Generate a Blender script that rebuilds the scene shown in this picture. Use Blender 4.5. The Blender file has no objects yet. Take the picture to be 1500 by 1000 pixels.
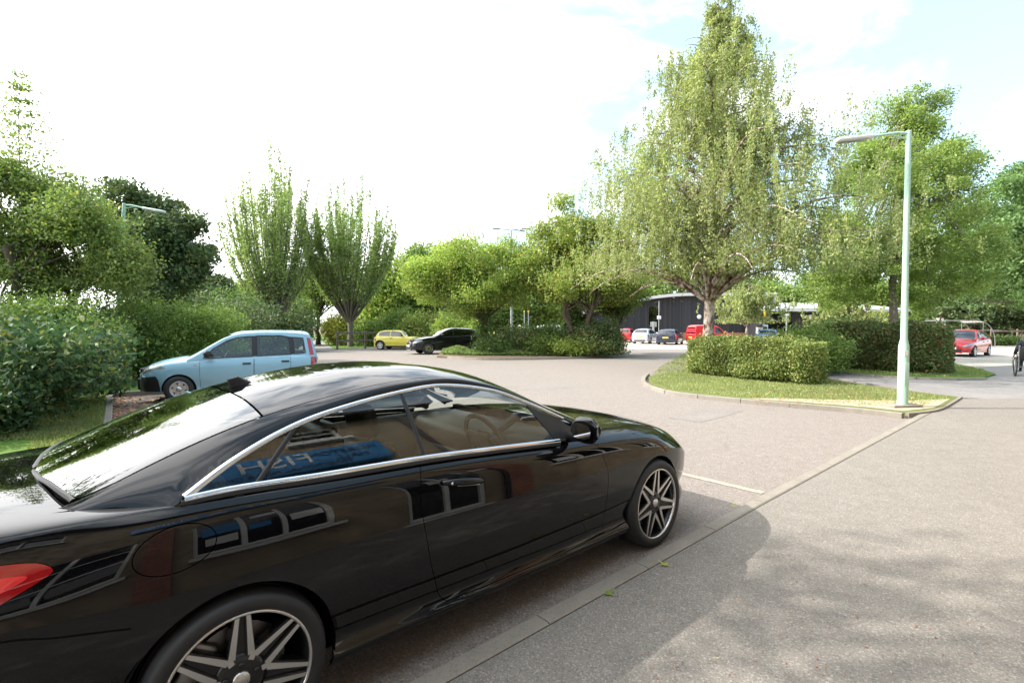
import bpy, bmesh, math, random
import numpy as np
from mathutils import Vector, Matrix
from mathutils.geometry import delaunay_2d_cdt

# ------------------------------------------------------------------ camera, world, sun, exposure
SC = bpy.context.scene
COL = SC.collection
F_PX, CAM_H, HORIZON = 740.0, 1.61, 479.0
PITCH = math.atan((500 - HORIZON) / F_PX)
cam_d = bpy.data.cameras.new("camera")
cam_d.sensor_width = 36.0
cam_d.lens = 36.0 * F_PX / 1500.0
cam_d.clip_start = 0.05
cam_d.clip_end = 3000
cam = bpy.data.objects.new("camera", cam_d)
COL.objects.link(cam)
cam.location = (0, 0, CAM_H)
cam.rotation_euler = (math.pi / 2 - PITCH, 0, 0)
SC.camera = cam

SUN_EL, SUN_AZ = math.radians(41), math.radians(-89)   # azimuth from +Y, clockwise positive
sun_dir = Vector((math.sin(SUN_AZ) * math.cos(SUN_EL), math.cos(SUN_AZ) * math.cos(SUN_EL), math.sin(SUN_EL)))
sl = bpy.data.lights.new("sun", 'SUN')
sl.energy = 3.6
sl.angle = math.radians(0.5)
sl.color = (1.0, 0.945, 0.86)
so = bpy.data.objects.new("sun", sl)
COL.objects.link(so)
so.rotation_euler = (-sun_dir).to_track_quat('-Z', 'Y').to_euler()

SC.view_settings.view_transform = 'Standard'
SC.view_settings.look = 'None'
SC.view_settings.exposure = 1.0
SC.view_settings.gamma = 1.0

W = bpy.data.worlds.new("World")
SC.world = W
W.use_nodes = True
nt = W.node_tree
for n_ in list(nt.nodes):
    nt.nodes.remove(n_)


def nd(t, typ, **kw):
    n = t.nodes.new(typ)
    for k, v in kw.items():
        if k == 'inp':
            for a, b in v.items():
                n.inputs[a].default_value = b
        else:
            setattr(n, k, v)
    return n


def mth(t, op, a, b=None, clamp=False):
    n = t.nodes.new('ShaderNodeMath')
    n.operation = op
    n.use_clamp = clamp
    for i, v in enumerate((a, b)):
        if v is None:
            continue
        if isinstance(v, (int, float)):
            n.inputs[i].default_value = v
        else:
            t.links.new(v, n.inputs[i])
    return n.outputs[0]


def world_nodes():
    t = nt
    out = nd(t, 'ShaderNodeOutputWorld')
    bg = nd(t, 'ShaderNodeBackground')
    bg.inputs['Strength'].default_value = 0.12
    sky = nd(t, 'ShaderNodeTexSky')
    sky.sky_type = 'NISHITA'
    sky.sun_disc = False
    sky.sun_elevation = SUN_EL
    sky.sun_rotation = SUN_AZ
    sky.air_density = 1.0
    sky.dust_density = 1.2
    tc = nd(t, 'ShaderNodeTexCoord')
    sep = nd(t, 'ShaderNodeSeparateXYZ')
    t.links.new(tc.outputs['Generated'], sep.inputs[0])
    z = mth(t, 'ADD', mth(t, 'MAXIMUM', sep.outputs[2], 0.0), 0.22)
    cx = mth(t, 'DIVIDE', sep.outputs[0], z)
    cy = mth(t, 'DIVIDE', sep.outputs[1], z)
    cmb = nd(t, 'ShaderNodeCombineXYZ')
    t.links.new(cx, cmb.inputs[0]); t.links.new(cy, cmb.inputs[1])
    n1 = nd(t, 'ShaderNodeTexNoise', inp={'Scale': 2.1, 'Detail': 10.0, 'Roughness': 0.60, 'Distortion': 0.7})
    t.links.new(cmb.outputs[0], n1.inputs['Vector'])
    # more cover ahead and towards the sun, breaks of blue behind and to the right
    dirw = mth(t, 'ADD', mth(t, 'MULTIPLY', sep.outputs[0], -0.20), mth(t, 'MULTIPLY', sep.outputs[1], 0.05))
    cov = mth(t, 'ADD', n1.outputs['Fac'], dirw)
    ramp = nd(t, 'ShaderNodeMapRange', interpolation_type='SMOOTHSTEP')
    ramp.inputs['From Min'].default_value = 0.42
    ramp.inputs['From Max'].default_value = 0.64
    t.links.new(cov, ramp.inputs['Value'])
    n2 = nd(t, 'ShaderNodeTexNoise', inp={'Scale': 2.3, 'Detail': 6.0, 'Roughness': 0.6})
    t.links.new(cmb.outputs[0], n2.inputs['Vector'])
    # cloud radiance: brighter near the sun
    dotn = nd(t, 'ShaderNodeVectorMath', operation='DOT_PRODUCT')
    t.links.new(tc.outputs['Generated'], dotn.inputs[0])
    dotn.inputs[1].default_value = sun_dir
    glow = mth(t, 'POWER', mth(t, 'MAXIMUM', mth(t, 'ADD', mth(t, 'MULTIPLY', dotn.outputs['Value'], 0.5), 0.5), 0.0), 3.0)
    lum = mth(t, 'ADD', mth(t, 'MULTIPLY', glow, 21.0), mth(t, 'ADD', 3.6, mth(t, 'MULTIPLY', n2.outputs['Fac'], 4.6)))
    cc = nd(t, 'ShaderNodeCombineColor')
    for i, k in enumerate((1.0, 1.0, 1.0)):
        t.links.new(mth(t, 'MULTIPLY', lum, k), cc.inputs[i])
    mx = nd(t, 'ShaderNodeMix', data_type='RGBA')
    t.links.new(ramp.outputs[0], mx.inputs[0])
    sk = nd(t, 'ShaderNodeVectorMath', operation='SCALE')
    sk.inputs['Scale'].default_value = 1.1
    t.links.new(sky.outputs[0], sk.inputs[0])
    hz = nd(t, 'ShaderNodeVectorMath', operation='ADD'); hz.inputs[1].default_value = (2.05, 2.7, 2.75)   # thin high veil over the blue
    t.links.new(sk.outputs[0], hz.inputs[0])
    t.links.new(hz.outputs[0], mx.inputs[6])
    t.links.new(cc.outputs[0], mx.inputs[7])
    t.links.new(mx.outputs[2], bg.inputs['Color'])
    t.links.new(bg.outputs[0], out.inputs[0])


world_nodes()
SC.cycles.max_bounces = 10
SC.cycles.diffuse_bounces = 6
SC.cycles.transparent_max_bounces = 16
SC.cycles.caustics_reflective = False
SC.cycles.caustics_refractive = False
SC.cycles.use_denoising = True
SC.cycles.sample_clamp_indirect = 6.0
rng = np.random.default_rng(7)


def at(px, py, z=0.0):
    """ground point (height z) seen at a pixel of the 1500x1000 photograph"""
    x = (px - 750) / F_PX; y = (500 - py) / F_PX
    c, s = math.cos(PITCH), math.sin(PITCH)
    d = (x, c + y * s, -s + y * c)
    t = (z - CAM_H) / d[2]
    return (d[0] * t, d[1] * t)


# ------------------------------------------------------------------ object helpers
def link(name, me, parent=None, mat=None):
    o = bpy.data.objects.new(name, me)
    COL.objects.link(o)
    if parent is not None:
        o.parent = parent
    if mat is not None:
        me.materials.append(mat)
    return o


def tag(o, label=None, cat=None, group=None, kind=None):
    if label: o['label'] = label
    if cat: o['category'] = cat
    if group: o['group'] = group
    if kind: o['kind'] = kind
    return o


def thing(name, label, cat, loc=(0, 0, 0), rotz=0.0, group=None):
    o = bpy.data.objects.new(name, None)
    o.empty_display_size = 0.2
    COL.objects.link(o)
    o.location = loc
    o.rotation_euler = (0, 0, rotz)
    return tag(o, label, cat, group)


def dup(root, loc, rotz, label=None, group=None, scale=None):
    r = root.copy(); COL.objects.link(r)
    r.location = loc; r.rotation_euler = (root.rotation_euler[0], root.rotation_euler[1], rotz)
    if scale is not None: r.scale = scale
    if label: r['label'] = label
    if group: r['group'] = group
    for ch in list(root.children):
        c = ch.copy(); COL.objects.link(c); c.parent = r
        for g in ch.children:
            d = g.copy(); COL.objects.link(d); d.parent = c
    return r


class MB:
    """collects simple solids; build() links them as one mesh"""
    def __init__(s):
        s.v, s.f, s.sm = [], [], []

    def add(s, vs, fs, smooth=False):
        b = len(s.v)
        s.v += [tuple(p) for p in vs]
        s.f += [tuple(i + b for i in f) for f in fs]
        s.sm += [smooth] * len(fs)
        return s

    def box(s, c, size, rz=0.0, bev=0.0, rot=None):
        hx, hy, hz = [k / 2 for k in size]
        R = Matrix.Rotation(rz, 3, 'Z') if rot is None else rot
        C = Vector(c)
        if bev <= 0:
            vs = [(sx * hx, sy * hy, sz * hz) for sz in (-1, 1) for sy in (-1, 1) for sx in (-1, 1)]
            fs = [(0, 2, 3, 1), (4, 5, 7, 6), (0, 1, 5, 4), (2, 6, 7, 3), (0, 4, 6, 2), (1, 3, 7, 5)]
            s.add([C + R @ Vector(v) for v in vs], fs)
        else:
            bm = bmesh.new()
            bmesh.ops.create_cube(bm, size=1)
            for v in bm.verts:
                v.co = Vector((v.co.x * 2 * hx, v.co.y * 2 * hy, v.co.z * 2 * hz))
            bmesh.ops.bevel(bm, geom=bm.edges[:], offset=bev, segments=2, affect='EDGES', profile=0.5)
            bm.verts.index_update()
            s.add([C + R @ v.co for v in bm.verts], [[v.index for v in f.verts] for f in bm.faces], True)
            bm.free()
        return s

    def tube(s, pts, rad, n=10, cap=True, smooth=True):
        pts = [Vector(p) for p in pts]
        if isinstance(rad, (int, float)): rad = [rad] * len(pts)
        rings = []
        prev = None
        for i, p in enumerate(pts):
            t = (pts[min(i + 1, len(pts) - 1)] - pts[max(i - 1, 0)])
            if t.length < 1e-9: t = Vector((0, 0, 1))
            t.normalize()
            if prev is None:
                a = Vector((1, 0, 0)) if abs(t.x) < 0.9 else Vector((0, 1, 0))
                e1 = t.cross(a).normalized()
            else:
                e1 = (prev - t * prev.dot(t))
                e1 = e1.normalized() if e1.length > 1e-6 else t.orthogonal().normalized()
            prev = e1
            e2 = t.cross(e1)
            rings.append([p + (e1 * math.cos(k * 2 * math.pi / n) + e2 * math.sin(k * 2 * math.pi / n)) * rad[i] for k in range(n)])
        vs = [q for r in rings for q in r]
        fs = []
        for i in range(len(pts) - 1):
            for k in range(n):
                a = i * n + k; b = i * n + (k + 1) % n
                fs.append((a, b, b + n, a + n))
        s.add(vs, fs, smooth)
        if cap:
            s.add(rings[0], [tuple(range(n))[::-1]]); s.add(rings[-1], [tuple(range(n))])
        return s

    def prism(s, poly, z0, z1, smooth=False):
        n = len(poly)
        vs = [(x, y, z0) for x, y in poly] + [(x, y, z1) for x, y in poly]
        fs = [tuple(range(n))[::-1], tuple(range(n, 2 * n))] + [(i, (i + 1) % n, n + (i + 1) % n, n + i) for i in range(n)]
        return s.add(vs, fs, smooth)

    def lathe(s, prof, axis_o=(0, 0, 0), axis='Z', n=24, smooth=True):
        vs, fs = [], []
        m = len(prof)
        for k in range(n):
            a = 2 * math.pi * k / n
            for r, h in prof:
                if axis == 'Z': p = (r * math.cos(a), r * math.sin(a), h)
                elif axis == 'Y': p = (r * math.sin(a), h, r * math.cos(a))
                else: p = (h, r * math.cos(a), r * math.sin(a))
                vs.append((p[0] + axis_o[0], p[1] + axis_o[1], p[2] + axis_o[2]))
        for k in range(n):
            k2 = (k + 1) % n
            for j in range(m - 1):
                fs.append((k * m + j, k2 * m + j, k2 * m + j + 1, k * m + j + 1))
        return s.add(vs, fs, smooth)

    def build(s, name, mat, parent=None, smooth=None):
        me = bpy.data.meshes.new(name)
        me.from_pydata(s.v, [], s.f)
        me.polygons.foreach_set('use_smooth', [bool(x) if smooth is None else smooth for x in s.sm])
        me.update()
        return link(name, me, parent, mat)


# ------------------------------------------------------------------ materials
def newmat(name):
    m = bpy.data.materials.new(name)
    m.use_nodes = True
    t = m.node_tree
    for n in list(t.nodes): t.nodes.remove(n)
    out = t.nodes.new('ShaderNodeOutputMaterial')
    return m, t, out


def pbr(name, col, rough=0.5, metal=0.0, coat=0.0, spec=0.5, noise=0.0, nscale=20.0, bump=0.0, emit=None):
    m, t, out = newmat(name)
    b = t.nodes.new('ShaderNodeBsdfPrincipled')
    b.inputs['Base Color'].default_value = (*col, 1)
    b.inputs['Roughness'].default_value = rough
    b.inputs['Metallic'].default_value = metal
    b.inputs['Coat Weight'].default_value = coat
    b.inputs['Coat Roughness'].default_value = 0.02
    b.inputs['Specular IOR Level'].default_value = spec
    if noise > 0 or bump > 0:
        tc = t.nodes.new('ShaderNodeTexCoord')
        n1 = nd(t, 'ShaderNodeTexNoise', inp={'Scale': nscale, 'Detail': 5.0, 'Roughness': 0.6})
        t.links.new(tc.outputs['Object'], n1.inputs['Vector'])
        mx = nd(t, 'ShaderNodeMix', data_type='RGBA')
        mx.inputs[6].default_value = (*[c * (1 - noise) for c in col], 1)
        mx.inputs[7].default_value = (*[min(1, c * (1 + noise)) for c in col], 1)
        t.links.new(n1.outputs['Fac'], mx.inputs[0])
        t.links.new(mx.outputs[2], b.inputs['Base Color'])
        if bump > 0:
            bp = nd(t, 'ShaderNodeBump', inp={'Strength': bump, 'Distance': 0.01})
            t.links.new(n1.outputs['Fac'], bp.inputs['Height'])
            t.links.new(bp.outputs[0], b.inputs['Normal'])
    t.links.new(b.outputs[0], out.inputs[0])
    return m


def glass_mat(name, tint=(0.72, 0.80, 0.76), ior=1.5):
    m, t, out = newmat(name)
    tr = t.nodes.new('ShaderNodeBsdfTransparent'); tr.inputs[0].default_value = (*tint, 1)
    gl = t.nodes.new('ShaderNodeBsdfGlossy'); gl.inputs['Roughness'].default_value = 0.0
    gl.inputs['Color'].default_value = (1, 1, 1, 1)
    fr = t.nodes.new('ShaderNodeFresnel'); fr.inputs['IOR'].default_value = ior
    mx = t.nodes.new('ShaderNodeMixShader')
    # two faces of the pane: nearly double the single-face reflection
    f2 = mth(t, 'MINIMUM', mth(t, 'MULTIPLY', fr.outputs[0], 1.85), 1.0)
    t.links.new(f2, mx.inputs[0]); t.links.new(tr.outputs[0], mx.inputs[1]); t.links.new(gl.outputs[0], mx.inputs[2])
    t.links.new(mx.outputs[0], out.inputs[0])
    return m


def paint(name, col, metal=0.0, rough=0.25, spec=0.4):
    m, t, out = newmat(name)
    b = t.nodes.new('ShaderNodeBsdfPrincipled')
    b.inputs['Base Color'].default_value = (*col, 1)
    b.inputs['Roughness'].default_value = rough
    b.inputs['Metallic'].default_value = metal
    b.inputs['Coat Weight'].default_value = 1.0
    b.inputs['Coat Roughness'].default_value = 0.012
    # road dust, thicker low down and in patches
    tc0 = t.nodes.new('ShaderNodeTexCoord'); sp0 = t.nodes.new('ShaderNodeSeparateXYZ'); t.links.new(tc0.outputs['Object'], sp0.inputs[0])
    dn = nd(t, 'ShaderNodeTexNoise', inp={'Scale': 9.0, 'Detail': 7.0, 'Roughness': 0.7}); t.links.new(tc0.outputs['Object'], dn.inputs['Vector'])
    dh = nd(t, 'ShaderNodeMapRange', inp={'From Min': 0.75, 'From Max': 0.20, 'To Min': 0.0, 'To Max': 0.015}); t.links.new(sp0.outputs[2], dh.inputs['Value'])
    df = mth(t, 'MULTIPLY', mth(t, 'ADD', dh.outputs[0], 0.003), mth(t, 'MULTIPLY', dn.outputs['Fac'], 1.6))
    dm = nd(t, 'ShaderNodeMix', data_type='RGBA'); dm.inputs[6].default_value = (*col, 1); dm.inputs[7].default_value = (.16, .145, .125, 1)
    t.links.new(df, dm.inputs[0]); t.links.new(dm.outputs[2], b.inputs['Base Color'])
    b.inputs['Coat IOR'].default_value = 1.46
    b.inputs['Specular IOR Level'].default_value = spec
    # faint road film: roughness varies a little over the panel
    tc = t.nodes.new('ShaderNodeTexCoord')
    n1 = nd(t, 'ShaderNodeTexNoise', inp={'Scale': 3.0, 'Detail': 6.0, 'Roughness': 0.65})
    t.links.new(tc.outputs['Object'], n1.inputs['Vector'])
    mr = nd(t, 'ShaderNodeMapRange', inp={'From Min': 0.35, 'From Max': 0.75, 'To Min': 0.008, 'To Max': 0.03})
    t.links.new(n1.outputs['Fac'], mr.inputs['Value'])
    t.links.new(mr.outputs[0], b.inputs['Coat Roughness'])
    t.links.new(b.outputs[0], out.inputs[0])
    return m


M = {}
M['black_paint'] = paint('black_paint', (0.0035, 0.0036, 0.0048), rough=0.4, spec=0.0)
M['glass'] = glass_mat('car_glass')
M['dark_glass'] = glass_mat('dark_glass', (0.16, 0.20, 0.19))
M['chrome'] = pbr('chrome', (0.82, 0.82, 0.84), 0.10, 1.0)
M['mirror'] = pbr('mirror_silver', (0.42, 0.43, 0.45), 0.03, 1.0)
M['rubber'] = pbr('rubber', (0.018, 0.018, 0.019), 0.62, noise=0.25, nscale=40)
M['black_plastic'] = pbr('black_plastic', (0.012, 0.012, 0.013), 0.45)
M['gloss_black'] = pbr('gloss_black', (0.006, 0.006, 0.007), 0.08)
M['cavity'] = pbr('cavity', (0.004, 0.004, 0.004), 0.9, spec=0.1)
M['alloy'] = pbr('machined_alloy', (0.66, 0.64, 0.62), 0.24, 1.0)
M['alloy_dark'] = pbr('dark_alloy', (0.012, 0.012, 0.013), 0.22)
M['alloy_silver'] = pbr('silver_alloy', (0.55, 0.55, 0.55), 0.32, 0.85)
M['steel'] = pbr('brake_steel', (0.30, 0.29, 0.28), 0.4, 0.9)
M['leather'] = pbr('black_leather', (0.03, 0.029, 0.028), 0.5, noise=0.2, bump=0.1)
M['beige_trim'] = pbr('grey_trim', (0.22, 0.22, 0.21), 0.7)
M['red_lamp'] = pbr('red_lamp', (0.33, 0.008, 0.010), 0.06, coat=1.0)
M['red_lamp_light'] = pbr('red_lamp_light', (0.72, 0.03, 0.03), 0.15, coat=1.0)
M['lamp_glass'] = pbr('lamp_glass', (0.34, 0.35, 0.36), 0.12, 0.5, coat=1.0)
M['white_plate'] = pbr('white_plate', (0.75, 0.75, 0.73), 0.4)
M['yellow_plate'] = pbr('yellow_plate', (0.80, 0.58, 0.05), 0.4)
# ------------------------------------------------------------------ car body surfaces
def pchip(xk, yk, x):
    xk = np.asarray(xk, float); yk = np.asarray(yk, float)
    h = np.diff(xk); d = np.diff(yk) / h
    m = np.zeros_like(yk)
    for i in range(1, len(xk) - 1):
        if d[i - 1] * d[i] > 0:
            w1, w2 = 2 * h[i] + h[i - 1], h[i] + 2 * h[i - 1]
            m[i] = (w1 + w2) / (w1 / d[i - 1] + w2 / d[i])
    m[0], m[-1] = d[0], d[-1]
    x = np.clip(x, xk[0], xk[-1])
    i = np.clip(np.searchsorted(xk, x) - 1, 0, len(h) - 1)
    t = (x - xk[i]) / h[i]
    return ((2 * t**3 - 3 * t**2 + 1) * yk[i] + (t**3 - 2 * t**2 + t) * h[i] * m[i]
            + (-2 * t**3 + 3 * t**2) * yk[i + 1] + (t**3 - t**2) * h[i] * m[i + 1])


class Curve:
    """smooth function of x through knots"""
    def __init__(s, knots, smooth=0.10):
        k = sorted(knots)
        s.x = np.linspace(k[0][0], k[-1][0], 900)
        y = pchip([a for a, _ in k], [b for _, b in k], s.x)
        n = max(1, int(smooth / (s.x[1] - s.x[0]) / 2))
        ker = np.ones(2 * n + 1) / (2 * n + 1)
        for _ in range(2):
            # reflect about the end values so the ends stay put
            yp = np.concatenate([2 * y[0] - y[n:0:-1], y, 2 * y[-1] - y[-2:-n - 2:-1]])
            y = np.convolve(yp, ker, 'valid')
        s.y = y

    def __call__(s, x):
        return np.interp(x, s.x, s.y)


def spline_basis(m):
    """natural cubic spline second-derivative operator for m uniform knots"""
    A = np.zeros((m, m)); B = np.zeros((m, m))
    A[0, 0] = A[-1, -1] = 1
    for i in range(1, m - 1):
        A[i, i - 1:i + 2] = (1, 4, 1)
        B[i, i - 1:i + 2] = (6, -12, 6)
    return np.linalg.solve(A, B)


class Surf:
    """x -> section; v runs from the bottom (0) to the centre line (1..m-1), right half (w>0)"""
    def __init__(s, wc, zc):
        s.wc, s.zc = wc, zc
        s.m = len(wc)
        s.S = spline_basis(s.m)

    def __call__(s, x, v):
        x = np.asarray(x, float); v = np.clip(np.asarray(v, float), 0, s.m - 1)
        Wc = np.stack([f(x) for f in s.wc], -1); Zc = np.stack([f(x) for f in s.zc], -1)
        out = []
        i = np.clip(v.astype(int), 0, s.m - 2); t = v - i
        for C in (Wc, Zc):
            D = C @ s.S.T
            g = lambda Q, k: np.take_along_axis(Q, k[..., None], -1)[..., 0]
            a, b, c, d = g(C, i), g(C, i + 1), g(D, i), g(D, i + 1)
            out.append((1 - t) * a + t * b + ((1 - t)**3 - (1 - t)) * c / 6 + (t**3 - t) * d / 6)
        if getattr(s, 'fix', None) is not None:
            # the side glass follows one exact sheet up to the roof edge
            k = np.clip((2.25 - v) / .2, 0, 1); k = k * k * (3 - 2 * k)
            out[0] = out[0] + (s.fix(x + 0 * v, out[1], out[0]) - out[0]) * k
        return np.stack([x + 0 * v, out[0], out[1]], -1)

    def normal(s, x, v):
        e = 2e-3
        px = s(x + e, v) - s(x - e, v)
        v1, v0 = np.minimum(v + .01, s.m - 1), np.maximum(v - .01, 0)
        pv = s(x, v1) - s(x, v0)
        n = np.cross(px, pv)
        ln = np.linalg.norm(n, axis=-1, keepdims=True)
        n = n / np.maximum(ln, 1e-12)
        # outward: away from the centre line / up
        top = np.asarray(v) >= s.m - 1 - 1e-6
        n[top, 1] = 0
        n[top] /= np.linalg.norm(n[top], axis=-1, keepdims=True) + 1e-12
        flip = (n[..., 1] * 1.0 + n[..., 2] * 0.6) < 0
        n[flip] *= -1
        return n

    def v_at_z(s, x, z, v0, v1):
        vv = np.linspace(v0, v1, 300)
        zz = s(np.full(300, x), vv)[:, 2]
        return float(np.interp(z, np.maximum.accumulate(zz), vv))

    def v_at_w(s, x, w, v0, v1):
        vv = np.linspace(v0, v1, 300)
        ww = s(np.full(300, x), vv)[:, 1]
        return float(np.interp(-w, np.maximum.accumulate(-ww), vv))


def dens(pts, step=0.03, closed=True):
    """straight-line resample of a 2-D outline"""
    out = []
    n = len(pts)
    for i in range(n if closed else n - 1):
        a, b = np.array(pts[i], float), np.array(pts[(i + 1) % n], float)
        k = max(1, int(np.hypot(*(b - a)) / step))
        for j in range(k):
            out.append(tuple(a + (b - a) * j / k))
    if not closed: out.append(tuple(pts[-1]))
    return out


def smooth_line(pts, n=24):
    """Catmull-Rom through points"""
    P = [np.array(p, float) for p in pts]
    P = [2 * P[0] - P[1]] + P + [2 * P[-1] - P[-2]]
    out = []
    for i in range(1, len(P) - 2):
        for j in range(n):
            t = j / n
            a, b, c, d = P[i - 1], P[i], P[i + 1], P[i + 2]
            out.append(tuple(0.5 * ((2 * b) + (c - a) * t + (2 * a - 5 * b + 4 * c - d) * t * t + (3 * b - a - 3 * c + d) * t**3)))
    out.append(tuple(P[-2]))
    return out


def arc(cx, cz, r, a0, a1, n=28):
    return [(cx + r * math.cos(math.radians(a0 + (a1 - a0) * i / n)), cz + r * math.sin(math.radians(a0 + (a1 - a0) * i / n))) for i in range(n + 1)]


def inside(poly, P):
    x, y = P[:, 0], P[:, 1]
    c = np.zeros(len(P), bool)
    q = np.asarray(poly)
    j = len(q) - 1
    for i in range(len(q)):
        xi, yi, xj, yj = q[i, 0], q[i, 1], q[j, 0], q[j, 1]
        if yi != yj:
            k = ((yi > y) != (yj > y)) & (x < (xj - xi) * (y - yi) / (yj - yi) + xi)
            c ^= k
        j = i
    return c


def shrink(poly, d):
    """offset a closed outline inwards by d (outwards if negative)"""
    P = np.asarray(poly, float)
    area = 0.5 * np.sum(P[:, 0] * np.roll(P[:, 1], -1) - np.roll(P[:, 0], -1) * P[:, 1])
    sg = 1 if area > 0 else -1
    a = P - np.roll(P, 1, 0); b = np.roll(P, -1, 0) - P
    na = np.stack([-a[:, 1], a[:, 0]], 1); nb = np.stack([-b[:, 1], b[:, 0]], 1)
    na /= np.linalg.norm(na, axis=1, keepdims=True) + 1e-12; nb /= np.linalg.norm(nb, axis=1, keepdims=True) + 1e-12
    n = na + nb
    l2 = np.maximum((n**2).sum(1, keepdims=True), 0.6)
    return [tuple(p) for p in P + sg * 2 * n / l2 * d]


class Body:
    def __init__(s, A, sideA, B=None, sideB=None, topA=None, topB=None, step=0.03):
        s.A, s.B = A, B
        s.rA, s.rB = sideA, sideB      # (v0, v1) where z is monotone, for side outlines
        s.tA, s.tB = topA, topB
        s.step = step

    def dom(s, which, pts):
        """outline points: (x, z) on the side, or (x, w, 't') on top -> (x, v)"""
        S = s.A if which == 'A' else s.B
        r = s.rA if which == 'A' else s.rB
        tt = s.tA if which == 'A' else s.tB
        out = []
        for p in pts:
            if len(p) == 3:
                if p[2] == 't': out.append((p[0], S.v_at_w(p[0], p[1], *tt)))
                else: out.append((p[0], p[1]))
            else: out.append((p[0], S.v_at_z(p[0], p[1], *r)))
        return out

    def patch(s, name, mat, which, outer, holes=(), parent=None, side=1, join=False, off=0.0, skirt=0.012, step=None, domain=False):
        """one body panel; side=+1 right, -1 left, join=True both halves in one mesh"""
        S = s.A if which == 'A' else s.B
        step = step or s.step
        loops = [list(outer)] + [list(h) for h in holes]
        if not domain: loops = [s.dom(which, l) for l in loops]
        vs = step / 0.12          # v units per metre are about 8
        pts, edges = [], []
        for l in loops:
            b = len(pts); n = len(l)
            pts += [(p[0], p[1] * 0.12) for p in l]
            edges += [(b + i, b + (i + 1) % n) for i in range(n)]
        P = np.array(pts)
        lo, hi = P.min(0), P.max(0)
        gx = np.arange(lo[0] + step * .5, hi[0], step); gy = np.arange(lo[1] + step * .5, hi[1], step)
        G = np.array([(a, c) for i, a in enumerate(gx) for c in (gy + (step * .5 if i % 2 else 0))]) if len(gx) and len(gy) else np.zeros((0, 2))
        if len(G):
            ok = np.zeros(len(G), bool)
            for l in loops: ok ^= inside([(p[0], p[1] * 0.12) for p in l], G)
            # keep clear of the outline
            G = G[ok]
            if len(G):
                dmin = np.full(len(G), 9.0)
                for q in P: dmin = np.minimum(dmin, (G[:, 0] - q[0])**2 + (G[:, 1] - q[1])**2)
                G = G[dmin > (0.4 * step)**2]
        allp = [Vector(p) for p in pts] + [Vector(p) for p in G]
        r = delaunay_2d_cdt(allp, edges, [], 0, 1e-7)
        V = np.array([(p.x, p.y) for p in r[0]])
        T = np.array([f for f in r[2] if len(f) == 3])
        cen = V[T].mean(1)
        ok = np.zeros(len(T), bool)
        for l in loops: ok ^= inside([(p[0], p[1] * 0.12) for p in l], cen)
        T = T[ok]
        x, v = V[:, 0], V[:, 1] / 0.12
        Q = S(x, v); N = S.normal(x, v)
        if off: Q = Q + N * off
        # boundary edges
        ec = {}
        for t in T:
            for a, b2 in ((t[0], t[1]), (t[1], t[2]), (t[2], t[0])):
                ec.setdefault((min(a, b2), max(a, b2)), []).append((a, b2))
        bd = [e[0] for e in ec.values() if len(e) == 1]
        if join: bd = [(a, b2) for a, b2 in bd if not (Q[a, 1] < 1e-4 and Q[b2, 1] < 1e-4)]
        verts, faces, nors = [], [], []

        def emit(sd):
            b0 = len(verts)
            for p in Q: verts.append((p[0], -p[1] * sd, p[2]))   # car frame: +y is left
            for t in T:
                tt = tuple(t)
                # final orientation check with the mirrored normal
                q = [np.array(verts[b0 + i]) for i in tt]
                nn = np.array((N[t[0]][0], -N[t[0]][1] * sd, N[t[0]][2]))
                if np.dot(np.cross(q[1] - q[0], q[2] - q[0]), nn) < 0: tt = tt[::-1]
                faces.append(tuple(b0 + i for i in tt))
                nors.extend([(N[i][0], -N[i][1] * sd, N[i][2]) for i in tt])
            if skirt > 0:
                for a, b2 in bd:
                    k = len(verts)
                    pa, pb = Q[a] - N[a] * skirt, Q[b2] - N[b2] * skirt
                    for p in (Q[a], Q[b2], pb, pa): verts.append((p[0], -p[1] * sd, p[2]))
                    f = (k, k + 1, k + 2, k + 3)
                    q = [np.array(verts[i]) for i in f]
                    n = np.cross(q[1] - q[0], q[2] - q[0]); n /= np.linalg.norm(n) + 1e-12
                    faces.append(f); nors.extend([tuple(n)] * 4)
        if join: emit(1); emit(-1)
        else: emit(side)
        me = bpy.data.meshes.new(name)
        me.from_pydata(verts, [], faces)
        me.polygons.foreach_set('use_smooth', [True] * len(faces))
        me.update()
        me.normals_split_custom_set([Vector(n) for n in nors])
        return link(name, me, parent, mat)

    def strip(s, name, mat, which, line, width, parent=None, side=1, lift=0.003, domain=False, round_=0.004, closed=False):
        """trim of half-round section along a line on the surface"""
        S = s.A if which == 'A' else s.B
        d = line if domain else s.dom(which, line)
        x = np.array([p[0] for p in d]); v = np.array([p[1] for p in d])
        P = S(x, v); N = S.normal(x, v)
        if closed: T = np.roll(P, -1, 0) - np.roll(P, 1, 0)
        else: T = np.gradient(P, axis=0)
        T /= np.linalg.norm(T, axis=1, keepdims=True) + 1e-12
        Bn = np.cross(N, T)
        wd = np.asarray(width if not isinstance(width, (int, float)) else [width] * len(P))[:, None]
        prof = [(-.5, -.006), (-.5, lift), (-.3, lift + round_ * .8), (0, lift + round_), (.3, lift + round_ * .8), (.5, lift), (.5, -.006)]
        R = [P + Bn * wd * a + N * h for a, h in prof]
        m = len(prof); n = len(P)
        vs = [(R[j][i][0], -R[j][i][1] * side, R[j][i][2]) for i in range(n) for j in range(m)]
        fs = []
        for i in range(n if closed else n - 1):
            i2 = (i + 1) % n
            for j in range(m - 1):
                f = (i * m + j, i * m + j + 1, i2 * m + j + 1, i2 * m + j)
                fs.append(f if side < 0 else f[::-1])
        b = MB().add(vs, fs, True)
        return b.build(name, mat, parent)


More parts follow.
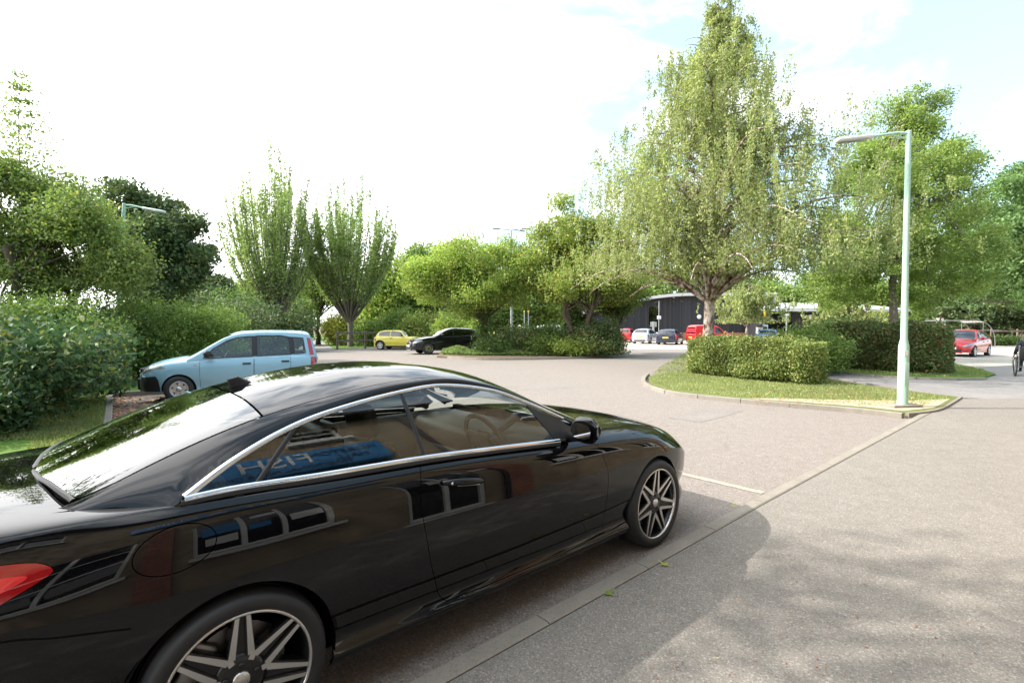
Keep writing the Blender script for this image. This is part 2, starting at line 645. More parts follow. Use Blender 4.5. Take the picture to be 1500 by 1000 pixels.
def make_wheel(parent, x, w, R, rimR, style, side, width=0.22, steer=0.0):
    """wheel whose outer face points to the car's right (side=1) or left (-1); parts tyre, rim, brake disc"""
    o = bpy.data.objects.new('wheel', None); o.empty_display_size = 0.1
    COL.objects.link(o); o.parent = parent
    o.location = (x, -w * side, R)
    o.rotation_euler = (0, 0, (math.pi if side < 0 else 0) + steer)
    # local frame: outer face towards -y
    h = width
    s_ = 0.018
    prof = [(rimR - .012, -.002), (rimR + .003, -.012), (rimR + (R - rimR) * .35, -.020), (rimR + (R - rimR) * .75, -.014), (R - .012, .006), (R - .002, .022), (R, .045)]
    for k in range(4):
        c = .045 + (h - .09) * (k + .5) / 4
        prof += [(R, c - .016), (R - .007, c - .013), (R - .007, c - .009), (R, c - .006)]
    prof += [(R, h - .045), (R - .004, h - .02), (R - .02, h), (rimR, h - .01)]
    MB().lathe(prof, axis='Y', n=64).build('tyre', M['rubber'], o)
    dark, face = (M['alloy_dark'], M['alloy']) if style in ('twin7', 'dark10') else (M['alloy_silver'], M['alloy_silver'])
    rim = MB().lathe([(rimR - .006, .0), (rimR - .016, .012), (rimR - .022, .05), (rimR - .05, .12), (rimR - .05, h - .02)], axis='Y', n=56).build('rim', dark, o)
    fm = MB()
    fm.lathe([(rimR + .002, .0), (rimR + .003, -.010), (rimR - .004, -.013), (rimR - .010, -.010), (rimR - .011, .006)], axis='Y', n=64)

    def bar(b, p, q, wa, wb, y0p, y0q, th):
        a0 = np.array(p); a1 = np.array(q); d = (a1 - a0) / np.linalg.norm(a1 - a0); nn = np.array([-d[1], d[0]])
        pts = []
        for (c, wd, y0) in ((a0, wa, y0p), (a1, wb, y0q)):
            for sg in (-1, 1):
                pt = c + nn * wd / 2 * sg
                pts.append((pt[0], y0, pt[1])); pts.append((pt[0], y0 + th, pt[1]))
        b.add(pts, [(0, 4, 6, 2), (1, 3, 7, 5), (0, 1, 5, 4), (2, 6, 7, 3), (0, 2, 3, 1), (4, 5, 7, 6)])
    pol = lambda r, a: (r * math.cos(a), r * math.sin(a))
    sp = MB()
    if style == 'twin7':
        for k in range(7):
            th = 2 * math.pi * k / 7 + 0.20
            for sg in (-1, 1):
                p0 = pol(rimR * .36, th + sg * .075); p1 = pol(rimR * .965, th + sg * (math.pi / 7 - .075))
                bar(fm, p0, p1, .024, .014, .006, -.004, .010)
                bar(sp, p0, p1, .030, .022, .014, .006, .045)
            bar(fm, pol(rimR * .345, th - .12), pol(rimR * .345, th + .12), .030, .030, .006, .006, .010)
            # the dark slot between two neighbouring Vs
            thm = th + math.pi / 7
            bar(sp, pol(rimR * .25, thm), pol(rimR * .96, thm), .050, .026, .022, .016, .03)
        sp.lathe([(0, .010), (rimR * .26, .010), (rimR * .37, .018), (rimR * .37, .07)], axis='Y', n=32)
        for k in range(5):
            a = 2 * math.pi * k / 5 + .3
            c = pol(.056, a)
            sp.lathe([(0, .002), (.009, .002), (.010, .012)], axis_o=(c[0], 0, c[1]), axis='Y', n=10)
    else:
        ns = {'hub6': 6, 'five': 5, 'dark10': 5, 'cap7': 7}[style]
        wdt = {'hub6': (.105, .105), 'five': (.07, .06), 'dark10': (.05, .035), 'cap7': (.085, .075)}[style]
        for k in range(ns):
            th = 2 * math.pi * k / ns + .26
            if style == 'dark10':
                for sg in (-.16, .16):
                    bar(fm, pol(rimR * .2, th + sg * .4), pol(rimR * .97, th + sg * 2), .03, .022, .0, -.004, .012)
                    bar(sp, pol(rimR * .2, th + sg * .4), pol(rimR * .97, th + sg * 2), .036, .03, .012, .006, .04)
            else:
                bar(sp, pol(rimR * .15, th), pol(rimR * .97, th), wdt[0] * rimR / .2, wdt[1] * rimR / .2, -.004, -.004, .03)
        sp.lathe([(0, -.012), (rimR * .3, -.010), (rimR * .34, .02)], axis='Y', n=24)
        sp.lathe([(rimR * .80, .02), (rimR * .82, -.006), (rimR * .99, -.004), (rimR * 1.0, .02)], axis='Y', n=40)
    sp.build('spokes', dark if style in ('twin7', 'dark10') else face, rim)
    fm.build('rim_face', face, rim)
    MB().lathe([(0, .0), (.026, .0), (.032, .006), (.032, .012)], axis='Y', n=24).build('hub_cap', M['alloy'], rim)
    dsk = MB().lathe([(rimR * .25, .085), (rimR * .70, .085), (rimR * .70, .115), (rimR * .25, .115)], axis='Y', n=40, smooth=False)
    ds = dsk.build('brake_disc', M['steel'], o)
    cb = MB(); cb.box((rimR * .62 * math.cos(2.6), .10, rimR * .62 * math.sin(2.6)), (.09, .09, .16), bev=.012, rot=Matrix.Rotation(-2.6, 3, 'Y'))
    cb.build('caliper', M['steel'], o)
    # backing so one cannot see through to the other side
    MB().lathe([(0, .15), (rimR * .95, .15)], axis='Y', n=32).build('wheel_back', M['cavity'], o)
    return o


def wheel_well(parent, x, side, R, w_out, z, mat):
    b = MB()
    n = 20
    vs, fs = [], []
    for i in range(n + 1):
        a = math.radians(-8 + 196 * i / n)
        for wq in (w_out, w_out - .30):
            vs.append((x + R * math.cos(a), -wq * side, z + R * math.sin(a)))
    for i in range(n): fs.append((2 * i, 2 * i + 1, 2 * i + 3, 2 * i + 2))
    c = len(vs)
    vs += [(x + R * math.cos(math.radians(-8 + 196 * i / n)), -(w_out - .30) * side, z + R * math.sin(math.radians(-8 + 196 * i / n))) for i in range(n + 1)]
    fs.append(tuple(range(c, c + n + 1)))
    b.add(vs, fs, True)
    return b.build('wheel_arch_liner', mat, parent)


def make_seat(parent, x, w, z0, mat, s=1.0, back=0.62, recl=0.25, head=True, name='seat'):
    """car seat with cushion, backrest and head restraint, one mesh"""
    b = MB()
    b.box((x + .05, -w, z0 + .10), (.50 * s, .50 * s, .16), bev=.05)
    R = Matrix.Rotation(-recl, 3, 'Y')
    b.box(Vector((x - .22, -w, z0 + .14)) + R @ Vector((0, 0, back / 2)), (.13, .48 * s, back), bev=.055, rot=R)
    for sg in (-1, 1):
        b.box(Vector((x - .18, -w + sg * .21 * s, z0 + .16)) + R @ Vector((0, 0, back * .42)), (.16, .07, back * .75), bev=.03, rot=R)
    if head:
        b.box(Vector((x - .22, -w, z0 + .14)) + R @ Vector((0, 0, back + .11)), (.10, .26, .19), bev=.045, rot=R)
        for sg in (-.06, .06):
            b.tube([Vector((x - .22, -w + sg, z0 + .14)) + R @ Vector((0, 0, back - .02)), Vector((x - .22, -w + sg, z0 + .14)) + R @ Vector((0, 0, back + .06))], .007, 6)
    return b.build(name, mat, parent)
# ------------------------------------------------------------------ the black coupe
def build_coupe():
    X = [-3.92, -3.89, -3.82, -3.7, -3.5, -3.2, -2.9, -2.6, -2.2, -1.8, -1.2, -.7, -.2, .1, .35, .5, .65, .75, .80, .82]
    Wv = [.36, .48, .62, .715, .79, .845, .878, .886, .884, .886, .89, .89, .885, .872, .84, .80, .735, .65, .56, .44]
    W0 = Curve(list(zip(X, Wv)), 0.05)

    class Off:
        def __init__(s, d, mn=0.0): s.d = Curve(d, 0.12) if isinstance(d, list) else (lambda x, q=d: q + 0 * x); s.mn = mn
        def __call__(s, x): return np.maximum(W0(x) - s.d(x), s.mn)
    wA = [Off(.13), Off(.047), Off(.022), Off(.046), Off(.014), Off(0.0), Off(.012), Off([(-3.9, .06), (-3.4, .048), (-2.9, .036), (-1, .036), (0, .048), (.8, .10)]),
          Off([(-3.9, .12), (-3.4, .10), (-3.1, .092), (-2.6, .086), (-1, .088), (-.5, .11), (0, .13), (.4, .14), (.8, .17)]),
          Off([(-3.9, .18), (-3.4, .18), (-3.1, .17), (-2.5, .19), (-1, .19), (-.5, .22), (0, .24), (.5, .26), (.8, .26)], .1),
          Off([(-3.9, .32), (-3.2, .48), (-1, .55), (0, .52), (.5, .48), (.8, .36)], .05), lambda x: 0 * x]
    zk = lambda *a: Curve(list(a), 0.14)
    zA = [zk((-3.92, .24), (-3.6, .21), (-3.2, .175), (.4, .16), (.82, .19)),
          zk((-3.92, .27), (-3.6, .235), (-3.2, .20), (-2.4, .20), (.4, .18), (.82, .21)),
          zk((-3.92, .33), (-3.6, .30), (-3.2, .26), (-2.4, .25), (.4, .235), (.82, .26)),
          zk((-3.92, .42), (-3.5, .37), (-3.0, .335), (-2.3, .315), (-.6, .295), (.82, .31)),
          zk((-3.92, .53), (-3.3, .50), (-2.6, .47), (-.6, .45), (.82, .40)),
          zk((-3.92, .66), (-3.3, .64), (-2.6, .625), (-.6, .61), (.2, .58), (.82, .49)),
          zk((-3.92, .77), (-3.3, .775), (-2.6, .775), (-1.9, .765), (-.6, .745), (0, .715), (.4, .655), (.82, .55)),
          zk((-3.92, .85), (-3.5, .87), (-3.0, .896), (-2.6, .899), (-1.9, .888), (-1, .858), (-.5, .842), (0, .803), (.3, .752), (.6, .672), (.82, .59)),
          zk((-3.92, .915), (-3.6, .945), (-3.3, .965), (-2.92, .974), (-2.4, .961), (-1.9, .948), (-1.5, .930), (-1.0, .904), (-.6, .895), (-.2, .878), (.1, .845), (.35, .79), (.6, .705), (.82, .615)),
          zk((-3.92, .935), (-3.6, .980), (-3.3, .995), (-2.92, .985), (-1, .92), (-.6, .93), (-.2, .908), (.1, .872), (.35, .818), (.6, .73), (.82, .63)),
          zk((-3.92, .95), (-3.6, 1.008), (-3.3, 1.019), (-2.92, 1.0), (-1, .95), (-.6, .965), (-.2, .94), (.1, .90), (.35, .842), (.6, .75), (.82, .64)),
          zk((-3.92, .955), (-3.6, 1.014), (-3.3, 1.026), (-2.92, 1.0), (-1, .96), (-.6, .977), (-.2, .95), (.1, .91), (.35, .85), (.6, .756), (.82, .645))]
    A = Surf(wA, zA)
    gx = [-.45, -.7, -.95, -1.13, -1.38, -1.69, -1.96, -2.28, -2.5, -2.73, -2.92, -3.1, -3.2, -3.36]
    cv = lambda v, s=.14: Curve(list(zip(gx, v)), s)
    wg2 = cv([.80, .80, .755, .697, .635, .599, .606, .633, .666, .717, .765, .722, .672, .585])
    zg2 = cv([.86, .935, 1.045, 1.136, 1.235, 1.288, 1.274, 1.230, 1.175, 1.094, 1.012, .955, .945, .935])
    wg0 = cv([.83, .83, .822, .815, .815, .815, .815, .815, .815, .812, .800, .752, .70, .62])
    zg0 = cv([.78, .85, .88, .895, .91, .93, .94, .945, .95, .95, .945, .91, .905, .895])
    # the side glass is one smooth sheet: half width depends on height alone, with a slight barrel
    sheet_w = lambda x, z: .80 - .635 * (z - .97) + .22 * np.clip(z - .94, 0, 1) * np.clip(1.30 - z, 0, 1) - .010 * (x + 1.75)**2
    def blend(x, a, b):
        t = np.clip((x + 2.96) / .10, 0, 1) * np.clip((-.86 - x) / .10, 0, 1); t = t * t * (3 - 2 * t)
        return a * t + b * (1 - t)
    wk0, wk2 = wg0, wg2
    wg0 = lambda x: blend(x, sheet_w(x, zg0(x)), wk0(x))
    wg2 = lambda x: blend(x, sheet_w(x, zg2(x)), wk2(x))
    wg1 = lambda x: blend(x, sheet_w(x, .5 * (zg0(x) + zg2(x))), .5 * (wk0(x) + wk2(x)) + .006)
    mid = lambda a, b, t, k=0.0: (lambda x: a(x) * (1 - t) + b(x) * t + k)
    wg3 = cv([.70, .735, .70, .640, .580, .545, .548, .562, .575, .592, .605, .618, .622, .545])
    zg3 = cv([.90, .99, 1.092, 1.186, 1.285, 1.338, 1.330, 1.290, 1.250, 1.193, 1.130, 1.058, 1.018, .968])
    wg4 = cv([.36, .37, .36, .34, .31, .29, .29, .29, .30, .31, .32, .33, .33, .29])
    zg5 = cv([.955, 1.06, 1.175, 1.253, 1.338, 1.384, 1.390, 1.363, 1.322, 1.262, 1.195, 1.118, 1.075, 1.005])
    zg4 = lambda x: zg5(x) * .80 + zg3(x) * .20 + .006
    B = Surf([wg0, wg1, wg2, wg3, wg4, lambda x: 0 * x], [zg0, mid(zg0, zg2, .5), zg2, zg3, zg4, zg5])
    B.fix = lambda x, z, w: blend(x, sheet_w(x, z), w)
    car = Body(A, (1.0, 8.4), B, (0.0, 2.9), (8.0, 11.0), (2.0, 5.0), step=0.022)
    root = thing('coupe', 'glossy black two-door coupe with chrome window line, parked at the kerb in the foreground', 'car',
                 (0.4734, 4.3171, 0), math.radians(42.28))
    P = M['black_paint']
    FX, RX, ZC = 0.0, -2.768, .32
    RF, RR = .347, .355

    door_r = smooth_line([(-1.934, .99), (-1.968, .939), (-1.987, .895), (-2.0, .812), (-1.992, .703), (-1.957, .514), (-1.915, .395), (-1.884, .31), (-1.850, .270)], 6)
    door_f = smooth_line([(-.600, .262), (-.612, .36), (-.612, .51), (-.604, .67), (-.630, .75), (-.690, .862), (-.86, .896)], 6)
    door_b = smooth_line([(-1.850, .270), (-1.6, .262), (-1.296, .258), (-.858, .254), (-.600, .262)], 5)
    door_t = smooth_line([(-.86, .896), (-1.02, .922), (-1.5, .951), (-1.934, .976)], 8)
    door = dens(door_r[1:-1] + door_b + door_f[1:] + door_t[1:], .03)
    lamp = smooth_line([(-3.86, .86), (-3.6, .893), (-3.43, .901), (-3.33, .897), (-3.285, .884), (-3.268, .864), (-3.30, .842), (-3.36, .812), (-3.45, .768), (-3.6, .725), (-3.86, .70)], 6)
    lamp = dens(lamp, .03)
    fuel = [(-2.957 + .119 * math.cos(a), .853 + .072 * math.sin(a) + .012 * math.cos(a)) for a in np.linspace(0, 2 * math.pi, 41)[:-1]]
    hl = dens([(.46, .695), (.56, .60), (.70, .545), (.80, .50), (.815, .59), (.70, .665), (.58, .715)], .03)

    def lower(side):
        # whole side from tail to nose
        bot = []
        x0, x1 = -3.90, .81
        bot += dens([(x0, .30), (x0 + .02, .28), (-3.5, .235), (RX - RR - .03, .215)], .04, False)
        bot += arc(RX, ZC, RR, 197, -17, 44)
        bot += dens([(RX + RR - .015, .205), (-1.6, .20), (FX - RF - .0, .20)], .05, False)
        bot += arc(FX, ZC, RF, 199, -16, 44)
        bot += dens([(FX + RF + .0, .20), (.6, .205), (x1, .24)], .04, False)
        A_ = car.dom('A', bot)
        top = dens([(x1, 8.25), (.35, 8.25), (-.55, 8.5), (-.80, 8.5), (-.9, 8.05), (-2.9, 8.05), (-2.98, 8.9), (-3.3, 9.15), (-3.89, 9.0)], .04, False)
        return A_ + top

    for side in (1, -1):
        holes = [car.dom('A', shrink(door, -.0035)), car.dom('A', shrink(lamp, -.002)), car.dom('A', shrink(fuel, -.0032)), car.dom('A', shrink(hl, -.002))]
        if side < 0: holes = [holes[0], holes[1], holes[3]]
        car.patch('body_side', P, 'A', lower(side), holes, root, side, domain=True, skirt=.016)
        d = car.patch('door', P, 'A', door, (), root, side, skirt=.02)
        # pull handle with its bowl
        hx, hz = -1.757, .846
        hw = .893
        def pt(x, z, o):
            v = A.v_at_z(x, z, 1.0, 8.4); q = A(np.array([x]), np.array([v]))[0]; n = A.normal(np.array([x]), np.array([v]))[0]
            q = q + n * o
            return Vector((q[0], -q[1] * side, q[2]))
        bowl = MB()
        ring = []
        for rr_, o in ((1.0, .0015), (.8, .0012), (.01, .001)):
            ring.append([pt(hx + .018 + rr_ * .090 * math.cos(a), hz - .006 + rr_ * .040 * math.sin(a), o) for a in np.linspace(0, 2 * math.pi, 25)[:-1]])
        vs = [p for r in ring for p in r]
        fs = [(j * 24 + i, j * 24 + (i + 1) % 24, (j + 1) * 24 + (i + 1) % 24, (j + 1) * 24 + i) for j in range(2) for i in range(24)]
        bowl.add(vs, fs, True)
        hnd = MB()
        pts = [pt(hx - .118 + .236 * t, hz + .012 - .032 * t, .006 + .030 * math.sin(math.pi * min(1, max(0, t)))**.5) for t in np.linspace(0, 1, 15)]
        rad = [.011 + .008 * math.sin(math.pi * t)**.6 for t in np.linspace(0, 1, 15)]
        hnd.tube(pts, rad, 12)
        h_ = hnd.build('door_handle', P, d)
        ct = MB(); ct.tube([pt(hx - .05 + .13 * t, hz - .012 - .018 * t, .026 + .006 * math.sin(math.pi * t)) for t in np.linspace(0, 1, 9)], .0045, 8); ct.build('handle_chrome', M['chrome'], d)
        bowl.build('handle_bowl', M['gloss_black'], d)
        kc = MB(); q = pt(hx - .085, hz + .003, .036); kc.lathe([(0, -.006 * side), (.008, -.004 * side), (.009, .01 * side)], axis_o=q, axis='Y', n=12); kc.build('lock', M['chrome'], d)
        if side > 0:
            car.patch('fuel_flap', P, 'A', fuel, (), root, side, skirt=.012, step=.02)
        car.patch('tail_lamp', M['red_lamp'], 'A', lamp, (), root, side, off=.001, skirt=.012, step=.02)
        lo_ = smooth_line([(-3.84, .845), (-3.55, .862), (-3.40, .868), (-3.325, .862), (-3.37, .835), (-3.5, .79), (-3.84, .755)], 6)
        car.patch('lamp_lens', M['red_lamp_light'], 'A', dens(lo_, .03), (), root, side, off=.0025, skirt=.003, step=.03)
        car.patch('headlight', M['lamp_glass'], 'A', hl, (), root, side, step=.03)
        # sill line, bumper seam
        car.strip('bumper_seam', M['cavity'], 'A', smooth_line([(-3.86, .70), (-3.60, .705), (-3.38, .697), (-3.27, .672), (-3.149, .650), (-3.085, .637)], 6), .006, root, side, lift=.0006, round_=.0004)
        # side glass on the greenhouse
        wt = smooth_line([(-2.900, 1.003), (-2.738, 1.094), (-2.512, 1.178), (-2.277, 1.231), (-1.958, 1.275), (-1.687, 1.288), (-1.375, 1.236), (-1.135, 1.142), (-.93, 1.045)], 8)
        wb = smooth_line([(-.93, 1.045), (-.98, .93)], 3)
        wl = smooth_line([(-1.0, .930), (-1.5, .958), (-1.93, .982), (-2.43, .995), (-2.74, 1.004), (-2.900, 1.000)], 8)
        bx = lambda x, z: x
        # door glass / rear glass split at the pillar
        front = [p for p in wt if p[0] > -1.945]
        frontb = [p for p in wl if p[0] > -1.925]
        gf = dens([(-1.943, 1.2735)] + front + wb[1:-1] + frontb + [(-1.926, .982)], .04)
        rear = [p for p in wt if -2.48 > p[0]]
        rmid = [p for p in wt if -2.475 < p[0] < -1.965]
        q1 = dens(rmid + [(-1.962, 1.273), (-1.944, .983)] + [p for p in wl if -2.66 < p[0] < -1.944] + [(-2.665, 1.0015), (-2.495, 1.181)], .04)
        q2 = dens(rear + [(-2.515, 1.176), (-2.695, 1.0025)] + [p for p in wl if p[0] < -2.70], .04)
        # inner dark surround (seal) under the chrome, then panes
        car.patch('door_glass', M['glass'], 'B', gf, (), root, side, skirt=0, step=.025)
        car.patch('rear_side_glass', M['glass'], 'B', q1, (), root, side, skirt=0, step=.025)
        car.patch('quarter_glass', M['glass'], 'B', q2, (), root, side, skirt=0, step=.025)
        car.strip('window_divider', M['black_plastic'], 'B', dens([(-2.505, 1.176), (-2.68, 1.004)], .02, False), .020, root, side, lift=.001, round_=.003)
        car.strip('window_seal', M['black_plastic'], 'B', dens([(-1.953, 1.272), (-1.935, .985)], .02, False), .022, root, side, lift=.0005, round_=.002)
        # sail panel ahead of the glass
        sail = dens([(-1.16, 1.135), (-.93, 1.035), (-.84, .97), (-.90, .925), (-1.035, .932)], .02)
        car.patch('mirror_sail', M['black_plastic'], 'B', sail, (), root, side, off=.004, skirt=.006, step=.03)
        # chrome frame: one closed ribbon round the side windows
        ln_top = smooth_line([(-2.918, 1.004), (-2.735, 1.101), (-2.510, 1.186), (-2.277, 1.238), (-1.958, 1.281), (-1.687, 1.294), (-1.372, 1.243), (-1.125, 1.146), (-.905, 1.037)], 10)
        ln_bot = smooth_line([(-2.918, .999), (-2.74, 1.002), (-2.43, .991), (-1.93, .979), (-1.5, .956), (-1.0, .925)], 10)
        wds = [.020 + .006 * min(1, max(0, (-p[0] - 2.0) / .8)) for p in ln_top]
        ch = car.strip('window_chrome', M['chrome'], 'B', ln_top, wds, root, side, lift=.003, round_=.005)
        ch2 = car.strip('belt_chrome', M['chrome'], 'B', ln_bot, .024, root, side, lift=.004, round_=.005)
        # roof rail and rear pillar, between the side windows and the roof/glass seams
        rail_out = car.dom('B', smooth_line([(-.72, .935), (-.905, 1.036), (-1.125, 1.145), (-1.372, 1.242), (-1.687, 1.293), (-1.958, 1.280), (-2.277, 1.237), (-2.51, 1.185), (-2.735, 1.100), (-2.915, 1.004)], 8))
        rail_low = [(-2.93, 0.4), (-3.05, .3), (-3.2, .3), (-3.345, .4)]
        rail_in = [(-3.345, 2.95), (-3.22, 3.0), (-3.1, 3.0), (-2.9, 3.0), (-2.6, 3.02), (-2.3, 3.0), (-1.9, 3.0), (-1.4, 3.0), (-1.1, 2.98), (-.9, 2.96), (-.66, 2.9)]
        car.patch('roof_rail', P, 'B', dens(rail_out + rail_low + rail_in, .03), (), root, side, domain=True, skirt=.012)
        wheel_well(root, FX, side, RF + .004, .85, ZC, M['cavity'])
        wheel_well(root, RX, side, RR + .004, .86, ZC, M['cavity'])
        # door mirror
        mm = MB()
        prof = []
        n1, n2 = 14, 20
        vs, fs = [], []
        for i in range(n1 + 1):
            t = i / n1
            for k in range(n2):
                a = 2 * math.pi * k / n2
                # long axis outward, flat glass face to the rear
                wv = .855 + .215 * t
                hgt = (.064 + .016 * math.sin(math.pi * t)) * (1 - max(0, t - .8) / .2 * .45)
                if t < .12: hgt *= .55 + 3.75 * t
                dx = .055 * (1 - .35 * t) * (1 - max(0, t - .8) / .2 * .35)
                xx = -.905 - .035 * t + dx * (math.cos(a) if math.cos(a) > 0 else math.cos(a) * .55)
                zz = .992 + .012 * t + hgt * (abs(math.sin(a))**.8) * (1 if math.sin(a) > 0 else -1)
                vs.append((xx, -wv * side, zz))
        for i in range(n1):
            for k in range(n2): fs.append((i * n2 + k, i * n2 + (k + 1) % n2, (i + 1) * n2 + (k + 1) % n2, (i + 1) * n2 + k))
        fs.append(tuple(range(n2))); fs.append(tuple(range(n1 * n2, n1 * n2 + n2))[::-1])
        mm.add(vs, fs, True)
        mi = mm.build('door_mirror', P, root)
        g_ = MB(); g_.add([(-.9735 - .02 * k_ / .2, -(.965 + k_ ) * side, 1.0 + h_) for k_, h_ in [(.078 * math.copysign(abs(math.cos(a)) ** .6, math.cos(a)), .046 * math.copysign(abs(math.sin(a)) ** .6, math.sin(a))) for a in np.linspace(0, 2 * math.pi, 29)[:-1]]], [tuple(range(28))]); g_.build('mirror_glass', M['mirror'], mi)
        f_ = MB(); f_.tube([(-.90, -.80 * side, .935), (-.91, -.87 * side, .945), (-.915, -.90 * side, .965)], [.028, .024, .022], 10); f_.build('mirror_foot', M['black_plastic'], mi)
        s_ = MB(); s_.tube([(-.845, -.90 * side, 1.0), (-.865, -1.03 * side, 1.01)], .006, 8); s_.build('indicator', M['lamp_glass'], mi)
        make_wheel(root, FX, .872, .32, .252, 'twin7', side, .235)
        make_wheel(root, RX, .876, .32, .252, 'twin7', side, .25)

    # top panels
    car.patch('bonnet', P, 'A', dens([(.79, 8.3), (.35, 8.32), (-.55, 8.55), (-.60, 9.2), (-.66, 10.2), (-.68, 11.0), (.79, 11.0)], .04), (), root, join=True, domain=True, skirt=.014)
    car.patch('windscreen', M['glass'], 'B', dens([(-.60, 5.0), (-.62, 4.2), (-.70, 3.05), (-.95, 3.0), (-1.12, 3.02), (-1.33, 3.05), (-1.36, 4.2), (-1.37, 5.0)], .04), (), root, join=True, domain=True, skirt=0, step=.05)
    car.patch('roof', P, 'B', dens([(-1.375, 5.0), (-1.365, 4.2), (-1.335, 3.04), (-1.9, 3.03), (-2.3, 3.03), (-2.595, 3.05), (-2.615, 4.2), (-2.62, 5.0)], .04), (), root, join=True, domain=True, skirt=.01)
    car.patch('rear_window', M['rear_glass'], 'B', dens([(-2.63, 5.0), (-2.625, 4.2), (-2.605, 3.06), (-2.9, 3.04), (-3.1, 3.03), (-3.20, 3.06), (-3.245, 3.5), (-3.30, 4.2), (-3.325, 5.0)], .04), (), root, join=True, domain=True, skirt=.004)
    car.patch('boot_lid', P, 'A', dens([(-3.30, 11.0), (-3.275, 10.2), (-3.225, 9.5), (-3.19, 9.15), (-3.3, 9.12), (-3.6, 9.08), (-3.905, 9.02), (-3.915, 10.0), (-3.92, 11.0)], .04), (), root, join=True, domain=True, skirt=.014)
    # black inner shell so no gap shows daylight
    def arches():
        bot = dens([(-3.88, .35), (RX - RR - .04, .26)], .05, False) + arc(RX, ZC, RR + .02, 190, -10, 30) + dens([(RX + RR, .25), (FX - RF, .25)], .08, False) + arc(FX, ZC, RF + .02, 190, -10, 30) + [(.5, .25), (.78, .30)]
        return car.dom('A', bot) + dens([(.78, 8.4), (-.5, 8.4), (-.8, 7.9), (-2.95, 7.9), (-3.0, 8.9), (-3.88, 8.9)], .08, False)
    car.patch('inner_shell', M['cavity'], 'A', arches(), (), root, join=True, domain=True, skirt=0, off=-.03, step=.06)
    # boot floor/rear shelf, underbody, tail panel
    b = MB()
    b.box((-1.4, 0, .25), (2.1, 1.5, .05)); b.box((-3.2, 0, .34), (.95, 1.1, .05)); b.box((.3, 0, .3), (.85, 1.0, .05))
    b.box((-.62, 0, .60), (.05, 1.55, .66)); b.box((-3.62, 0, .62), (.1, 1.1, .55)); b.box((.58, 0, .45), (.1, 1.2, .4))
    b.build('underbody', M['cavity'], root)
    t = MB(); t.box((-3.87, 0, .62), (.05, 1.0, .58), bev=.02); t.build('rear_panel', P, root)
    t = MB(); t.box((.80, 0, .42), (.04, 1.0, .36), bev=.015); t.build('front_grille', M['black_plastic'], root)
    # seams drawn by real seals
    car.strip('rear_window_seal', M['black_plastic'], 'B', dens([(-3.215, 3.06), (-3.245, 3.45), (-3.30, 4.2), (-3.33, 5.0)], .03, False), .018, root, 1, lift=.001, round_=.004, domain=True)
    car.strip('rear_window_seal', M['black_plastic'], 'B', dens([(-3.215, 3.06), (-3.245, 3.45), (-3.30, 4.2), (-3.33, 5.0)], .03, False), .018, root, -1, lift=.001, round_=.004, domain=True)
    # water channel between rear glass and boot lid
    ch = []
    for xs, v in ((-3.17, 3.0), (-3.20, 3.06), (-3.245, 3.5), (-3.30, 4.2), (-3.325, 5.0)):
        q = B(np.array([xs]), np.array([v]))[0]; ch.append(q)
    vs, fs = [], []
    line = [(q[0], -q[1], q[2]) for q in ch] + [(q[0], q[1], q[2]) for q in ch[-2::-1]]
    for p in line: vs += [(p[0] + .01, p[1], p[2] - .006), (p[0] - .05, p[1] * 1.01, min(p[2], 1.0) - .022)]
    fs = [(2 * i, 2 * i + 1, 2 * i + 3, 2 * i + 2) for i in range(len(line) - 1)]
    MB().add(vs, fs, True).build('boot_channel', M['cavity'], root)
    for sd in (1, -1):
        car.strip('belt_seal', M['black_plastic'], 'B', smooth_line([(-2.93, .987), (-2.74, .988), (-2.43, .976), (-1.93, .964), (-1.5, .942), (-1.0, .912)], 10), .022, root, sd, lift=.0005, round_=.002)
    # roof fin aerial
    f = MB()
    vs, fs = [], []
    for i, tt in enumerate(np.linspace(0, 1, 9)):
        hh = .050 * tt**1.3; wv = .012 * (1 - .6 * tt)
        x0, x1 = -2.475 - .075 * tt, -2.59 + .0 * tt - .012 * tt
        z0 = 1.322 - .012
        for k in range(12):
            a = 2 * math.pi * k / 12
            cx_ = (x0 + x1) / 2 + (x0 - x1) / 2 * math.cos(a)
            zb = float(zg5(np.array(cx_)))
            vs.append((cx_, wv * math.sin(a), zb - .004 + hh))
    for i in range(8):
        for k in range(12): fs.append((i * 12 + k, i * 12 + (k + 1) % 12, i * 12 + 12 + (k + 1) % 12, i * 12 + 12 + k))
    fs.append(tuple(range(96, 108)))
    f.add(vs, fs, True); f.build('roof_aerial', M['black_plastic'], root)
    # cabin
    for sd in (1, -1):
        make_seat(root, -1.62, .36 * sd, .30, M['leather'], 1.0, .60, .30)
        make_seat(root, -2.40, .33 * sd, .36, M['leather'], .92, .50, .42, name='rear_seat')
    d = MB(); d.box((-.88, 0, .80), (.46, 1.42, .22), bev=.07); d.box((-.98, .0, .62), (.25, 1.40, .24), bev=.05); d.box((-1.35, 0, .48), (.95, .22, .26), bev=.05)
    d.box((-2.95, 0, .92), (.5, 1.1, .05), bev=.02)
    d.build('dashboard', M['leather'], root)
    for sd in (1, -1):
        dd = MB(); dd.box((-1.45, .74 * sd, .66), (1.5, .07, .5), bev=.03); dd.build('door_lining', M['beige_trim'], root)
    s = MB()
    R = Matrix.Rotation(math.radians(-24), 3, 'Y')
    c = Vector((-1.20, -.36, .88))
    ringp = [c + R @ Vector((0, .182 * math.cos(a), .182 * math.sin(a))) for a in np.linspace(0, 2 * math.pi, 33)]
    s.tube(ringp, .016, 10, cap=False)
    for a in (0.2, math.pi - .2, -math.pi / 2):
        s.tube([c + R @ Vector((0.02, 0, 0)), c + R @ Vector((0, .18 * math.cos(a), .18 * math.sin(a)))], [.03, .016], 8)
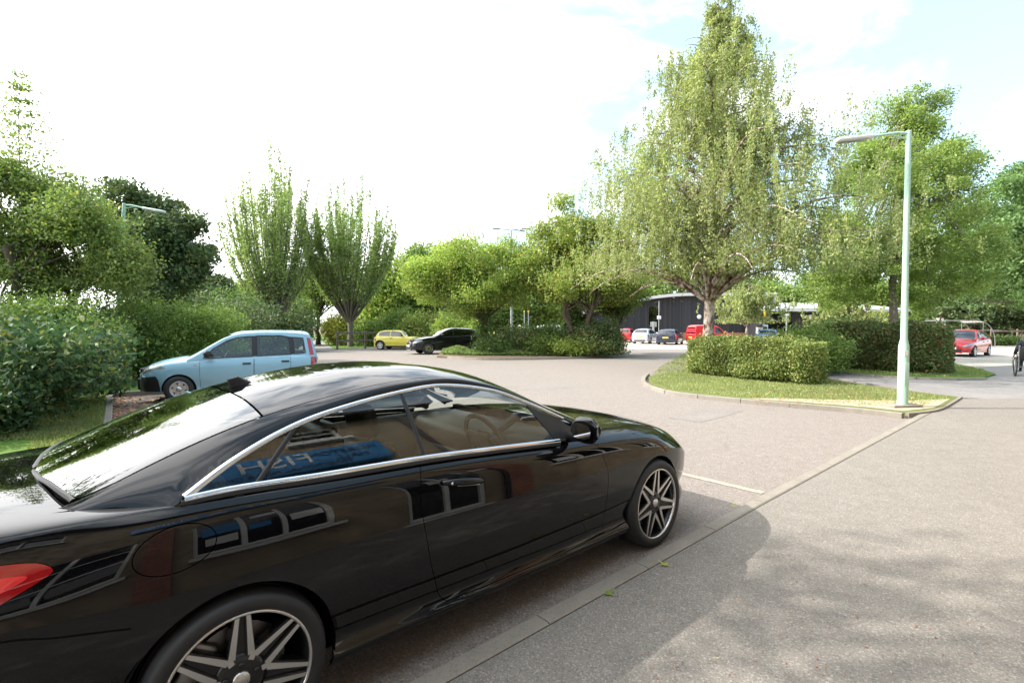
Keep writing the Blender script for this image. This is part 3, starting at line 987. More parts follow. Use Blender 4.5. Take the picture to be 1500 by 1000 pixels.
    s.box(c + R @ Vector((.01, 0, 0)), (.05, .15, .13), bev=.03, rot=R)
    s.tube([c, c + R @ Vector((.3, 0, 0))], .03, 8)
    s.build('steering_wheel', M['leather'], root)
    s = MB(); ringp = [c + R @ Vector((-.012, .176 * math.cos(a), .176 * math.sin(a))) for a in np.linspace(.1, 1.2, 12)]; s.tube(ringp, .010, 8)
    s.build('steering_trim', M['alloy_silver'], root)
    mr = MB(); mr.box((-1.22, 0, 1.20), (.03, .24, .065), bev=.012); mr.build('rear_view_mirror', M['black_plastic'], root)
    st = MB(); st.box((-2.70, .28, 1.256), (.06, .09, .0016), rot=Matrix.Rotation(math.radians(17), 3, 'Y')); st.build('window_sticker', pbr('green_sticker', (.15, .45, .36), .5), root)
    return root, car


M['rear_glass'] = glass_mat('rear_glass', (0.20, 0.26, 0.24))
# ------------------------------------------------------------------ the other cars
def build_car(sp, label, loc, rotz, group, name=None):
    wb, fo, ro, Wd, R = sp['wb'], sp['fo'], sp['ro'], sp['W'], sp['R']
    nose, tail = fo, -(wb + ro)
    ft, rt = sp.get('ft', 1.0), sp.get('rt', 1.0)
    W0 = Curve([(tail - .001, Wd * .86), (tail + .05, Wd * .92), (tail + .25 * rt, Wd * .975), (tail + .6 * rt, Wd), (-.5, Wd), (nose - .62 * ft, Wd * .985), (nose - .34 * ft, Wd * .93), (nose - .16 * ft, Wd * .84), (nose - .05, Wd * .70), (nose, Wd * .60)], .04)
    belt = Curve(sp['belt'], .12); hood = Curve(sp['hood'], .12)
    off = lambda d: (lambda x: W0(x) - d)
    lo = sp.get('lo', .20)
    wA = [off(.09), off(.035), off(.035), off(.008), off(0.0), off(.012), off(.035), off(.085), off(.20), lambda x: W0(x) * .45, lambda x: 0 * x]
    fr = lambda t: (lambda x: lo + (belt(x) - lo) * t)
    zA = [lambda x: lo - .02 + 0 * x, lambda x: lo + .01 + 0 * x, fr(.18), fr(.36), fr(.56), fr(.74), fr(.88), belt,
          lambda x: belt(x) * .6 + hood(x) * .4, lambda x: hood(x) - .008, hood]
    A = Surf(wA, zA)
    ex = [e[0] for e in sp['edge']]
    we, ze = Curve([(e[0], e[2]) for e in sp['edge']], .08), Curve([(e[0], e[1]) for e in sp['edge']], .08)
    roof = Curve(sp['roof'], .10)
    wg0 = lambda x: np.maximum(np.minimum(W0(x) - .055, Wd - .06), we(x) + .012)
    zg0 = lambda x: np.minimum(belt(x) - .07, ze(x) - .03)
    B = Surf([wg0, lambda x: (wg0(x) + we(x)) / 2 + .006, we, lambda x: we(x) * .90 - .012, lambda x: we(x) * .48, lambda x: 0 * x],
             [zg0, lambda x: (zg0(x) + ze(x)) / 2, ze, lambda x: ze(x) * .45 + roof(x) * .55 - .004, lambda x: roof(x) - .008, roof])
    car = Body(A, (1.0, 7.2), B, (0.0, 2.6), (7.0, 10.0), (2.0, 5.0), step=sp.get('step', .06))
    root = thing(name or 'car', label, sp.get('cat', 'car'), (loc[0], loc[1], 0), rotz, group)
    P = sp['paint']; gm = sp.get('glass', M['dark_glass'])
    RA = R + .035
    x0, x1 = tail + .01, nose - .01
    bot = dens([(x0, lo + .06), (-wb - RA, lo + .02)], .06, False) + arc(-wb, R, RA, 200, -20, 24) + dens([(-wb + RA, lo + .01), (-RA, lo + .01)], .1, False) + arc(0, R, RA, 200, -20, 24) + dens([(RA, lo + .02), (x1, lo + .05)], .06, False)
    xc, xr = sp['cowl'], sp['rear_base']
    outer = car.dom('A', bot) + dens([(x1, 10.0), (xc + .02, 10.0), (xc - .1, 7.0), (xr + .02, 7.0), (xr - .02, 10.0), (x0, 10.0)] if xr - x0 > .12 else [(x1, 10.0), (xc + .02, 10.0), (xc - .1, 7.0), (x0 + .02, 7.0), (x0, 7.0)], .06, False)
    holes_all = [('door', d) for d in sp['doors']]
    lamps = sp.get('lamps', []); tl = sp.get('tail_lamps', [])
    for side in (1, -1):
        holes = [car.dom('A', dens(shrink(d, -.0065), .05)) for d in sp['doors']] + [car.dom('A', dens(shrink(l, -.003), .05)) for l in lamps + tl]
        trims = sp.get('trims', [])
        car.patch('body_side', P, 'A', outer, holes, root, side, domain=True)
        for i, d in enumerate(sp['doors']):
            o = car.patch('door', P, 'A', dens(d, .05), (), root, side)
            hx, hz = sp['handles'][i]
            v = A.v_at_z(hx, hz, 1.0, 7.2); q = A(np.array([hx]), np.array([v]))[0]
            MB().box((q[0], -(q[1] + .012) * side, q[2]), (.17, .035, .035), bev=.012).build('door_handle', sp.get('handle_mat', M['black_plastic']), o)
        for l in lamps: car.patch('headlight', M['lamp_glass'], 'A', dens(l, .05), (), root, side, off=.002)
        for l in tl: car.patch('tail_lamp', M['red_lamp'], 'A', dens(l, .05), (), root, side, off=.002)
        for (nm, mat, l) in trims: car.patch(nm, mat, 'A', dens(l, .05), (), root, side, off=.006, skirt=.01)
        for w in sp['windows']:
            sw_ = car.patch('side_window', gm, 'B', dens(w, .05), (), root, side, skirt=0)
            car.strip('window_seal', M['black_plastic'], 'B', dens(shrink(w, -.004), .04), .022, sw_, side, lift=.001, round_=.003, closed=True)
        for (nm, mat, l) in sp.get('upper_trims', []): car.patch(nm, mat, 'B', dens(l, .05), (), root, side, off=.005, skirt=.01)
        wheel_well(root, 0, side, RA + .004, Wd - .03, R, M['cavity'])
        wheel_well(root, -wb, side, RA + .004, Wd - .03, R, M['cavity'])
        st = sp.get('steer', 0.0)
        make_wheel(root, 0, Wd - .015, R, R * sp.get('rim', .66), sp['wheel'], side, .19, st)
        make_wheel(root, -wb, Wd - .015, R, R * sp.get('rim', .66), sp['wheel'], side, .19)
        # mirror
        mx, mz = sp['mirror']
        wv = float(W0(np.array(mx)))
        m = MB()
        m.lathe([(0, -.10), (.05, -.085), (.078, -.02), (.08, .05), (.06, .085), (0, .09)], axis_o=(mx, -(wv + .09) * side, mz), axis='Y', n=14)
        m.tube([(mx, -(wv - .06) * side, mz - .05), (mx, -(wv + .03) * side, mz - .02)], .025, 8)
        m.build('door_mirror', sp.get('mirror_mat', P), root)
    # greenhouse shell
    sw = [car.dom('B', dens(shrink(w, -.004), .05)) for w in sp['windows']]
    f0, f1 = sp['screen']; r1, r0 = sp['rear_screen']
    ve = 3.02
    top = [(f0 + .05, 0.2), (f0 + .05, ve), (f1 - .06, ve), (f1, 3.6), (f1, 5.0), (r1, 5.0), (r1, 3.6), (r1 + .03, ve), (r0 + .02, ve), (r0 + .02, 4.0), (r0 + .02, 5.0), (r0 - .03, 5.0), (r0 - .03, .2)]
    car.patch('roof', P, 'B', dens(top, .06), sw, root, join=True, domain=True)
    car.patch('windscreen', gm, 'B', dens([(f0 + .04, 5.0), (f0 + .04, ve + .02), (f1 - .05, ve + .02), (f1 + .01, 3.6), (f1 + .01, 5.0)], .06), (), root, join=True, domain=True, skirt=0)
    car.patch('rear_window', gm, 'B', dens([(r1 - .005, 5.0), (r1 - .005, 3.6), (r1 + .02, ve + .02), (r0 + .03, ve + .02), (r0 + .03, 5.0)], .04), (), root, join=True, domain=True, skirt=0, step=.04)
    # end caps: front and rear faces follow the body's own end section
    def cap(x, nm, mat, v0, v1, push):
        vv = np.linspace(v0, v1, 26)
        q = A(np.full(26, x), vv)
        pts = [(p[0], -p[1], p[2]) for p in q] + [(p[0], p[1], p[2]) for p in q[::-1]]
        c = np.mean(pts, 0)
        vs = [tuple(p) for p in pts] + [tuple((np.array(p) - c) * .8 + c + np.array((push, 0, 0))) for p in pts]
        n = len(pts)
        fs = [(i, (i + 1) % n, n + (i + 1) % n, n + i) for i in range(n)] + [tuple(range(n, 2 * n))]
        return MB().add(vs, fs, True).build(nm, mat, root)
    cap(x1, 'front_bumper', P, 1.0, 10.0, .03)
    cap(x0, 'tailgate', P, 1.0, 10.0, -.03)
    fx, rx = x1 + .025, x0 - .025
    for (nm, mat, c, s, b) in sp.get('front', []):
        MB().box((fx + c[0], c[1], c[2]), s, bev=b).build(nm, mat, root)
    for (nm, mat, c, s, b) in sp.get('rear', []):
        MB().box((rx + c[0], c[1], c[2]), s, bev=b).build(nm, mat, root)
    b = MB()
    b.box((-wb / 2, 0, .27), (wb - .75, Wd * 1.7, .06)); b.box((-wb - .1, 0, .36), (.8, Wd * 1.1, .06)); b.box((.1, 0, .36), (.9, Wd * 1.1, .06))
    b.box((xc, 0, .6), (.05, Wd * 1.7, .55))
    b.build('underbody', M['cavity'], root)
    car.patch('inner_shell', M['cavity'], 'A', car.dom('A', dens([(x0 + .03, .36), (-wb - RA - .02, .34)], .06, False) + arc(-wb, R, RA + .02, 175, 5, 18) + dens([(-wb + RA, .34), (-RA, .34)], .1, False) + arc(0, R, RA + .02, 175, 5, 18) + [(RA + .03, .34), (x1 - .03, .36)]) + dens([(x1 - .03, 7.4), (x0 + .03, 7.4)], .1, False), (), root, join=True, domain=True, skirt=0, off=-.03, step=.09)
    for sd in (1, -1):
        make_seat(root, sp['seat_x'], .34 * sd, .34, M['leather'], .95, .56, .22)
        if sp.get('rear_seat', True): make_seat(root, sp['seat_x'] - .82, .33 * sd, .40, M['leather'], .95, .50, .26, name='rear_seat')
    MB().box((xc - .35, 0, .80), (.4, Wd * 1.6, .2), bev=.06).build('dashboard', M['leather'], root)
    s = MB(); c = Vector((xc - .62, -.34, .86)); Rm = Matrix.Rotation(math.radians(-28), 3, 'Y')
    s.tube([c + Rm @ Vector((0, .18 * math.cos(a), .18 * math.sin(a))) for a in np.linspace(0, 2 * math.pi, 25)], .015, 8, cap=False)
    s.build('steering_wheel', M['leather'], root)
    return root


def hatch_spec(paint_, L=4.0, H=1.48, Wd=.86, wb=2.52, R=.305, wheel='five', **kw):
    """a plain five-door hatchback, scaled from its length and height"""
    fo = .36 * (L - wb) + .20; ro = L - wb - fo
    t = -(wb + ro)
    zb = .60 * H + .02
    sp = dict(wb=wb, fo=fo, ro=ro, W=Wd, R=R, wheel=wheel, paint=paint_, lo=.20,
              belt=[(t, zb + .05), (t + .5, zb + .08), (-1.6, zb + .03), (-.6, zb - .01), (0, zb - .08), (.35, zb - .16), (fo - .08, .62), (fo, .56)],
              hood=[(t, zb + .02), (-.6, zb + .10), (-.2, zb + .06), (.2, zb - .02), (fo - .12, .72), (fo, .60)],
              roof=[(-.30, zb + .04), (-.6, zb + .17), (-1.0, H - .17), (-1.35, H - .03), (-1.75, H), (-2.3, H - .02), (t + .62, H - .09), (t + .36, H - .22), (t + .14, H - .46), (t + .03, zb)],
              edge=[(-.30, zb - .04, Wd - .06), (-.6, zb + .06, Wd - .09), (-1.0, H - .28, Wd - .20), (-1.35, H - .14, Wd - .26), (-1.75, H - .10, Wd - .27), (-2.3, H - .12, Wd - .26), (t + .62, H - .18, Wd - .25), (t + .36, H - .30, Wd - .20), (t + .14, H - .50, Wd - .13), (t + .03, zb - .04, Wd - .12)],
              cowl=-.34, rear_base=t + .10, screen=(-.40, -1.22), rear_screen=(t + .56, t + .13), seat_x=-1.45, mirror=(-.78, zb + .10),
              doors=[[(-.52, .30), (-.50, zb - .06), (-1.60, zb - .02), (-1.60, .30)], [(-1.62, .30), (-1.62, zb - .02), (-2.28, zb + .01), (-2.30, .62), (-2.02, .36), (-1.98, .30)]],
              handles=[(-1.45, zb - .12), (-2.18, zb - .09)],
              windows=[[(-.86, zb + .055), (-1.02, H - .31), (-1.35, H - .17), (-1.575, H - .145), (-1.575, zb + .06)], [(-1.66, zb + .06), (-1.66, H - .14), (-2.25, H - .155), (t + .66, H - .22), (t + .50, zb + .13), (t + .60, zb + .09)]],
              lamps=[[(fo - .50, .70), (fo - .20, .60), (fo - .05, .545), (fo - .03, .60), (fo - .22, .70), (fo - .46, .755)]],
              tail_lamps=[[(t + .28, zb - .02), (t + .06, zb + .02), (t + .05, zb - .24), (t + .16, zb - .20)]],
              front=[('grille', M['black_plastic'], (0, 0, .36), (.05, .9, .16), .02), ('number_plate', M['white_plate'], (.03, 0, .47), (.02, .52, .11), .004), ('upper_grille', M['black_plastic'], (-.01, 0, .58), (.05, .7, .05), .015)],
              rear=[('number_plate', M['yellow_plate'], (-.01, 0, .66), (.02, .52, .11), .004), ('bumper_insert', M['black_plastic'], (-.005, 0, .33), (.04, 1.1, .12), .015)])
    sp.update(kw)
    return sp


def panda_spec(paint_):
    t = -2.30 - .48; fo = .76
    bp = M['black_plastic']
    return dict(wb=2.30, fo=fo, ro=.48, W=.79, R=.285, rim=.60, wheel='hub6', paint=paint_, lo=.20, ft=.75, rt=.5, step=.035, glass=M['glass'],
                belt=[(t, .92), (-2.4, .955), (-1.5, .93), (-.7, .90), (-.3, .89), (.1, .86), (.4, .81), (.62, .72), (fo, .61)],
                hood=[(t, .92), (-.7, .985), (-.3, .985), (0, .96), (.3, .905), (.58, .81), (fo, .66)],
                roof=[(-.08, .975), (-.26, 1.065), (-.60, 1.275), (-.90, 1.445), (-1.18, 1.52), (-1.7, 1.545), (-2.2, 1.535), (-2.55, 1.505), (-2.64, 1.45), (-2.71, 1.25), (-2.76, 1.0), (-2.78, .92)],
                edge=[(-.08, .86, .72), (-.26, .95, .70), (-.60, 1.175, .64), (-.90, 1.35, .585), (-1.18, 1.43, .56), (-1.7, 1.455, .555), (-2.2, 1.445, .555), (-2.55, 1.40, .56), (-2.64, 1.34, .565), (-2.71, 1.18, .60), (-2.76, .96, .65), (-2.78, .88, .66)],
                cowl=-.13, rear_base=t + .06, screen=(-.19, -.95), rear_screen=(-2.64, -2.74), seat_x=-1.40, mirror=(-.55, 1.03), mirror_mat=bp, steer=math.radians(6),
                doors=[[(-.40, .30), (-.38, .86), (-1.425, .90), (-1.425, .30)], [(-1.45, .30), (-1.45, .90), (-2.19, .925), (-2.19, .68), (-1.98, .54), (-1.91, .30)]],
                handles=[(-1.29, .80), (-2.08, .83)],
                windows=[[(-.45, .93), (-.63, 1.13), (-.90, 1.305), (-1.10, 1.375), (-1.385, 1.40), (-1.405, .955)], [(-1.50, .96), (-1.49, 1.41), (-1.98, 1.41), (-2.14, 1.38), (-2.20, .985)], [(-2.285, .99), (-2.25, 1.37), (-2.46, 1.35), (-2.51, 1.01)]],
                upper_trims=[('door_pillar', bp, [(-1.41, .95), (-1.39, 1.405), (-1.485, 1.415), (-1.495, .955)]), ('door_pillar', bp, [(-2.205, .98), (-2.145, 1.386), (-2.245, 1.38), (-2.28, .985)]),
                             ('tail_lamp', M['red_lamp'], [(-2.61, .955), (-2.545, 1.36), (-2.625, 1.34), (-2.70, .955)])],
                lamps=[[(.24, .735), (.42, .715), (.60, .64), (.72, .60), (.715, .66), (.60, .765), (.38, .815)]],
                tail_lamps=[[(-2.63, .70), (-2.63, .915), (-2.74, .905), (-2.75, .70)]],
                trims=[('bumper', bp, [(.335, .24), (.37, .50), (.42, .575), (.725, .545), (.735, .25)]), ('bumper', bp, [(-2.66, .26), (-2.66, .50), (-2.75, .50), (-2.75, .26)]),
                       ('indicator', pbr('amber_repeater', (.6, .3, .12), .2), [(-.27, .775), (-.27, .80), (-.33, .80), (-.33, .775)])],
                front=[('bumper', bp, (-.02, 0, .40), (.09, .96, .26), .04), ('grille', bp, (-.02, 0, .66), (.05, .62, .13), .02), ('grille_bar', M['chrome'], (.02, 0, .66), (.02, .56, .02), .006), ('number_plate', M['white_plate'], (.05, 0, .40), (.02, .52, .11), .004)],
                rear=[('bumper', bp, (0, 0, .38), (.08, 1.2, .22), .03), ('number_plate', M['yellow_plate'], (-.02, 0, .72), (.02, .5, .11), .004)])


def mini_spec(paint_):
    t = -2.467 - .53; fo = .70
    bp = M['black_plastic']
    return dict(wb=2.467, fo=fo, ro=.53, W=.84, R=.30, rim=.68, wheel='five', paint=paint_, lo=.22, ft=.8, rt=.5, step=.06,
                belt=[(t, .88), (-2.3, .955), (-1.2, .94), (-.4, .915), (0, .89), (.3, .84), (.55, .74), (fo, .60)],
                hood=[(t, .9), (-.7, .96), (-.3, .955), (0, .94), (.3, .90), (.55, .80), (fo, .64)],
                roof=[(-.45, .96), (-.62, 1.06), (-.85, 1.25), (-1.05, 1.355), (-1.4, 1.405), (-1.9, 1.41), (-2.4, 1.385), (-2.62, 1.33), (-2.72, 1.20), (-2.86, .98), (-2.95, .9)],
                edge=[(-.45, .89, .74), (-.62, .98, .71), (-.85, 1.16, .645), (-1.05, 1.275, .61), (-1.4, 1.325, .595), (-1.9, 1.325, .595), (-2.4, 1.30, .60), (-2.62, 1.25, .61), (-2.72, 1.14, .635), (-2.86, .95, .69), (-2.95, .85, .70)],
                cowl=-.50, rear_base=t + .10, screen=(-.54, -1.06), rear_screen=(-2.65, -2.82), seat_x=-1.5, mirror=(-.78, 1.02), mirror_mat=bp,
                doors=[[(-.52, .32), (-.50, .88), (-1.78, .915), (-1.80, .50), (-1.70, .32)]], handles=[(-1.62, .82)],
                windows=[[(-.76, .965), (-.90, 1.16), (-1.06, 1.25), (-1.40, 1.297), (-1.70, 1.30), (-1.70, .975)], [(-1.78, .98), (-1.78, 1.30), (-2.36, 1.27), (-2.55, 1.22), (-2.60, 1.0)]],
                lamps=[[(.30, .72), (.44, .66), (.56, .62), (.60, .68), (.50, .77), (.36, .80)]],
                tail_lamps=[[(t + .20, .62), (t + .20, .84), (t + .07, .82), (t + .07, .62)]],
                trims=[('sill_trim', bp, [(-.36, .24), (-.36, .30), (-2.1, .30), (-2.1, .24)]),
                       ('arch_trim', bp, arc(-2.467, .30, .337, 0, 180, 16) + arc(-2.467, .30, .395, 180, 0, 16)), ('arch_trim', bp, arc(0, .30, .337, 0, 180, 16) + arc(0, .30, .395, 180, 0, 16))],
                front=[('grille', M['chrome'], (0, 0, .58), (.05, .7, .14), .03), ('bumper', bp, (0, 0, .34), (.05, .9, .12), .02)],
                rear=[('number_plate', M['yellow_plate'], (-.02, 0, .66), (.02, .5, .11), .004), ('bumper', bp, (0, 0, .36), (.05, 1.1, .12), .02)])


def suv_spec(paint_):
    t = -2.646 - .81; fo = .92
    bp = M['black_plastic']
    sp = hatch_spec(paint_, 4.38, 1.59, .90, 2.646, .345, 'dark10')
    zb = 1.03
    sp.update(fo=fo, ro=.81, lo=.24, glass=M['dark_glass'],
              belt=[(t, 1.08), (t + .5, 1.10), (-1.6, 1.04), (-.6, 1.0), (0, .965), (.4, .89), (fo - .15, .78), (fo, .68)],
              hood=[(t, 1.05), (-.6, 1.09), (-.2, 1.07), (.3, 1.0), (fo - .15, .88), (fo, .72)],
              roof=[(-.35, 1.08), (-.65, 1.20), (-1.05, 1.42), (-1.4, 1.54), (-1.8, 1.59), (-2.4, 1.57), (t + .62, 1.545), (t + .38, 1.48), (t + .16, 1.20), (t + .03, 1.0)],
              edge=[(-.35, .98, .80), (-.65, 1.09, .78), (-1.05, 1.32, .69), (-1.4, 1.44, .635), (-1.8, 1.49, .62), (-2.4, 1.46, .62), (t + .62, 1.43, .64), (t + .38, 1.36, .67), (t + .16, 1.13, .74), (t + .03, .96, .77)],
              cowl=-.38, rear_base=t + .10, screen=(-.45, -1.28), rear_screen=(t + .56, t + .14), mirror=(-.80, 1.14),
              doors=[[(-.50, .36), (-.48, .95), (-1.60, .99), (-1.60, .36)], [(-1.62, .36), (-1.62, .99), (-2.42, 1.03), (-2.42, .75), (-2.22, .52), (-2.16, .36)]], handles=[(-1.45, .90), (-2.25, .94)],
              windows=[[(-.90, 1.09), (-1.08, 1.30), (-1.40, 1.41), (-1.58, 1.44), (-1.58, 1.10)], [(-1.64, 1.10), (-1.64, 1.445), (-2.30, 1.42), (t + .66, 1.36), (t + .44, 1.19), (t + .60, 1.15)]],
              lamps=[[(.36, .80), (.62, .72), (.84, .64), (.86, .70), (.70, .78), (.44, .86)]], tail_lamps=[[(t + .40, .98), (t + .06, 1.0), (t + .06, .84), (t + .30, .90)]],
              trims=[('sill_trim', bp, [(-.40, .26), (-.40, .40), (-2.2, .40), (-2.2, .26)])],
              front=[('grille', M['chrome'], (.0, 0, .66), (.05, .52, .16), .03), ('grille_mesh', bp, (.025, 0, .66), (.03, .40, .11), .01), ('number_plate', M['white_plate'], (.05, 0, .50), (.02, .52, .11), .004),
                     ('lower_grille', bp, (.0, 0, .36), (.06, 1.0, .14), .03), ('skid_plate', M['alloy_silver'], (.03, 0, .27), (.04, .7, .05), .015)])
    return sp


def van_spec(paint_):
    t = -2.70 - .85; fo = .85
    sp = hatch_spec(paint_, 4.4, 1.82, .86, 2.70, .32, 'hub6')
    sp.update(fo=fo, ro=.85, cat='van', rear_seat=False,
              belt=[(t, 1.00), (-1.6, 1.0), (-.6, .98), (0, .93), (.4, .86), (fo - .15, .74), (fo, .64)],
              hood=[(t, 1.0), (-.6, 1.10), (-.2, 1.08), (.3, .98), (fo - .15, .82), (fo, .68)],
              roof=[(-.10, 1.06), (-.45, 1.25), (-.85, 1.56), (-1.15, 1.76), (-1.5, 1.82), (-2.4, 1.82), (t + .35, 1.81), (t + .12, 1.76), (t + .05, 1.4), (t + .01, 1.0)],
              edge=[(-.10, .95, .77), (-.45, 1.12, .75), (-.85, 1.44, .70), (-1.15, 1.64, .68), (-1.5, 1.70, .675), (-2.4, 1.70, .675), (t + .35, 1.69, .675), (t + .12, 1.65, .68), (t + .05, 1.35, .71), (t + .01, .95, .74)],
              cowl=-.14, rear_base=t + .06, screen=(-.2, -1.0), rear_screen=(t + .095, t + .055), mirror=(-.55, 1.16),
              doors=[[(-.42, .34), (-.40, .93), (-1.50, .95), (-1.50, .34)], [(-1.55, .34), (-1.55, .95), (-2.25, .95), (-2.25, .34)]], handles=[(-1.36, .86), (-1.66, .86)],
              windows=[[(-.62, 1.05), (-.90, 1.38), (-1.12, 1.53), (-1.45, 1.58), (-1.45, 1.08)]],
              lamps=[[(.32, .74), (.56, .68), (.76, .60), (.78, .66), (.64, .76), (.40, .82)]], tail_lamps=[[(t + .14, .80), (t + .14, 1.0), (t + .05, 1.0), (t + .05, .72)]])
    return sp


def place_cars():
    blue = paint('pale_blue_paint', (0.24, 0.42, 0.52), metal=.25, rough=.4)
    yellow = paint('yellow_green_paint', (0.60, 0.52, 0.06), rough=.35)
    red = paint('red_paint', (0.50, 0.012, 0.018), rough=.35)
    red2 = paint('bright_red_paint', (0.62, 0.02, 0.03), rough=.4)
    silver = paint('silver_paint', (0.52, 0.53, 0.55), metal=.5, rough=.4)
    navy = paint('navy_paint', (0.02, 0.026, 0.055), metal=.2, rough=.4)
    bluep = paint('bright_blue_paint', (0.05, 0.16, 0.45), rough=.4)
    white = paint('white_paint', (0.75, 0.75, 0.74), rough=.4)
    th = math.radians(180 + 24)
    # front axle point from the near front wheel
    g_ = 'cars parked round the car park'
    u = Vector((math.cos(th), math.sin(th), 0)); r_ = Vector((u.y, -u.x, 0))

    def place(spec, wheel_px, rz, side, label, name='car', **kw):
        """wheel_px: ground pixel under the visible front (or rear) wheel; side=+1 if the car's right side shows"""
        uu = Vector((math.cos(rz), math.sin(rz), 0)); rr_ = Vector((uu.y, -uu.x, 0))
        p = Vector((*at(*wheel_px), 0)) - rr_ * (spec['W'] - .05) * side
        if kw.get('rear'): p = p + uu * spec['wb']
        return build_car(spec, label, (p.x, p.y), rz, g_, name)
    place(panda_spec(blue), (263, 589), th, -1, 'small pale blue upright hatchback beside the bushes, facing left', 'hatchback')
    place(mini_spec(yellow), (557, 512), math.radians(-10), 1, 'small yellow-green three-door hatchback by the wooden rail fence', 'hatchback', rear=True)
    place(suv_spec(M['black_paint2']), (628, 519), math.radians(180 + 28), -1, 'glossy black tall crossover nosing out beside the yellow car', 'crossover')
    place(hatch_spec(red, 4.0, 1.50, .86, 2.52, .31, 'five', step=.05), (1427, 523), math.radians(214), -1, 'metallic red hatchback facing the camera beside the dark hedge', 'hatchback')
    place(hatch_spec(silver, 4.1, 1.49, .87, 2.54, .315, 'five'), (953, 503.5), math.radians(58), 1, 'silver hatchback seen from behind between a red and a navy car', 'hatchback', rear=True)
    place(hatch_spec(navy, 4.5, 1.47, .90, 2.68, .32, 'five'), (992, 505), math.radians(62), 1, 'dark navy estate car seen from behind beside the red van', 'estate_car', rear=True)
    place(hatch_spec(red2, 4.0, 1.50, .86, 2.5, .30, 'five'), (926, 501.0), math.radians(62), 1, 'bright red hatchback half hidden by the island shrubs', 'hatchback', rear=True)
    place(van_spec(red2), (1031, 504.8), math.radians(14), 1, 'bright red delivery van parked behind the birch trunk', 'van', rear=True)
    place(hatch_spec(bluep, 3.9, 1.46, .85, 2.5, .30, 'five'), (1141, 509), math.radians(60), 1, 'blue hatchback mostly hidden behind the hedge', 'hatchback', rear=True)
    place(van_spec(white), (770, 503), math.radians(178), -1, 'white van parked behind the planted island', 'van')


M['black_paint2'] = paint('black_metallic_paint', (0.006, 0.006, 0.007), rough=0.3, spec=.2)
# ------------------------------------------------------------------ ground materials
def ground_mat(name, base, dark, light, speck=0.5, grain=90.0, patch=0.6, rough=0.9, bump=0.14, warm=None):
    m, t, out = newmat(name)
    b = nd(t, 'ShaderNodeBsdfPrincipled', inp={'Roughness': rough, 'Specular IOR Level': 0.25})
    tc = t.nodes.new('ShaderNodeTexCoord')
    P = tc.outputs['Object']
    big = nd(t, 'ShaderNodeTexNoise', inp={'Scale': patch, 'Detail': 6.0, 'Roughness': 0.6})
    mid = nd(t, 'ShaderNodeTexNoise', inp={'Scale': 7.0, 'Detail': 4.0, 'Roughness': 0.6})
    vor = nd(t, 'ShaderNodeTexVoronoi', inp={'Scale': grain})
    fine = nd(t, 'ShaderNodeTexNoise', inp={'Scale': grain * 2.2, 'Detail': 2.0, 'Roughness': 0.7})
    for n in (big, mid, vor, fine): t.links.new(P, n.inputs['Vector'])
    r1 = nd(t, 'ShaderNodeMapRange', inp={'From Min': 0.3, 'From Max': 0.7})
    t.links.new(big.outputs['Fac'], r1.inputs['Value'])
    m1 = nd(t, 'ShaderNodeMix', data_type='RGBA')
    m1.inputs[6].default_value = (*base, 1); m1.inputs[7].default_value = (*(warm or light), 1)
    t.links.new(mth(t, 'MULTIPLY', r1.outputs[0], 0.5), m1.inputs[0])
    # stones: some light, some dark, seen as grain
    st = nd(t, 'ShaderNodeSeparateColor'); t.links.new(vor.outputs['Color'], st.inputs[0])
    m2 = nd(t, 'ShaderNodeMix', data_type='RGBA')
    t.links.new(m1.outputs[2], m2.inputs[6]); m2.inputs[7].default_value = (*light, 1)
    rl = nd(t, 'ShaderNodeMapRange', inp={'From Min': 0.70, 'From Max': 0.98, 'To Max': speck})
    t.links.new(st.outputs[0], rl.inputs['Value']); t.links.new(rl.outputs[0], m2.inputs[0])
    m3 = nd(t, 'ShaderNodeMix', data_type='RGBA')
    t.links.new(m2.outputs[2], m3.inputs[6]); m3.inputs[7].default_value = (*dark, 1)
    rd = nd(t, 'ShaderNodeMapRange', inp={'From Min': 0.62, 'From Max': 0.95, 'To Max': speck * 1.1})
    t.links.new(st.outputs[1], rd.inputs['Value']); t.links.new(rd.outputs[0], m3.inputs[0])
    m4 = nd(t, 'ShaderNodeMix', data_type='RGBA', blend_type='MULTIPLY')
    m4.inputs[0].default_value = 1.0
    t.links.new(m3.outputs[2], m4.inputs[6])
    g = nd(t, 'ShaderNodeMapRange', inp={'From Min': 0.25, 'From Max': 0.75, 'To Min': 0.90, 'To Max': 1.09})
    t.links.new(mid.outputs['Fac'], g.inputs['Value'])
    cc = nd(t, 'ShaderNodeCombineColor')
    for i in range(3): t.links.new(g.outputs[0], cc.inputs[i])
    t.links.new(cc.outputs[0], m4.inputs[7])
    # stains and drips: irregular darker patches
    sn = nd(t, 'ShaderNodeTexNoise', inp={'Scale': 0.9, 'Detail': 7.0, 'Roughness': 0.72, 'Distortion': 1.2}); t.links.new(P, sn.inputs['Vector'])
    sr = nd(t, 'ShaderNodeMapRange', inp={'From Min': 0.60, 'From Max': 0.74, 'To Min': 1.0, 'To Max': 0.80}); t.links.new(sn.outputs['Fac'], sr.inputs['Value'])
    sv = nd(t, 'ShaderNodeVectorMath', operation='SCALE'); t.links.new(m4.outputs[2], sv.inputs[0]); t.links.new(sr.outputs[0], sv.inputs['Scale'])
    t.links.new(sv.outputs[0], b.inputs['Base Color'])
    bp = nd(t, 'ShaderNodeBump', inp={'Strength': bump, 'Distance': 0.006})
    hsum = mth(t, 'ADD', vor.outputs['Distance'], mth(t, 'MULTIPLY', fine.outputs['Fac'], 0.7))
    t.links.new(hsum, bp.inputs['Height']); t.links.new(bp.outputs[0], b.inputs['Normal'])
    t.links.new(b.outputs[0], out.inputs[0])
    return m


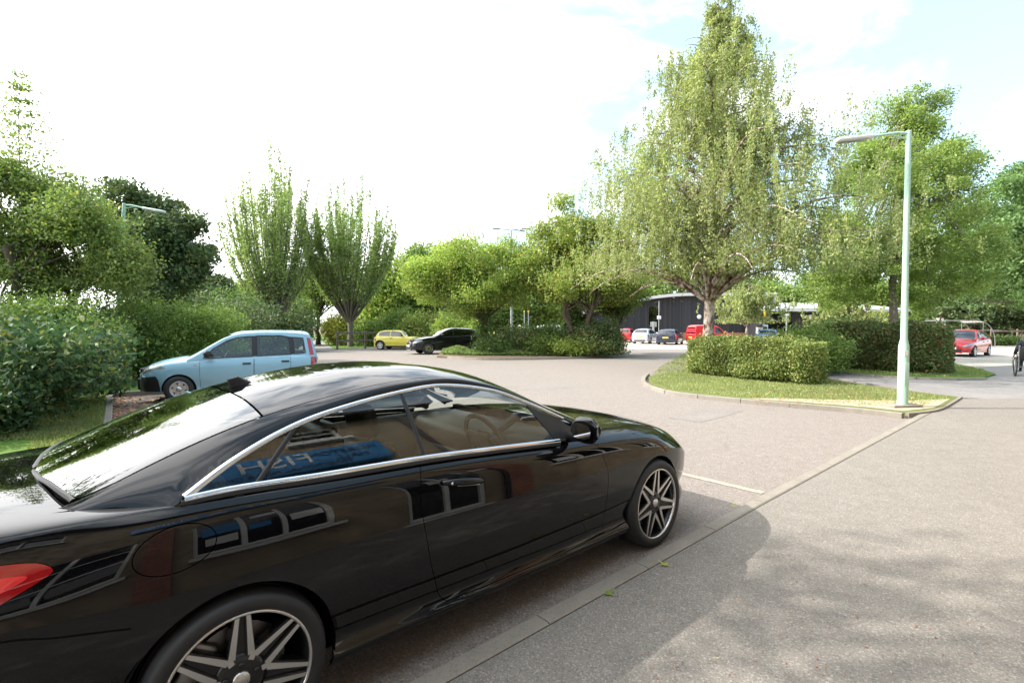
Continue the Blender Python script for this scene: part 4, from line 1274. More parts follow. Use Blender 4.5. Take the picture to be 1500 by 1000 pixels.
M['asphalt'] = ground_mat('car_park_asphalt', (0.218, 0.187, 0.164), (0.10, 0.088, 0.079), (0.41, 0.37, 0.34), 0.6, 120, 0.35, warm=(0.245, 0.214, 0.19))
M['asphalt_grey'] = ground_mat('path_asphalt', (0.20, 0.185, 0.175), (0.10, 0.095, 0.09), (0.34, 0.32, 0.31), 0.4, 70, 0.5)
M['paving'] = ground_mat('pavement_tarmac', (0.205, 0.185, 0.160), (0.10, 0.092, 0.081), (0.42, 0.39, 0.36), 0.52, 140, 0.5, warm=(0.228, 0.207, 0.181))
M['kerbstone'] = ground_mat('kerb_concrete', (0.23, 0.205, 0.17), (0.14, 0.125, 0.105), (0.33, 0.30, 0.26), 0.3, 140, 1.5, bump=.12)
M['patch'] = ground_mat('newer_tarmac', (0.19, 0.166, 0.148), (0.08, 0.07, 0.065), (0.32, 0.29, 0.27), 0.5, 130, 0.6)
M['sandy'] = ground_mat('sandy_edge', (0.40, 0.32, 0.22), (0.22, 0.17, 0.12), (0.5, 0.42, 0.32), 0.4, 120, 2.0)
M['soil'] = ground_mat('bare_soil', (0.13, 0.095, 0.06), (0.05, 0.035, 0.025), (0.24, 0.18, 0.12), 0.6, 60, 1.5, bump=.5)
M['turf'] = ground_mat('turf', (0.10, 0.14, 0.03), (0.06, 0.08, 0.02), (0.26, 0.22, 0.10), 0.5, 45, 0.8, bump=.6, warm=(0.21, 0.185, 0.075))
M['turf_green'] = ground_mat('fresh_turf', (0.075, 0.155, 0.018), (0.04, 0.09, 0.01), (0.14, 0.20, 0.04), 0.4, 45, 0.8, bump=.6)
M['concrete'] = ground_mat('pale_concrete', (0.40, 0.36, 0.30), (0.25, 0.22, 0.19), (0.5, 0.47, 0.42), 0.3, 40, 0.5)
M['white_line'] = ground_mat('worn_line', (0.33, 0.29, 0.235), (0.20, 0.175, 0.15), (0.46, 0.42, 0.36), 0.6, 90, 3.0)


def sheet(name, pts, z, mat, kind='structure'):
    me = bpy.data.meshes.new(name)
    r = delaunay_2d_cdt([Vector(p) for p in pts], [(i, (i + 1) % len(pts)) for i in range(len(pts))], [], 1, 1e-6)
    fs = []
    for f in r[2]:
        a, b, c = [r[0][i] for i in f[:3]]
        fs.append(tuple(f) if (b - a).cross(c - a) > 0 else tuple(f)[::-1])
    me.from_pydata([(p.x, p.y, z) for p in r[0]], [], fs)
    o = link(name, me, None, mat)
    return tag(o, kind=kind)


def slab(name, pts, z0, z1, mat):
    """raised bed: top sheet with sides"""
    n = len(pts)
    r = delaunay_2d_cdt([Vector(p) for p in pts], [(i, (i + 1) % n) for i in range(n)], [], 1, 1e-6)
    V = [(p.x, p.y, z1) for p in r[0]]; fs = []
    for f in r[2]:
        a, b, c = [r[0][i] for i in f[:3]]
        fs.append(tuple(f) if (b - a).cross(c - a) > 0 else tuple(f)[::-1])
    k = len(V)
    V += [(x, y, z1) for x, y in pts] + [(x, y, z0) for x, y in pts]
    fs += [(k + i, k + (i + 1) % n, k + n + (i + 1) % n, k + n + i) for i in range(n)]
    me = bpy.data.meshes.new(name); me.from_pydata(V, [], fs)
    return tag(link(name, me, None, mat), kind='structure')


def offset_line(pts, d):
    P = np.array(pts, float); T = np.gradient(P, axis=0); T /= np.linalg.norm(T, axis=1, keepdims=True)
    N = np.stack([-T[:, 1], T[:, 0]], 1)
    return P + N * d


def kerb(name, line, width, z0, z1, mat, stone=0.9, gap=0.008):
    """kerb stones along a line (left edge = line), with open joints"""
    P = np.array(line, float)
    seg = np.hypot(*np.diff(P, axis=0).T); s = np.concatenate([[0], np.cumsum(seg)])
    b = MB()
    n = max(1, int(s[-1] / stone))
    Q = lambda u: np.array([np.interp(u, s, P[:, 0]), np.interp(u, s, P[:, 1])])
    for i in range(n):
        a0, a1 = s[-1] * i / n + gap / 2, s[-1] * (i + 1) / n - gap / 2
        ks = np.linspace(a0, a1, 4)
        pts = np.array([Q(k) for k in ks]); off = offset_line(pts, -width)
        e = .012
        ins = offset_line(pts, -e); ins2 = offset_line(pts, -width + e)
        vs, fs = [], []
        for j in range(4):
            for (p, z) in ((pts[j], z0), (pts[j], z1 - e), (ins[j], z1), (ins2[j], z1), (off[j], z1 - e * .6), (off[j], z0)):
                vs.append((p[0], p[1], z))
        for j in range(3):
            for k in range(5): fs.append((j * 6 + k, j * 6 + k + 1, (j + 1) * 6 + k + 1, (j + 1) * 6 + k))
        fs += [(0, 1, 2, 3, 4, 5), (23, 22, 21, 20, 19, 18)]
        b.add(vs, [f[::-1] for f in fs])
    o = b.build(name, mat)
    return tag(o, kind='structure')


def lerp_line(a, b, n): return [(a[0] + (b[0] - a[0]) * i / n, a[1] + (b[1] - a[1]) * i / n) for i in range(n + 1)]


KZ = 0.055
def build_ground():
    sheet('ground', [(-700, -300), (700, -300), (700, 900), (-700, 900)], -0.06, M['soil'])
    # kerb line in front of the parked coupe (pavement side), running ahead to the island
    K0, K1 = Vector((-3.84, -1.62)), Vector((7.40, 8.60))
    ku = (K1 - K0).normalized(); kn = Vector((ku.y, -ku.x))
    # fit: the line through the photographed kerb edge
    p0, p1 = Vector(at(657, 999, KZ)), Vector(at(1120, 738, KZ))
    p2 = Vector(at(1402, 584, KZ))
    u1 = (p1 - p0).normalized()
    start = p0 - u1 * 14
    line = [tuple(start), tuple(p0), tuple(p1), tuple(p1 + (p2 - p1) * .5), tuple(p2)]
    # car park surface
    sheet('car_park', [(-60, -25), (40, -25), (48, 60), (-22, 60), (-26, 40), (-60, 30)], 0.0, M['asphalt'])
    # pavement: everything to the right of the kerb line
    far = at(1500, 583, KZ); far2 = (26, far[1] + .5)
    pave = line + [(far[0], far[1]), far2, (40, -25), (start.x, -25)]
    slab('pavement', pave, -.05, KZ, M['paving'])
    ln = []
    for i in range(3): ln += lerp_line(line[i], line[i + 1], 12)[:-1]
    ln += lerp_line(line[3], tuple(p1 + (p2 - p1) * .93), 8)
    kl = [tuple(q) for q in offset_line(ln, .110 + .013)]
    kerb('kerb', kl, .110, -.05, KZ + .003, M['kerbstone'])
    # bay line square to the kerb
    a, b = Vector(at(1000, 694)), Vector(at(1118, 722)); d = (b - a).normalized(); a = a - d * 2.2
    n = Vector((-d.y, d.x)) * .045
    sheet('bay_line', [tuple(a + n), tuple(a - n), tuple(b - n), tuple(b + n)], 0.004, M['white_line'])
    # repairs in the surface: cut patches of newer tarmac and a drain cover
    for k_, (cx_, cy_, lx_, ly_, rr_) in enumerate(((3.6, 9.3, 1.7, .62, .75), (0.5, 13.5, 2.6, .7, .2), (9.5, 26.0, 4.0, .8, -.3))):
        ca_, sa_ = math.cos(rr_), math.sin(rr_)
        sheet('tarmac_patch', [(cx_ + ca_ * a_ * lx_ / 2 - sa_ * b_ * ly_ / 2, cy_ + sa_ * a_ * lx_ / 2 + ca_ * b_ * ly_ / 2) for a_, b_ in ((-1, -1), (.2, -1.06), (1, -1), (1, 1), (-.1, .95), (-1, 1))], 0.003, M['patch'])
    # ---- right-hand island with the clipped hedge
    isl = [at(*p, .10) for p in ((950, 551), (953, 561), (985, 571), (1060, 580), (1180, 590), (1265, 597), (1330, 603), (1372, 598), (1405, 580), (1340, 572), (1270, 563), (1210, 553), (1206, 544), (1140, 520), (1085, 521), (1030, 527), (1004, 540), (972, 546))]
    slab('hedge_island', [tuple(p) for p in isl], -.02, .085, M['turf'])
    front = [at(*p, .10) for p in ((952, 546), (946, 553), (951, 561), (983, 571), (1060, 580), (1180, 590), (1265, 597), (1325, 603.5))]
    fl = smooth_line(front, 6)
    kerb('island_kerb', [tuple(q) for q in offset_line(fl, -.005)], .12, -.02, .092, M['kerbstone'])
    fr = [at(*p, .09) for p in ((1326, 604), (1338, 603.2), (1372, 598), (1392, 588), (1405, 580))]
    kerb('island_kerb', [tuple(q) for q in offset_line(smooth_line(fr, 6), .0)], .06, -.02, .092, M['kerbstone'])
    # worn sandy edge along the front of the island
    sheet('worn_edge', [at(*p, .089) for p in ((1090, 583), (1180, 589), (1265, 595.5), (1322, 601.5), (1368, 597), (1392, 584), (1340, 586), (1290, 586), (1225, 585), (1150, 583.2))], .089, M['sandy'])
    # ---- second island and the path between
    path = [at(*p) for p in ((1120, 530), (1205, 553), (1330, 572.5), (1402, 585), (1560, 592), (1700, 560), (1560, 530), (1460, 538), (1400, 540), (1210, 520))]
    slab('path', path, -.05, .050, M['asphalt_grey'])
    isl2 = [at(*p, .10) for p in ((1190, 528), (1205, 541), (1290, 549), (1380, 553), (1440, 552.5), (1458, 547), (1440, 541), (1390, 530), (1320, 518), (1200, 515))]
    slab('far_island', isl2, -.02, .10, M['turf_green'])
    fl2 = smooth_line([at(*p, .10) for p in ((1196, 536), (1206, 541.5), (1290, 549.5), (1380, 553.5), (1440, 553))], 6)
    kerb('island_kerb', [tuple(q) for q in offset_line(fl2, -.005)], .12, -.02, .105, M['kerbstone'])
    sheet('far_forecourt', [at(*p) for p in ((1360, 541), (1460, 541), (1620, 527), (1620, 505), (1300, 503), (1300, 515))], 0.008, M['concrete'])
    # ---- planted island in the middle distance
    mid = [at(*p, .10) for p in ((640, 521), (700, 523.5), (800, 523), (880, 520), (915, 515), (917, 510), (880, 503), (760, 499), (690, 501), (650, 512))]
    slab('planted_island', mid, -.02, .10, M['soil'])
    fl3 = smooth_line([at(*p, .10) for p in ((638, 520), (700, 523.8), (800, 523.3), (880, 520.3), (916, 515), (918, 510))], 6)
    kerb('island_kerb', [tuple(q) for q in offset_line(fl3, -.005)], .12, -.02, .105, M['kerbstone'])
    sheet('far_bays', [at(*p) for p in ((905, 511.5), (1010, 511.5), (1300, 503), (1300, 497), (880, 497))], 0.006, M['concrete'])
    # ---- left bed: grass strip, kerb and bay
    c0, c1, c2 = Vector(at(157, 575, .1)), Vector(at(150, 626, .1)), Vector(at(230, 571, .1))
    u = (c1 - c0).normalized(); far_l = c1 + u * 1.7
    v = (c2 - c0).normalized(); back = far_l - v * 16; far_r = c0 + v * 4.4
    bed = [tuple(far_l), tuple(c0), tuple(far_r), (-9.8, 20), (-15.5, 30), (-20, 36), (-34, 38), (-60, 20), (-60, -20), tuple(back)]
    slab('left_bed', bed, -.02, .10, M['turf_green'])
    kerb('bay_kerb', lerp_line(tuple(back), tuple(far_l), 16), .11, -.02, .112, M['kerbstone'])
    kerb('bay_kerb', lerp_line(tuple(far_l), tuple(c0), 8), .11, -.02, .112, M['kerbstone'])
    kerb('bay_kerb', lerp_line(tuple(c0), tuple(far_r), 8), .11, -.02, .112, M['kerbstone'])
    # ---- path and lawn going off between the trees at the back left
    sheet('lawn', [(-60, 60), (-34, 38), (-19, 38), at(494, 511), at(560, 508), (-4, 75), (-20, 110), (-80, 110)], 0.012, M['turf_green'])
    sheet('woodland_path', [at(*p) for p in ((300, 520), (492, 513), (470, 500), (440, 491), (428, 491), (436, 497), (400, 505), (300, 507))], 0.020, M['asphalt_grey'])
    sheet('woodland_floor', [(-4, 60.5), (80, 60.5), (120, 200), (-20, 200)], -0.01, M['soil'])


def scatter_quads(name, P, size, mat, kind='stuff', tilt=.35, label=None, cat=None):
    n = len(P)
    a = rng.uniform(0, 2 * np.pi, n); s = size * rng.uniform(.6, 1.3, n)
    e1 = np.stack([np.cos(a), np.sin(a), rng.normal(0, tilt, n)], 1); e2 = np.stack([-np.sin(a), np.cos(a), rng.normal(0, tilt, n)], 1)
    V = np.stack([P - e1 * s[:, None], P + e2 * s[:, None] * .6, P + e1 * s[:, None], P - e2 * s[:, None] * .6], 1)
    o = leaf_object(name, V, mat)
    return tag(o, label, cat, None, kind)


def leaf_object(name, V, mat, parent=None):
    """V: (n,4,3) quads -> mesh"""
    n, k = V.shape[0], V.shape[1]
    me = bpy.data.meshes.new(name)
    me.vertices.add(n * k); me.vertices.foreach_set('co', V.reshape(-1).astype(np.float32))
    me.loops.add(n * k); me.loops.foreach_set('vertex_index', np.arange(n * k, dtype=np.int32))
    me.polygons.add(n); me.polygons.foreach_set('loop_start', np.arange(0, n * k, k, dtype=np.int32))
    try: me.polygons.foreach_set('loop_total', np.full(n, k, dtype=np.int32))
    except Exception: pass
    me.update(calc_edges=True); me.validate()
    return link(name, me, parent, mat)


def grass_blades(name, poly, n, h, mat, z, label='short green grass', thin=None):
    P = np.array(poly); lo, hi = P.min(0), P.max(0)
    pts = rng.uniform(lo, hi, (n * 3, 2)); pts = pts[inside(poly, pts)][:n]
    if thin is not None: pts = pts[thin(pts)]
    m = len(pts)
    a = rng.uniform(0, np.pi * 2, m); hh = h * rng.uniform(.4, 1.3, m); w = .006 + .012 * h
    base = np.concatenate([pts, np.full((m, 1), z - .005)], 1)
    e = np.stack([np.cos(a), np.sin(a), 0 * a], 1) * w
    lean = np.stack([rng.normal(0, .45, m) * hh, rng.normal(0, .45, m) * hh, hh], 1)
    V = np.stack([base - e, base + e, base + lean * .55 + e * .7, base + lean], 1)
    return tag(leaf_object(name, V, mat), kind='stuff')
# ------------------------------------------------------------------ vegetation
def leaf_mat(name, c0, c1, c2=None, trans=0.42, rough=0.5, odd=None, gloss=0.25, k=1.45):
    soft = lambda c: tuple(min(.6, k * (q * .84 + .16 * (.25 * c[0] + .65 * c[1] + .1 * c[2]))) for q in c)
    c0, c1, c2 = [None if c is None else soft(c) for c in (c0, c1, c2)]
    """leaf colours differ from leaf to leaf; light also passes through the blade"""
    m, t, out = newmat(name)
    geo = t.nodes.new('ShaderNodeNewGeometry')
    rp = t.nodes.new('ShaderNodeValToRGB')
    cr = rp.color_ramp
    cr.elements[0].color = (*c0, 1); cr.elements[1].color = (*c1, 1)
    cr.elements[1].position = 0.8 if c2 else 1.0
    if c2:
        e = cr.elements.new(0.96); e.color = (*c2, 1)
    t.links.new(geo.outputs['Random Per Island'], rp.inputs[0])
    # whole sprays lean lighter or darker
    tc = t.nodes.new('ShaderNodeTexCoord')
    nz = nd(t, 'ShaderNodeTexNoise', inp={'Scale': 0.55, 'Detail': 3.0})
    t.links.new(tc.outputs['Object'], nz.inputs['Vector'])
    mr = nd(t, 'ShaderNodeMapRange', inp={'From Min': 0.3, 'From Max': 0.7, 'To Min': 0.72, 'To Max': 1.3})
    t.links.new(nz.outputs['Fac'], mr.inputs['Value'])
    sc = nd(t, 'ShaderNodeVectorMath', operation='SCALE')
    t.links.new(rp.outputs[0], sc.inputs[0]); t.links.new(mr.outputs[0], sc.inputs['Scale'])
    b = nd(t, 'ShaderNodeBsdfPrincipled', inp={'Roughness': rough, 'Specular IOR Level': gloss})
    t.links.new(sc.outputs[0], b.inputs['Base Color'])
    tr = t.nodes.new('ShaderNodeBsdfTranslucent')
    s2 = nd(t, 'ShaderNodeVectorMath', operation='MULTIPLY'); s2.inputs[1].default_value = (1.15, 1.22, 0.72)
    t.links.new(sc.outputs[0], s2.inputs[0]); t.links.new(s2.outputs[0], tr.inputs[0])
    mx = t.nodes.new('ShaderNodeMixShader'); mx.inputs[0].default_value = trans
    t.links.new(b.outputs[0], mx.inputs[1]); t.links.new(tr.outputs[0], mx.inputs[2])
    t.links.new(mx.outputs[0], out.inputs[0])
    return m


L = {
    'birch': leaf_mat('birch_leaf', (0.13, 0.165, 0.05), (0.25, 0.29, 0.10), (0.34, 0.32, 0.10)),
    'alder': leaf_mat('alder_leaf', (0.10, 0.16, 0.024), (0.21, 0.28, 0.045), trans=.4),
    'bright': leaf_mat('bright_leaf', (0.11, 0.18, 0.02), (0.22, 0.30, 0.04), (0.36, 0.32, 0.05), trans=.45),
    'mid': leaf_mat('mid_leaf', (0.075, 0.13, 0.02), (0.15, 0.22, 0.035)),
    'gold': leaf_mat('golden_leaf', (0.105, 0.165, 0.022), (0.21, 0.265, 0.04), (0.36, 0.29, 0.05), trans=.45),
    'poplar': leaf_mat('upright_leaf', (0.125, 0.185, 0.045), (0.25, 0.32, 0.08), trans=.4),
    'dark': leaf_mat('dark_leaf', (0.035, 0.065, 0.024), (0.085, 0.13, 0.042), (0.14, 0.13, 0.04), trans=.3),
    'shrub': leaf_mat('shrub_leaf', (0.05, 0.095, 0.02), (0.12, 0.185, 0.04), trans=.35),
    'laurel': leaf_mat('broad_leaf', (0.022, 0.056, 0.02), (0.055, 0.115, 0.04), (0.15, 0.16, 0.03), trans=.25, rough=.55, gloss=.2),
    'feather': leaf_mat('feathery_leaf', (0.085, 0.14, 0.03), (0.18, 0.24, 0.05), (0.27, 0.27, 0.05), trans=.42),
    'hedge': leaf_mat('hedge_leaf', (0.07, 0.115, 0.022), (0.19, 0.235, 0.045), (0.27, 0.22, 0.05), trans=.35),
    'hedge_dark': leaf_mat('dark_hedge_leaf', (0.045, 0.08, 0.02), (0.10, 0.15, 0.04), (0.20, 0.085, 0.035), trans=.3),
    'red': leaf_mat('red_leaf', (0.20, 0.03, 0.015), (0.35, 0.08, 0.03), trans=.3),
    'cover': leaf_mat('ground_cover_leaf', (0.085, 0.14, 0.025), (0.19, 0.26, 0.06), trans=.3),
    'yellow': leaf_mat('yellow_leaf', (0.24, 0.26, 0.03), (0.40, 0.38, 0.05), trans=.4),
    'blue': leaf_mat('cool_leaf', (0.06, 0.125, 0.028), (0.13, 0.22, 0.055), trans=.35),
    'grass': leaf_mat('grass_blade', (0.095, 0.145, 0.03), (0.19, 0.225, 0.055), (0.36, 0.30, 0.13), trans=.3),
    'litter': leaf_mat('fallen_leaf', (0.16, 0.06, 0.03), (0.34, 0.14, 0.06), (0.42, 0.30, 0.10), trans=.1),
}
M['bark'] = pbr('bark', (0.095, 0.075, 0.055), 0.95, noise=.5, nscale=14, bump=.6)
M['bark_grey'] = pbr('grey_bark', (0.15, 0.125, 0.10), 0.95, noise=.45, nscale=12, bump=.5)


def birch_bark():
    m, t, out = newmat('birch_bark')
    b = nd(t, 'ShaderNodeBsdfPrincipled', inp={'Roughness': 0.8})
    tc = t.nodes.new('ShaderNodeTexCoord')
    mp = nd(t, 'ShaderNodeMapping'); mp.inputs['Scale'].default_value = (4, 4, 1.6)
    t.links.new(tc.outputs['Object'], mp.inputs[0])
    n1 = nd(t, 'ShaderNodeTexNoise', inp={'Scale': 1.6, 'Detail': 6.0, 'Roughness': .65, 'Distortion': .6})
    t.links.new(mp.outputs[0], n1.inputs['Vector'])
    r = t.nodes.new('ShaderNodeValToRGB')
    r.color_ramp.elements[0].position = .40; r.color_ramp.elements[0].color = (.045, .03, .022, 1)
    r.color_ramp.elements[1].position = .56; r.color_ramp.elements[1].color = (.46, .41, .36, 1)
    e = r.color_ramp.elements.new(.47); e.color = (.20, .12, .075, 1)
    t.links.new(n1.outputs['Fac'], r.inputs[0]); t.links.new(r.outputs[0], b.inputs['Base Color'])
    bp = nd(t, 'ShaderNodeBump', inp={'Strength': .5, 'Distance': .03}); t.links.new(n1.outputs['Fac'], bp.inputs['Height']); t.links.new(bp.outputs[0], b.inputs['Normal'])
    t.links.new(b.outputs[0], out.inputs[0])
    return m


M['birch_bark'] = birch_bark()


def unit(n):
    d = rng.normal(size=(n, 3)); return d / np.linalg.norm(d, axis=1, keepdims=True)


def leaves(C, size, up=0.5, droop=0.0, aspect=.55, outward=None):
    """leaf quads at points C"""
    n = len(C)
    nrm = unit(n) + np.array((0, 0, up))
    if outward is not None: nrm += outward * .7
    nrm /= np.linalg.norm(nrm, axis=1, keepdims=True)
    d = unit(n); d[:, 2] -= droop
    d -= nrm * (d * nrm).sum(1, keepdims=True); d /= np.linalg.norm(d, axis=1, keepdims=True) + 1e-9
    e = np.cross(nrm, d)
    s = size * rng.uniform(.6, 1.35, n)[:, None]
    k = nrm * s * .12
    return np.stack([C - d * s, C + e * s * aspect + k, C + d * s - k, C - e * s * aspect + k], 1)


def lobe_points(lobes, n, shell=.5):
    """points through ellipsoid lobes, thicker towards their outsides"""
    lob = np.array([l[:6] for l in lobes], float)
    w = (lob[:, 3] * lob[:, 4] * lob[:, 5])**(2 / 3.)
    idx = rng.choice(len(lob), n, p=w / w.sum())
    d = unit(n); r = (shell + (1 - shell) * rng.random(n))[:, None] * (1 + .10 * rng.normal(size=(n, 1)))
    return lob[idx, :3] + d * r * lob[idx, 3:], d


def limb_tree(b, base, tips, r0, fork, n=26, wob=.12, seed=0, rmin=.012):
    """trunk from base to the fork then limbs to sampled crown points"""
    rg = np.random.default_rng(seed)
    base = np.array(base, float); fork = np.array(fork, float)
    ts = np.linspace(0, 1, 8)
    tr = [base + (fork - base) * t + np.array((rg.normal(0, wob), rg.normal(0, wob), 0)) * math.sin(math.pi * t) for t in ts]
    b.tube(tr, [r0 * (1.28 if i == 0 else 1.08 if i == 1 else 1 - .35 * t) for i, t in enumerate(ts)], 12)
    for k in range(n):
        tip = tips[rg.integers(len(tips))]
        s = rg.uniform(.72, 1.0)
        st = base + (fork - base) * s
        midp = st * .5 + tip * .5 + np.array((rg.normal(0, .15), rg.normal(0, .15), -.10 * np.linalg.norm(tip - st) * rg.uniform(-.6, 1.0)))
        pts = []
        for q in np.linspace(0, 1, 7):
            pts.append((1 - q)**2 * st + 2 * q * (1 - q) * midp + q * q * tip)
        ra = r0 * rg.uniform(.22, .5)
        b.tube(pts, [max(rmin, ra * (1 - .85 * q)) for q in np.linspace(0, 1, 7)], 6, cap=False)


def crown_tree(name, label, cat, base, lobes, nclump, nleaf, lsize, mat, r0=.18, fork=None, crad=.45, group=None, bark='bark', up=.5, droop=0, shell=.55, limbs=26, flat=.6, gaps=.25, seed=1, trunks=1, spread=.25, extra=None):
    """lobes are in metres relative to the base"""
    root = thing(name, label, cat, base, 0, group)
    C, D = lobe_points(lobes, nclump, shell)
    # gaps between the sprays
    g = np.sin(C[:, 0] * 1.9 + seed) * np.sin(C[:, 1] * 2.1 + 2 * seed) * np.sin(C[:, 2] * 2.3 + seed * .7)
    keep = g + rng.normal(0, .25, len(C)) > -gaps
    keep &= C[:, 2] > .25
    C, D = C[keep], D[keep]
    k = max(1, nleaf // len(C))
    P = np.repeat(C, k, 0) + np.clip(rng.normal(size=(len(C) * k, 3)), -1.5, 1.5) * np.array((1, 1, flat)) * crad * np.repeat(rng.uniform(.6, 1.25, (len(C), 1)), k, 0)
    P = P[P[:, 2] > .08]
    V = leaves(P, lsize, up, droop)
    leaf_object('crown', V, mat, root)
    if extra is not None:
        for (nm, em, E) in extra: leaf_object(nm, E, em, root)
    b = MB()
    zt = min(l[2] - l[5] * .3 for l in lobes)
    fk = fork or (0, 0, max(.6, zt))
    if trunks == 1: limb_tree(b, (0, 0, -.05), C, r0, fk, limbs, seed=seed)
    else:
        for q in range(trunks):
            a = 2 * math.pi * q / trunks + seed
            f2 = (spread * math.cos(a) * 2.2, spread * math.sin(a) * 2.2, fk[2] * (.8 + .4 * ((q * 37) % 10) / 10))
            near = C[np.argsort(np.linalg.norm(C - np.array(f2), axis=1))[:max(10, len(C) // 2)]]
            limb_tree(b, (.10 * math.cos(a), .10 * math.sin(a), -.05), near, r0 * .6, f2, limbs // trunks, seed=seed + q)
    b.build('trunk', M[bark], root)
    return root


def shrub(name, label, base, size, nleaf, lsize, mat, group=None, seed=1, rz=0.0, n_lobes=9, crad=.16, up=.6, shell=.72, shoots=0, cat='shrub'):
    """bush of many sprays; size = (rx, ry, height)"""
    rg = np.random.default_rng(seed)
    root = thing(name, label, cat, base, rz, group)
    rx, ry, h = size
    lobes = [(0, 0, h * .48, rx * .8, ry * .8, h * .46)]
    for k in range(n_lobes):
        a = rg.uniform(0, 2 * math.pi); q = rg.uniform(.4, .95)
        s = rg.uniform(.28, .5)
        lobes.append((rx * q * math.cos(a) * .8, ry * q * math.sin(a) * .8, h * rg.uniform(.25, .74), rx * s, ry * s, h * s * .62))
    nc = max(30, nleaf // 26)
    C, D = lobe_points(lobes, nc, shell)
    C = C[C[:, 2] > .05]
    k = max(1, nleaf // len(C))
    P = np.repeat(C, k, 0) + rng.normal(size=(len(C) * k, 3)) * crad
    if shoots:
        for q in range(shoots):
            a = rg.uniform(0, 2 * math.pi); rr = rg.uniform(0, .9)
            st = np.array((rx * rr * math.cos(a) * .8, ry * rr * math.sin(a) * .8, h * rg.uniform(.6, .85)))
            dr = np.array((math.cos(a) * .45, math.sin(a) * .45, 1.0)) * rg.uniform(.3, .6)
            t = rg.random((26, 1))
            P = np.concatenate([P, st + dr * t + rg.normal(0, .04, (26, 3))])
    P = P[P[:, 2] > .03]
    leaf_object('foliage', leaves(P, lsize, up), mat, root)
    b = MB()
    for q in range(7):
        tip = C[rg.integers(len(C))]
        b.tube([(rg.normal(0, .06), rg.normal(0, .06), -.03), tip * .5 + np.array((0, 0, .1)), tip], [.028, .018, .006], 6)
    b.build('stem', M['bark'], root)
    return root


def hedge(name, label, line, width, h, nleaf, lsize, mat, group=None, extra=None, rough_=.10, cat='hedge'):
    """clipped hedge following a ground line (list of points, metres)"""
    P = np.array(line, float)
    o = P.mean(0)
    root = thing(name, label, cat, (o[0], o[1], .09), 0, group)
    seg = np.hypot(*np.diff(P, axis=0).T); s = np.concatenate([[0], np.cumsum(seg)])
    n = nleaf
    u = rng.uniform(0, s[-1], n)
    c = np.stack([np.interp(u, s, P[:, 0]), np.interp(u, s, P[:, 1])], 1)
    i = np.clip(np.searchsorted(s, u) - 1, 0, len(seg) - 1)
    T = (np.diff(P, axis=0) / seg[:, None])[i]; N = np.stack([-T[:, 1], T[:, 0]], 1)
    # superellipse cross section, thick rind of leaves
    a = rng.uniform(-.34 * np.pi, 1.34 * np.pi, n)
    r = 1 - np.abs(rng.normal(0, .16, n))
    ca, sa = np.cos(a), np.sin(a)
    k = (np.abs(ca)**4 + np.abs(sa)**4)**(-.25)
    lump = 1 + rough_ * (np.sin(u * 3.1) + np.sin(u * 5.7 + 2) + np.sin(a * 4 + u * 2.3)) / 1.6 + rng.normal(0, .035, n)
    endf = np.minimum(1, np.minimum(u, s[-1] - u) / (width * .5))**.35
    wv = k * ca * r * lump * width / 2 * (.55 + .45 * endf)
    zv = h * .5 + k * sa * r * lump * h * .5 * (.8 + .2 * endf)
    pts = np.concatenate([c - o + N * wv[:, None], zv[:, None]], 1)
    pts = pts[pts[:, 2] > .02 + .10 * rng.random(len(pts))]
    ends = []
    for e_, q_ in ((0, 1), (-1, -2)):
        dv = P[e_] - P[q_]; dv /= np.linalg.norm(dv); nn_ = np.array((-dv[1], dv[0]))
        m_ = n // 14
        yy = rng.uniform(-1, 1, m_); zz = rng.uniform(.02, 1, m_)
        bulge = (1 - np.abs(yy)**3) * (1 - np.abs(zz - .45)**3) * .30 + rng.normal(0, .06, m_)
        ends.append(np.concatenate([P[e_] - o + dv * (bulge - .12)[:, None] + nn_ * (yy * width * .44)[:, None], (zz * h * .95)[:, None]], 1))
    # odd shoots that escaped the shears
    q_ = pts[pts[:, 2] > h * .85]; q_ = q_[rng.integers(0, len(q_), 140)]
    sh_ = np.repeat(q_, 9, 0) + np.stack([rng.normal(0, .03, 1260), rng.normal(0, .03, 1260), np.tile(np.linspace(0, .20, 9), 140) * rng.uniform(.3, 1.1, 1260)], 1)
    pts = np.concatenate([pts] + ends + [sh_])
    leaf_object('foliage', leaves(pts, lsize, .35), mat, root)
    if extra is not None:
        for (nm, em, ctr, rad, nn, zc) in extra:
            q = rng.normal(size=(nn, 3)) * np.array((rad, rad * .6, .10)) + np.array((ctr[0] - o[0], ctr[1] - o[1], zc))
            leaf_object(nm, leaves(q, lsize, .4), em, root)
    b = MB()
    for q in np.arange(.25, s[-1], .45):
        x, y = np.interp(q, s, P[:, 0]) - o[0], np.interp(q, s, P[:, 1]) - o[1]
        b.tube([(x, y, -.05), (x + rng.normal(0, .05), y + rng.normal(0, .05), h * .4), (x + rng.normal(0, .15), y + rng.normal(0, .15), h * .75)], [.022, .018, .008], 6)
    b.build('stem', M['bark'], root)
    return root


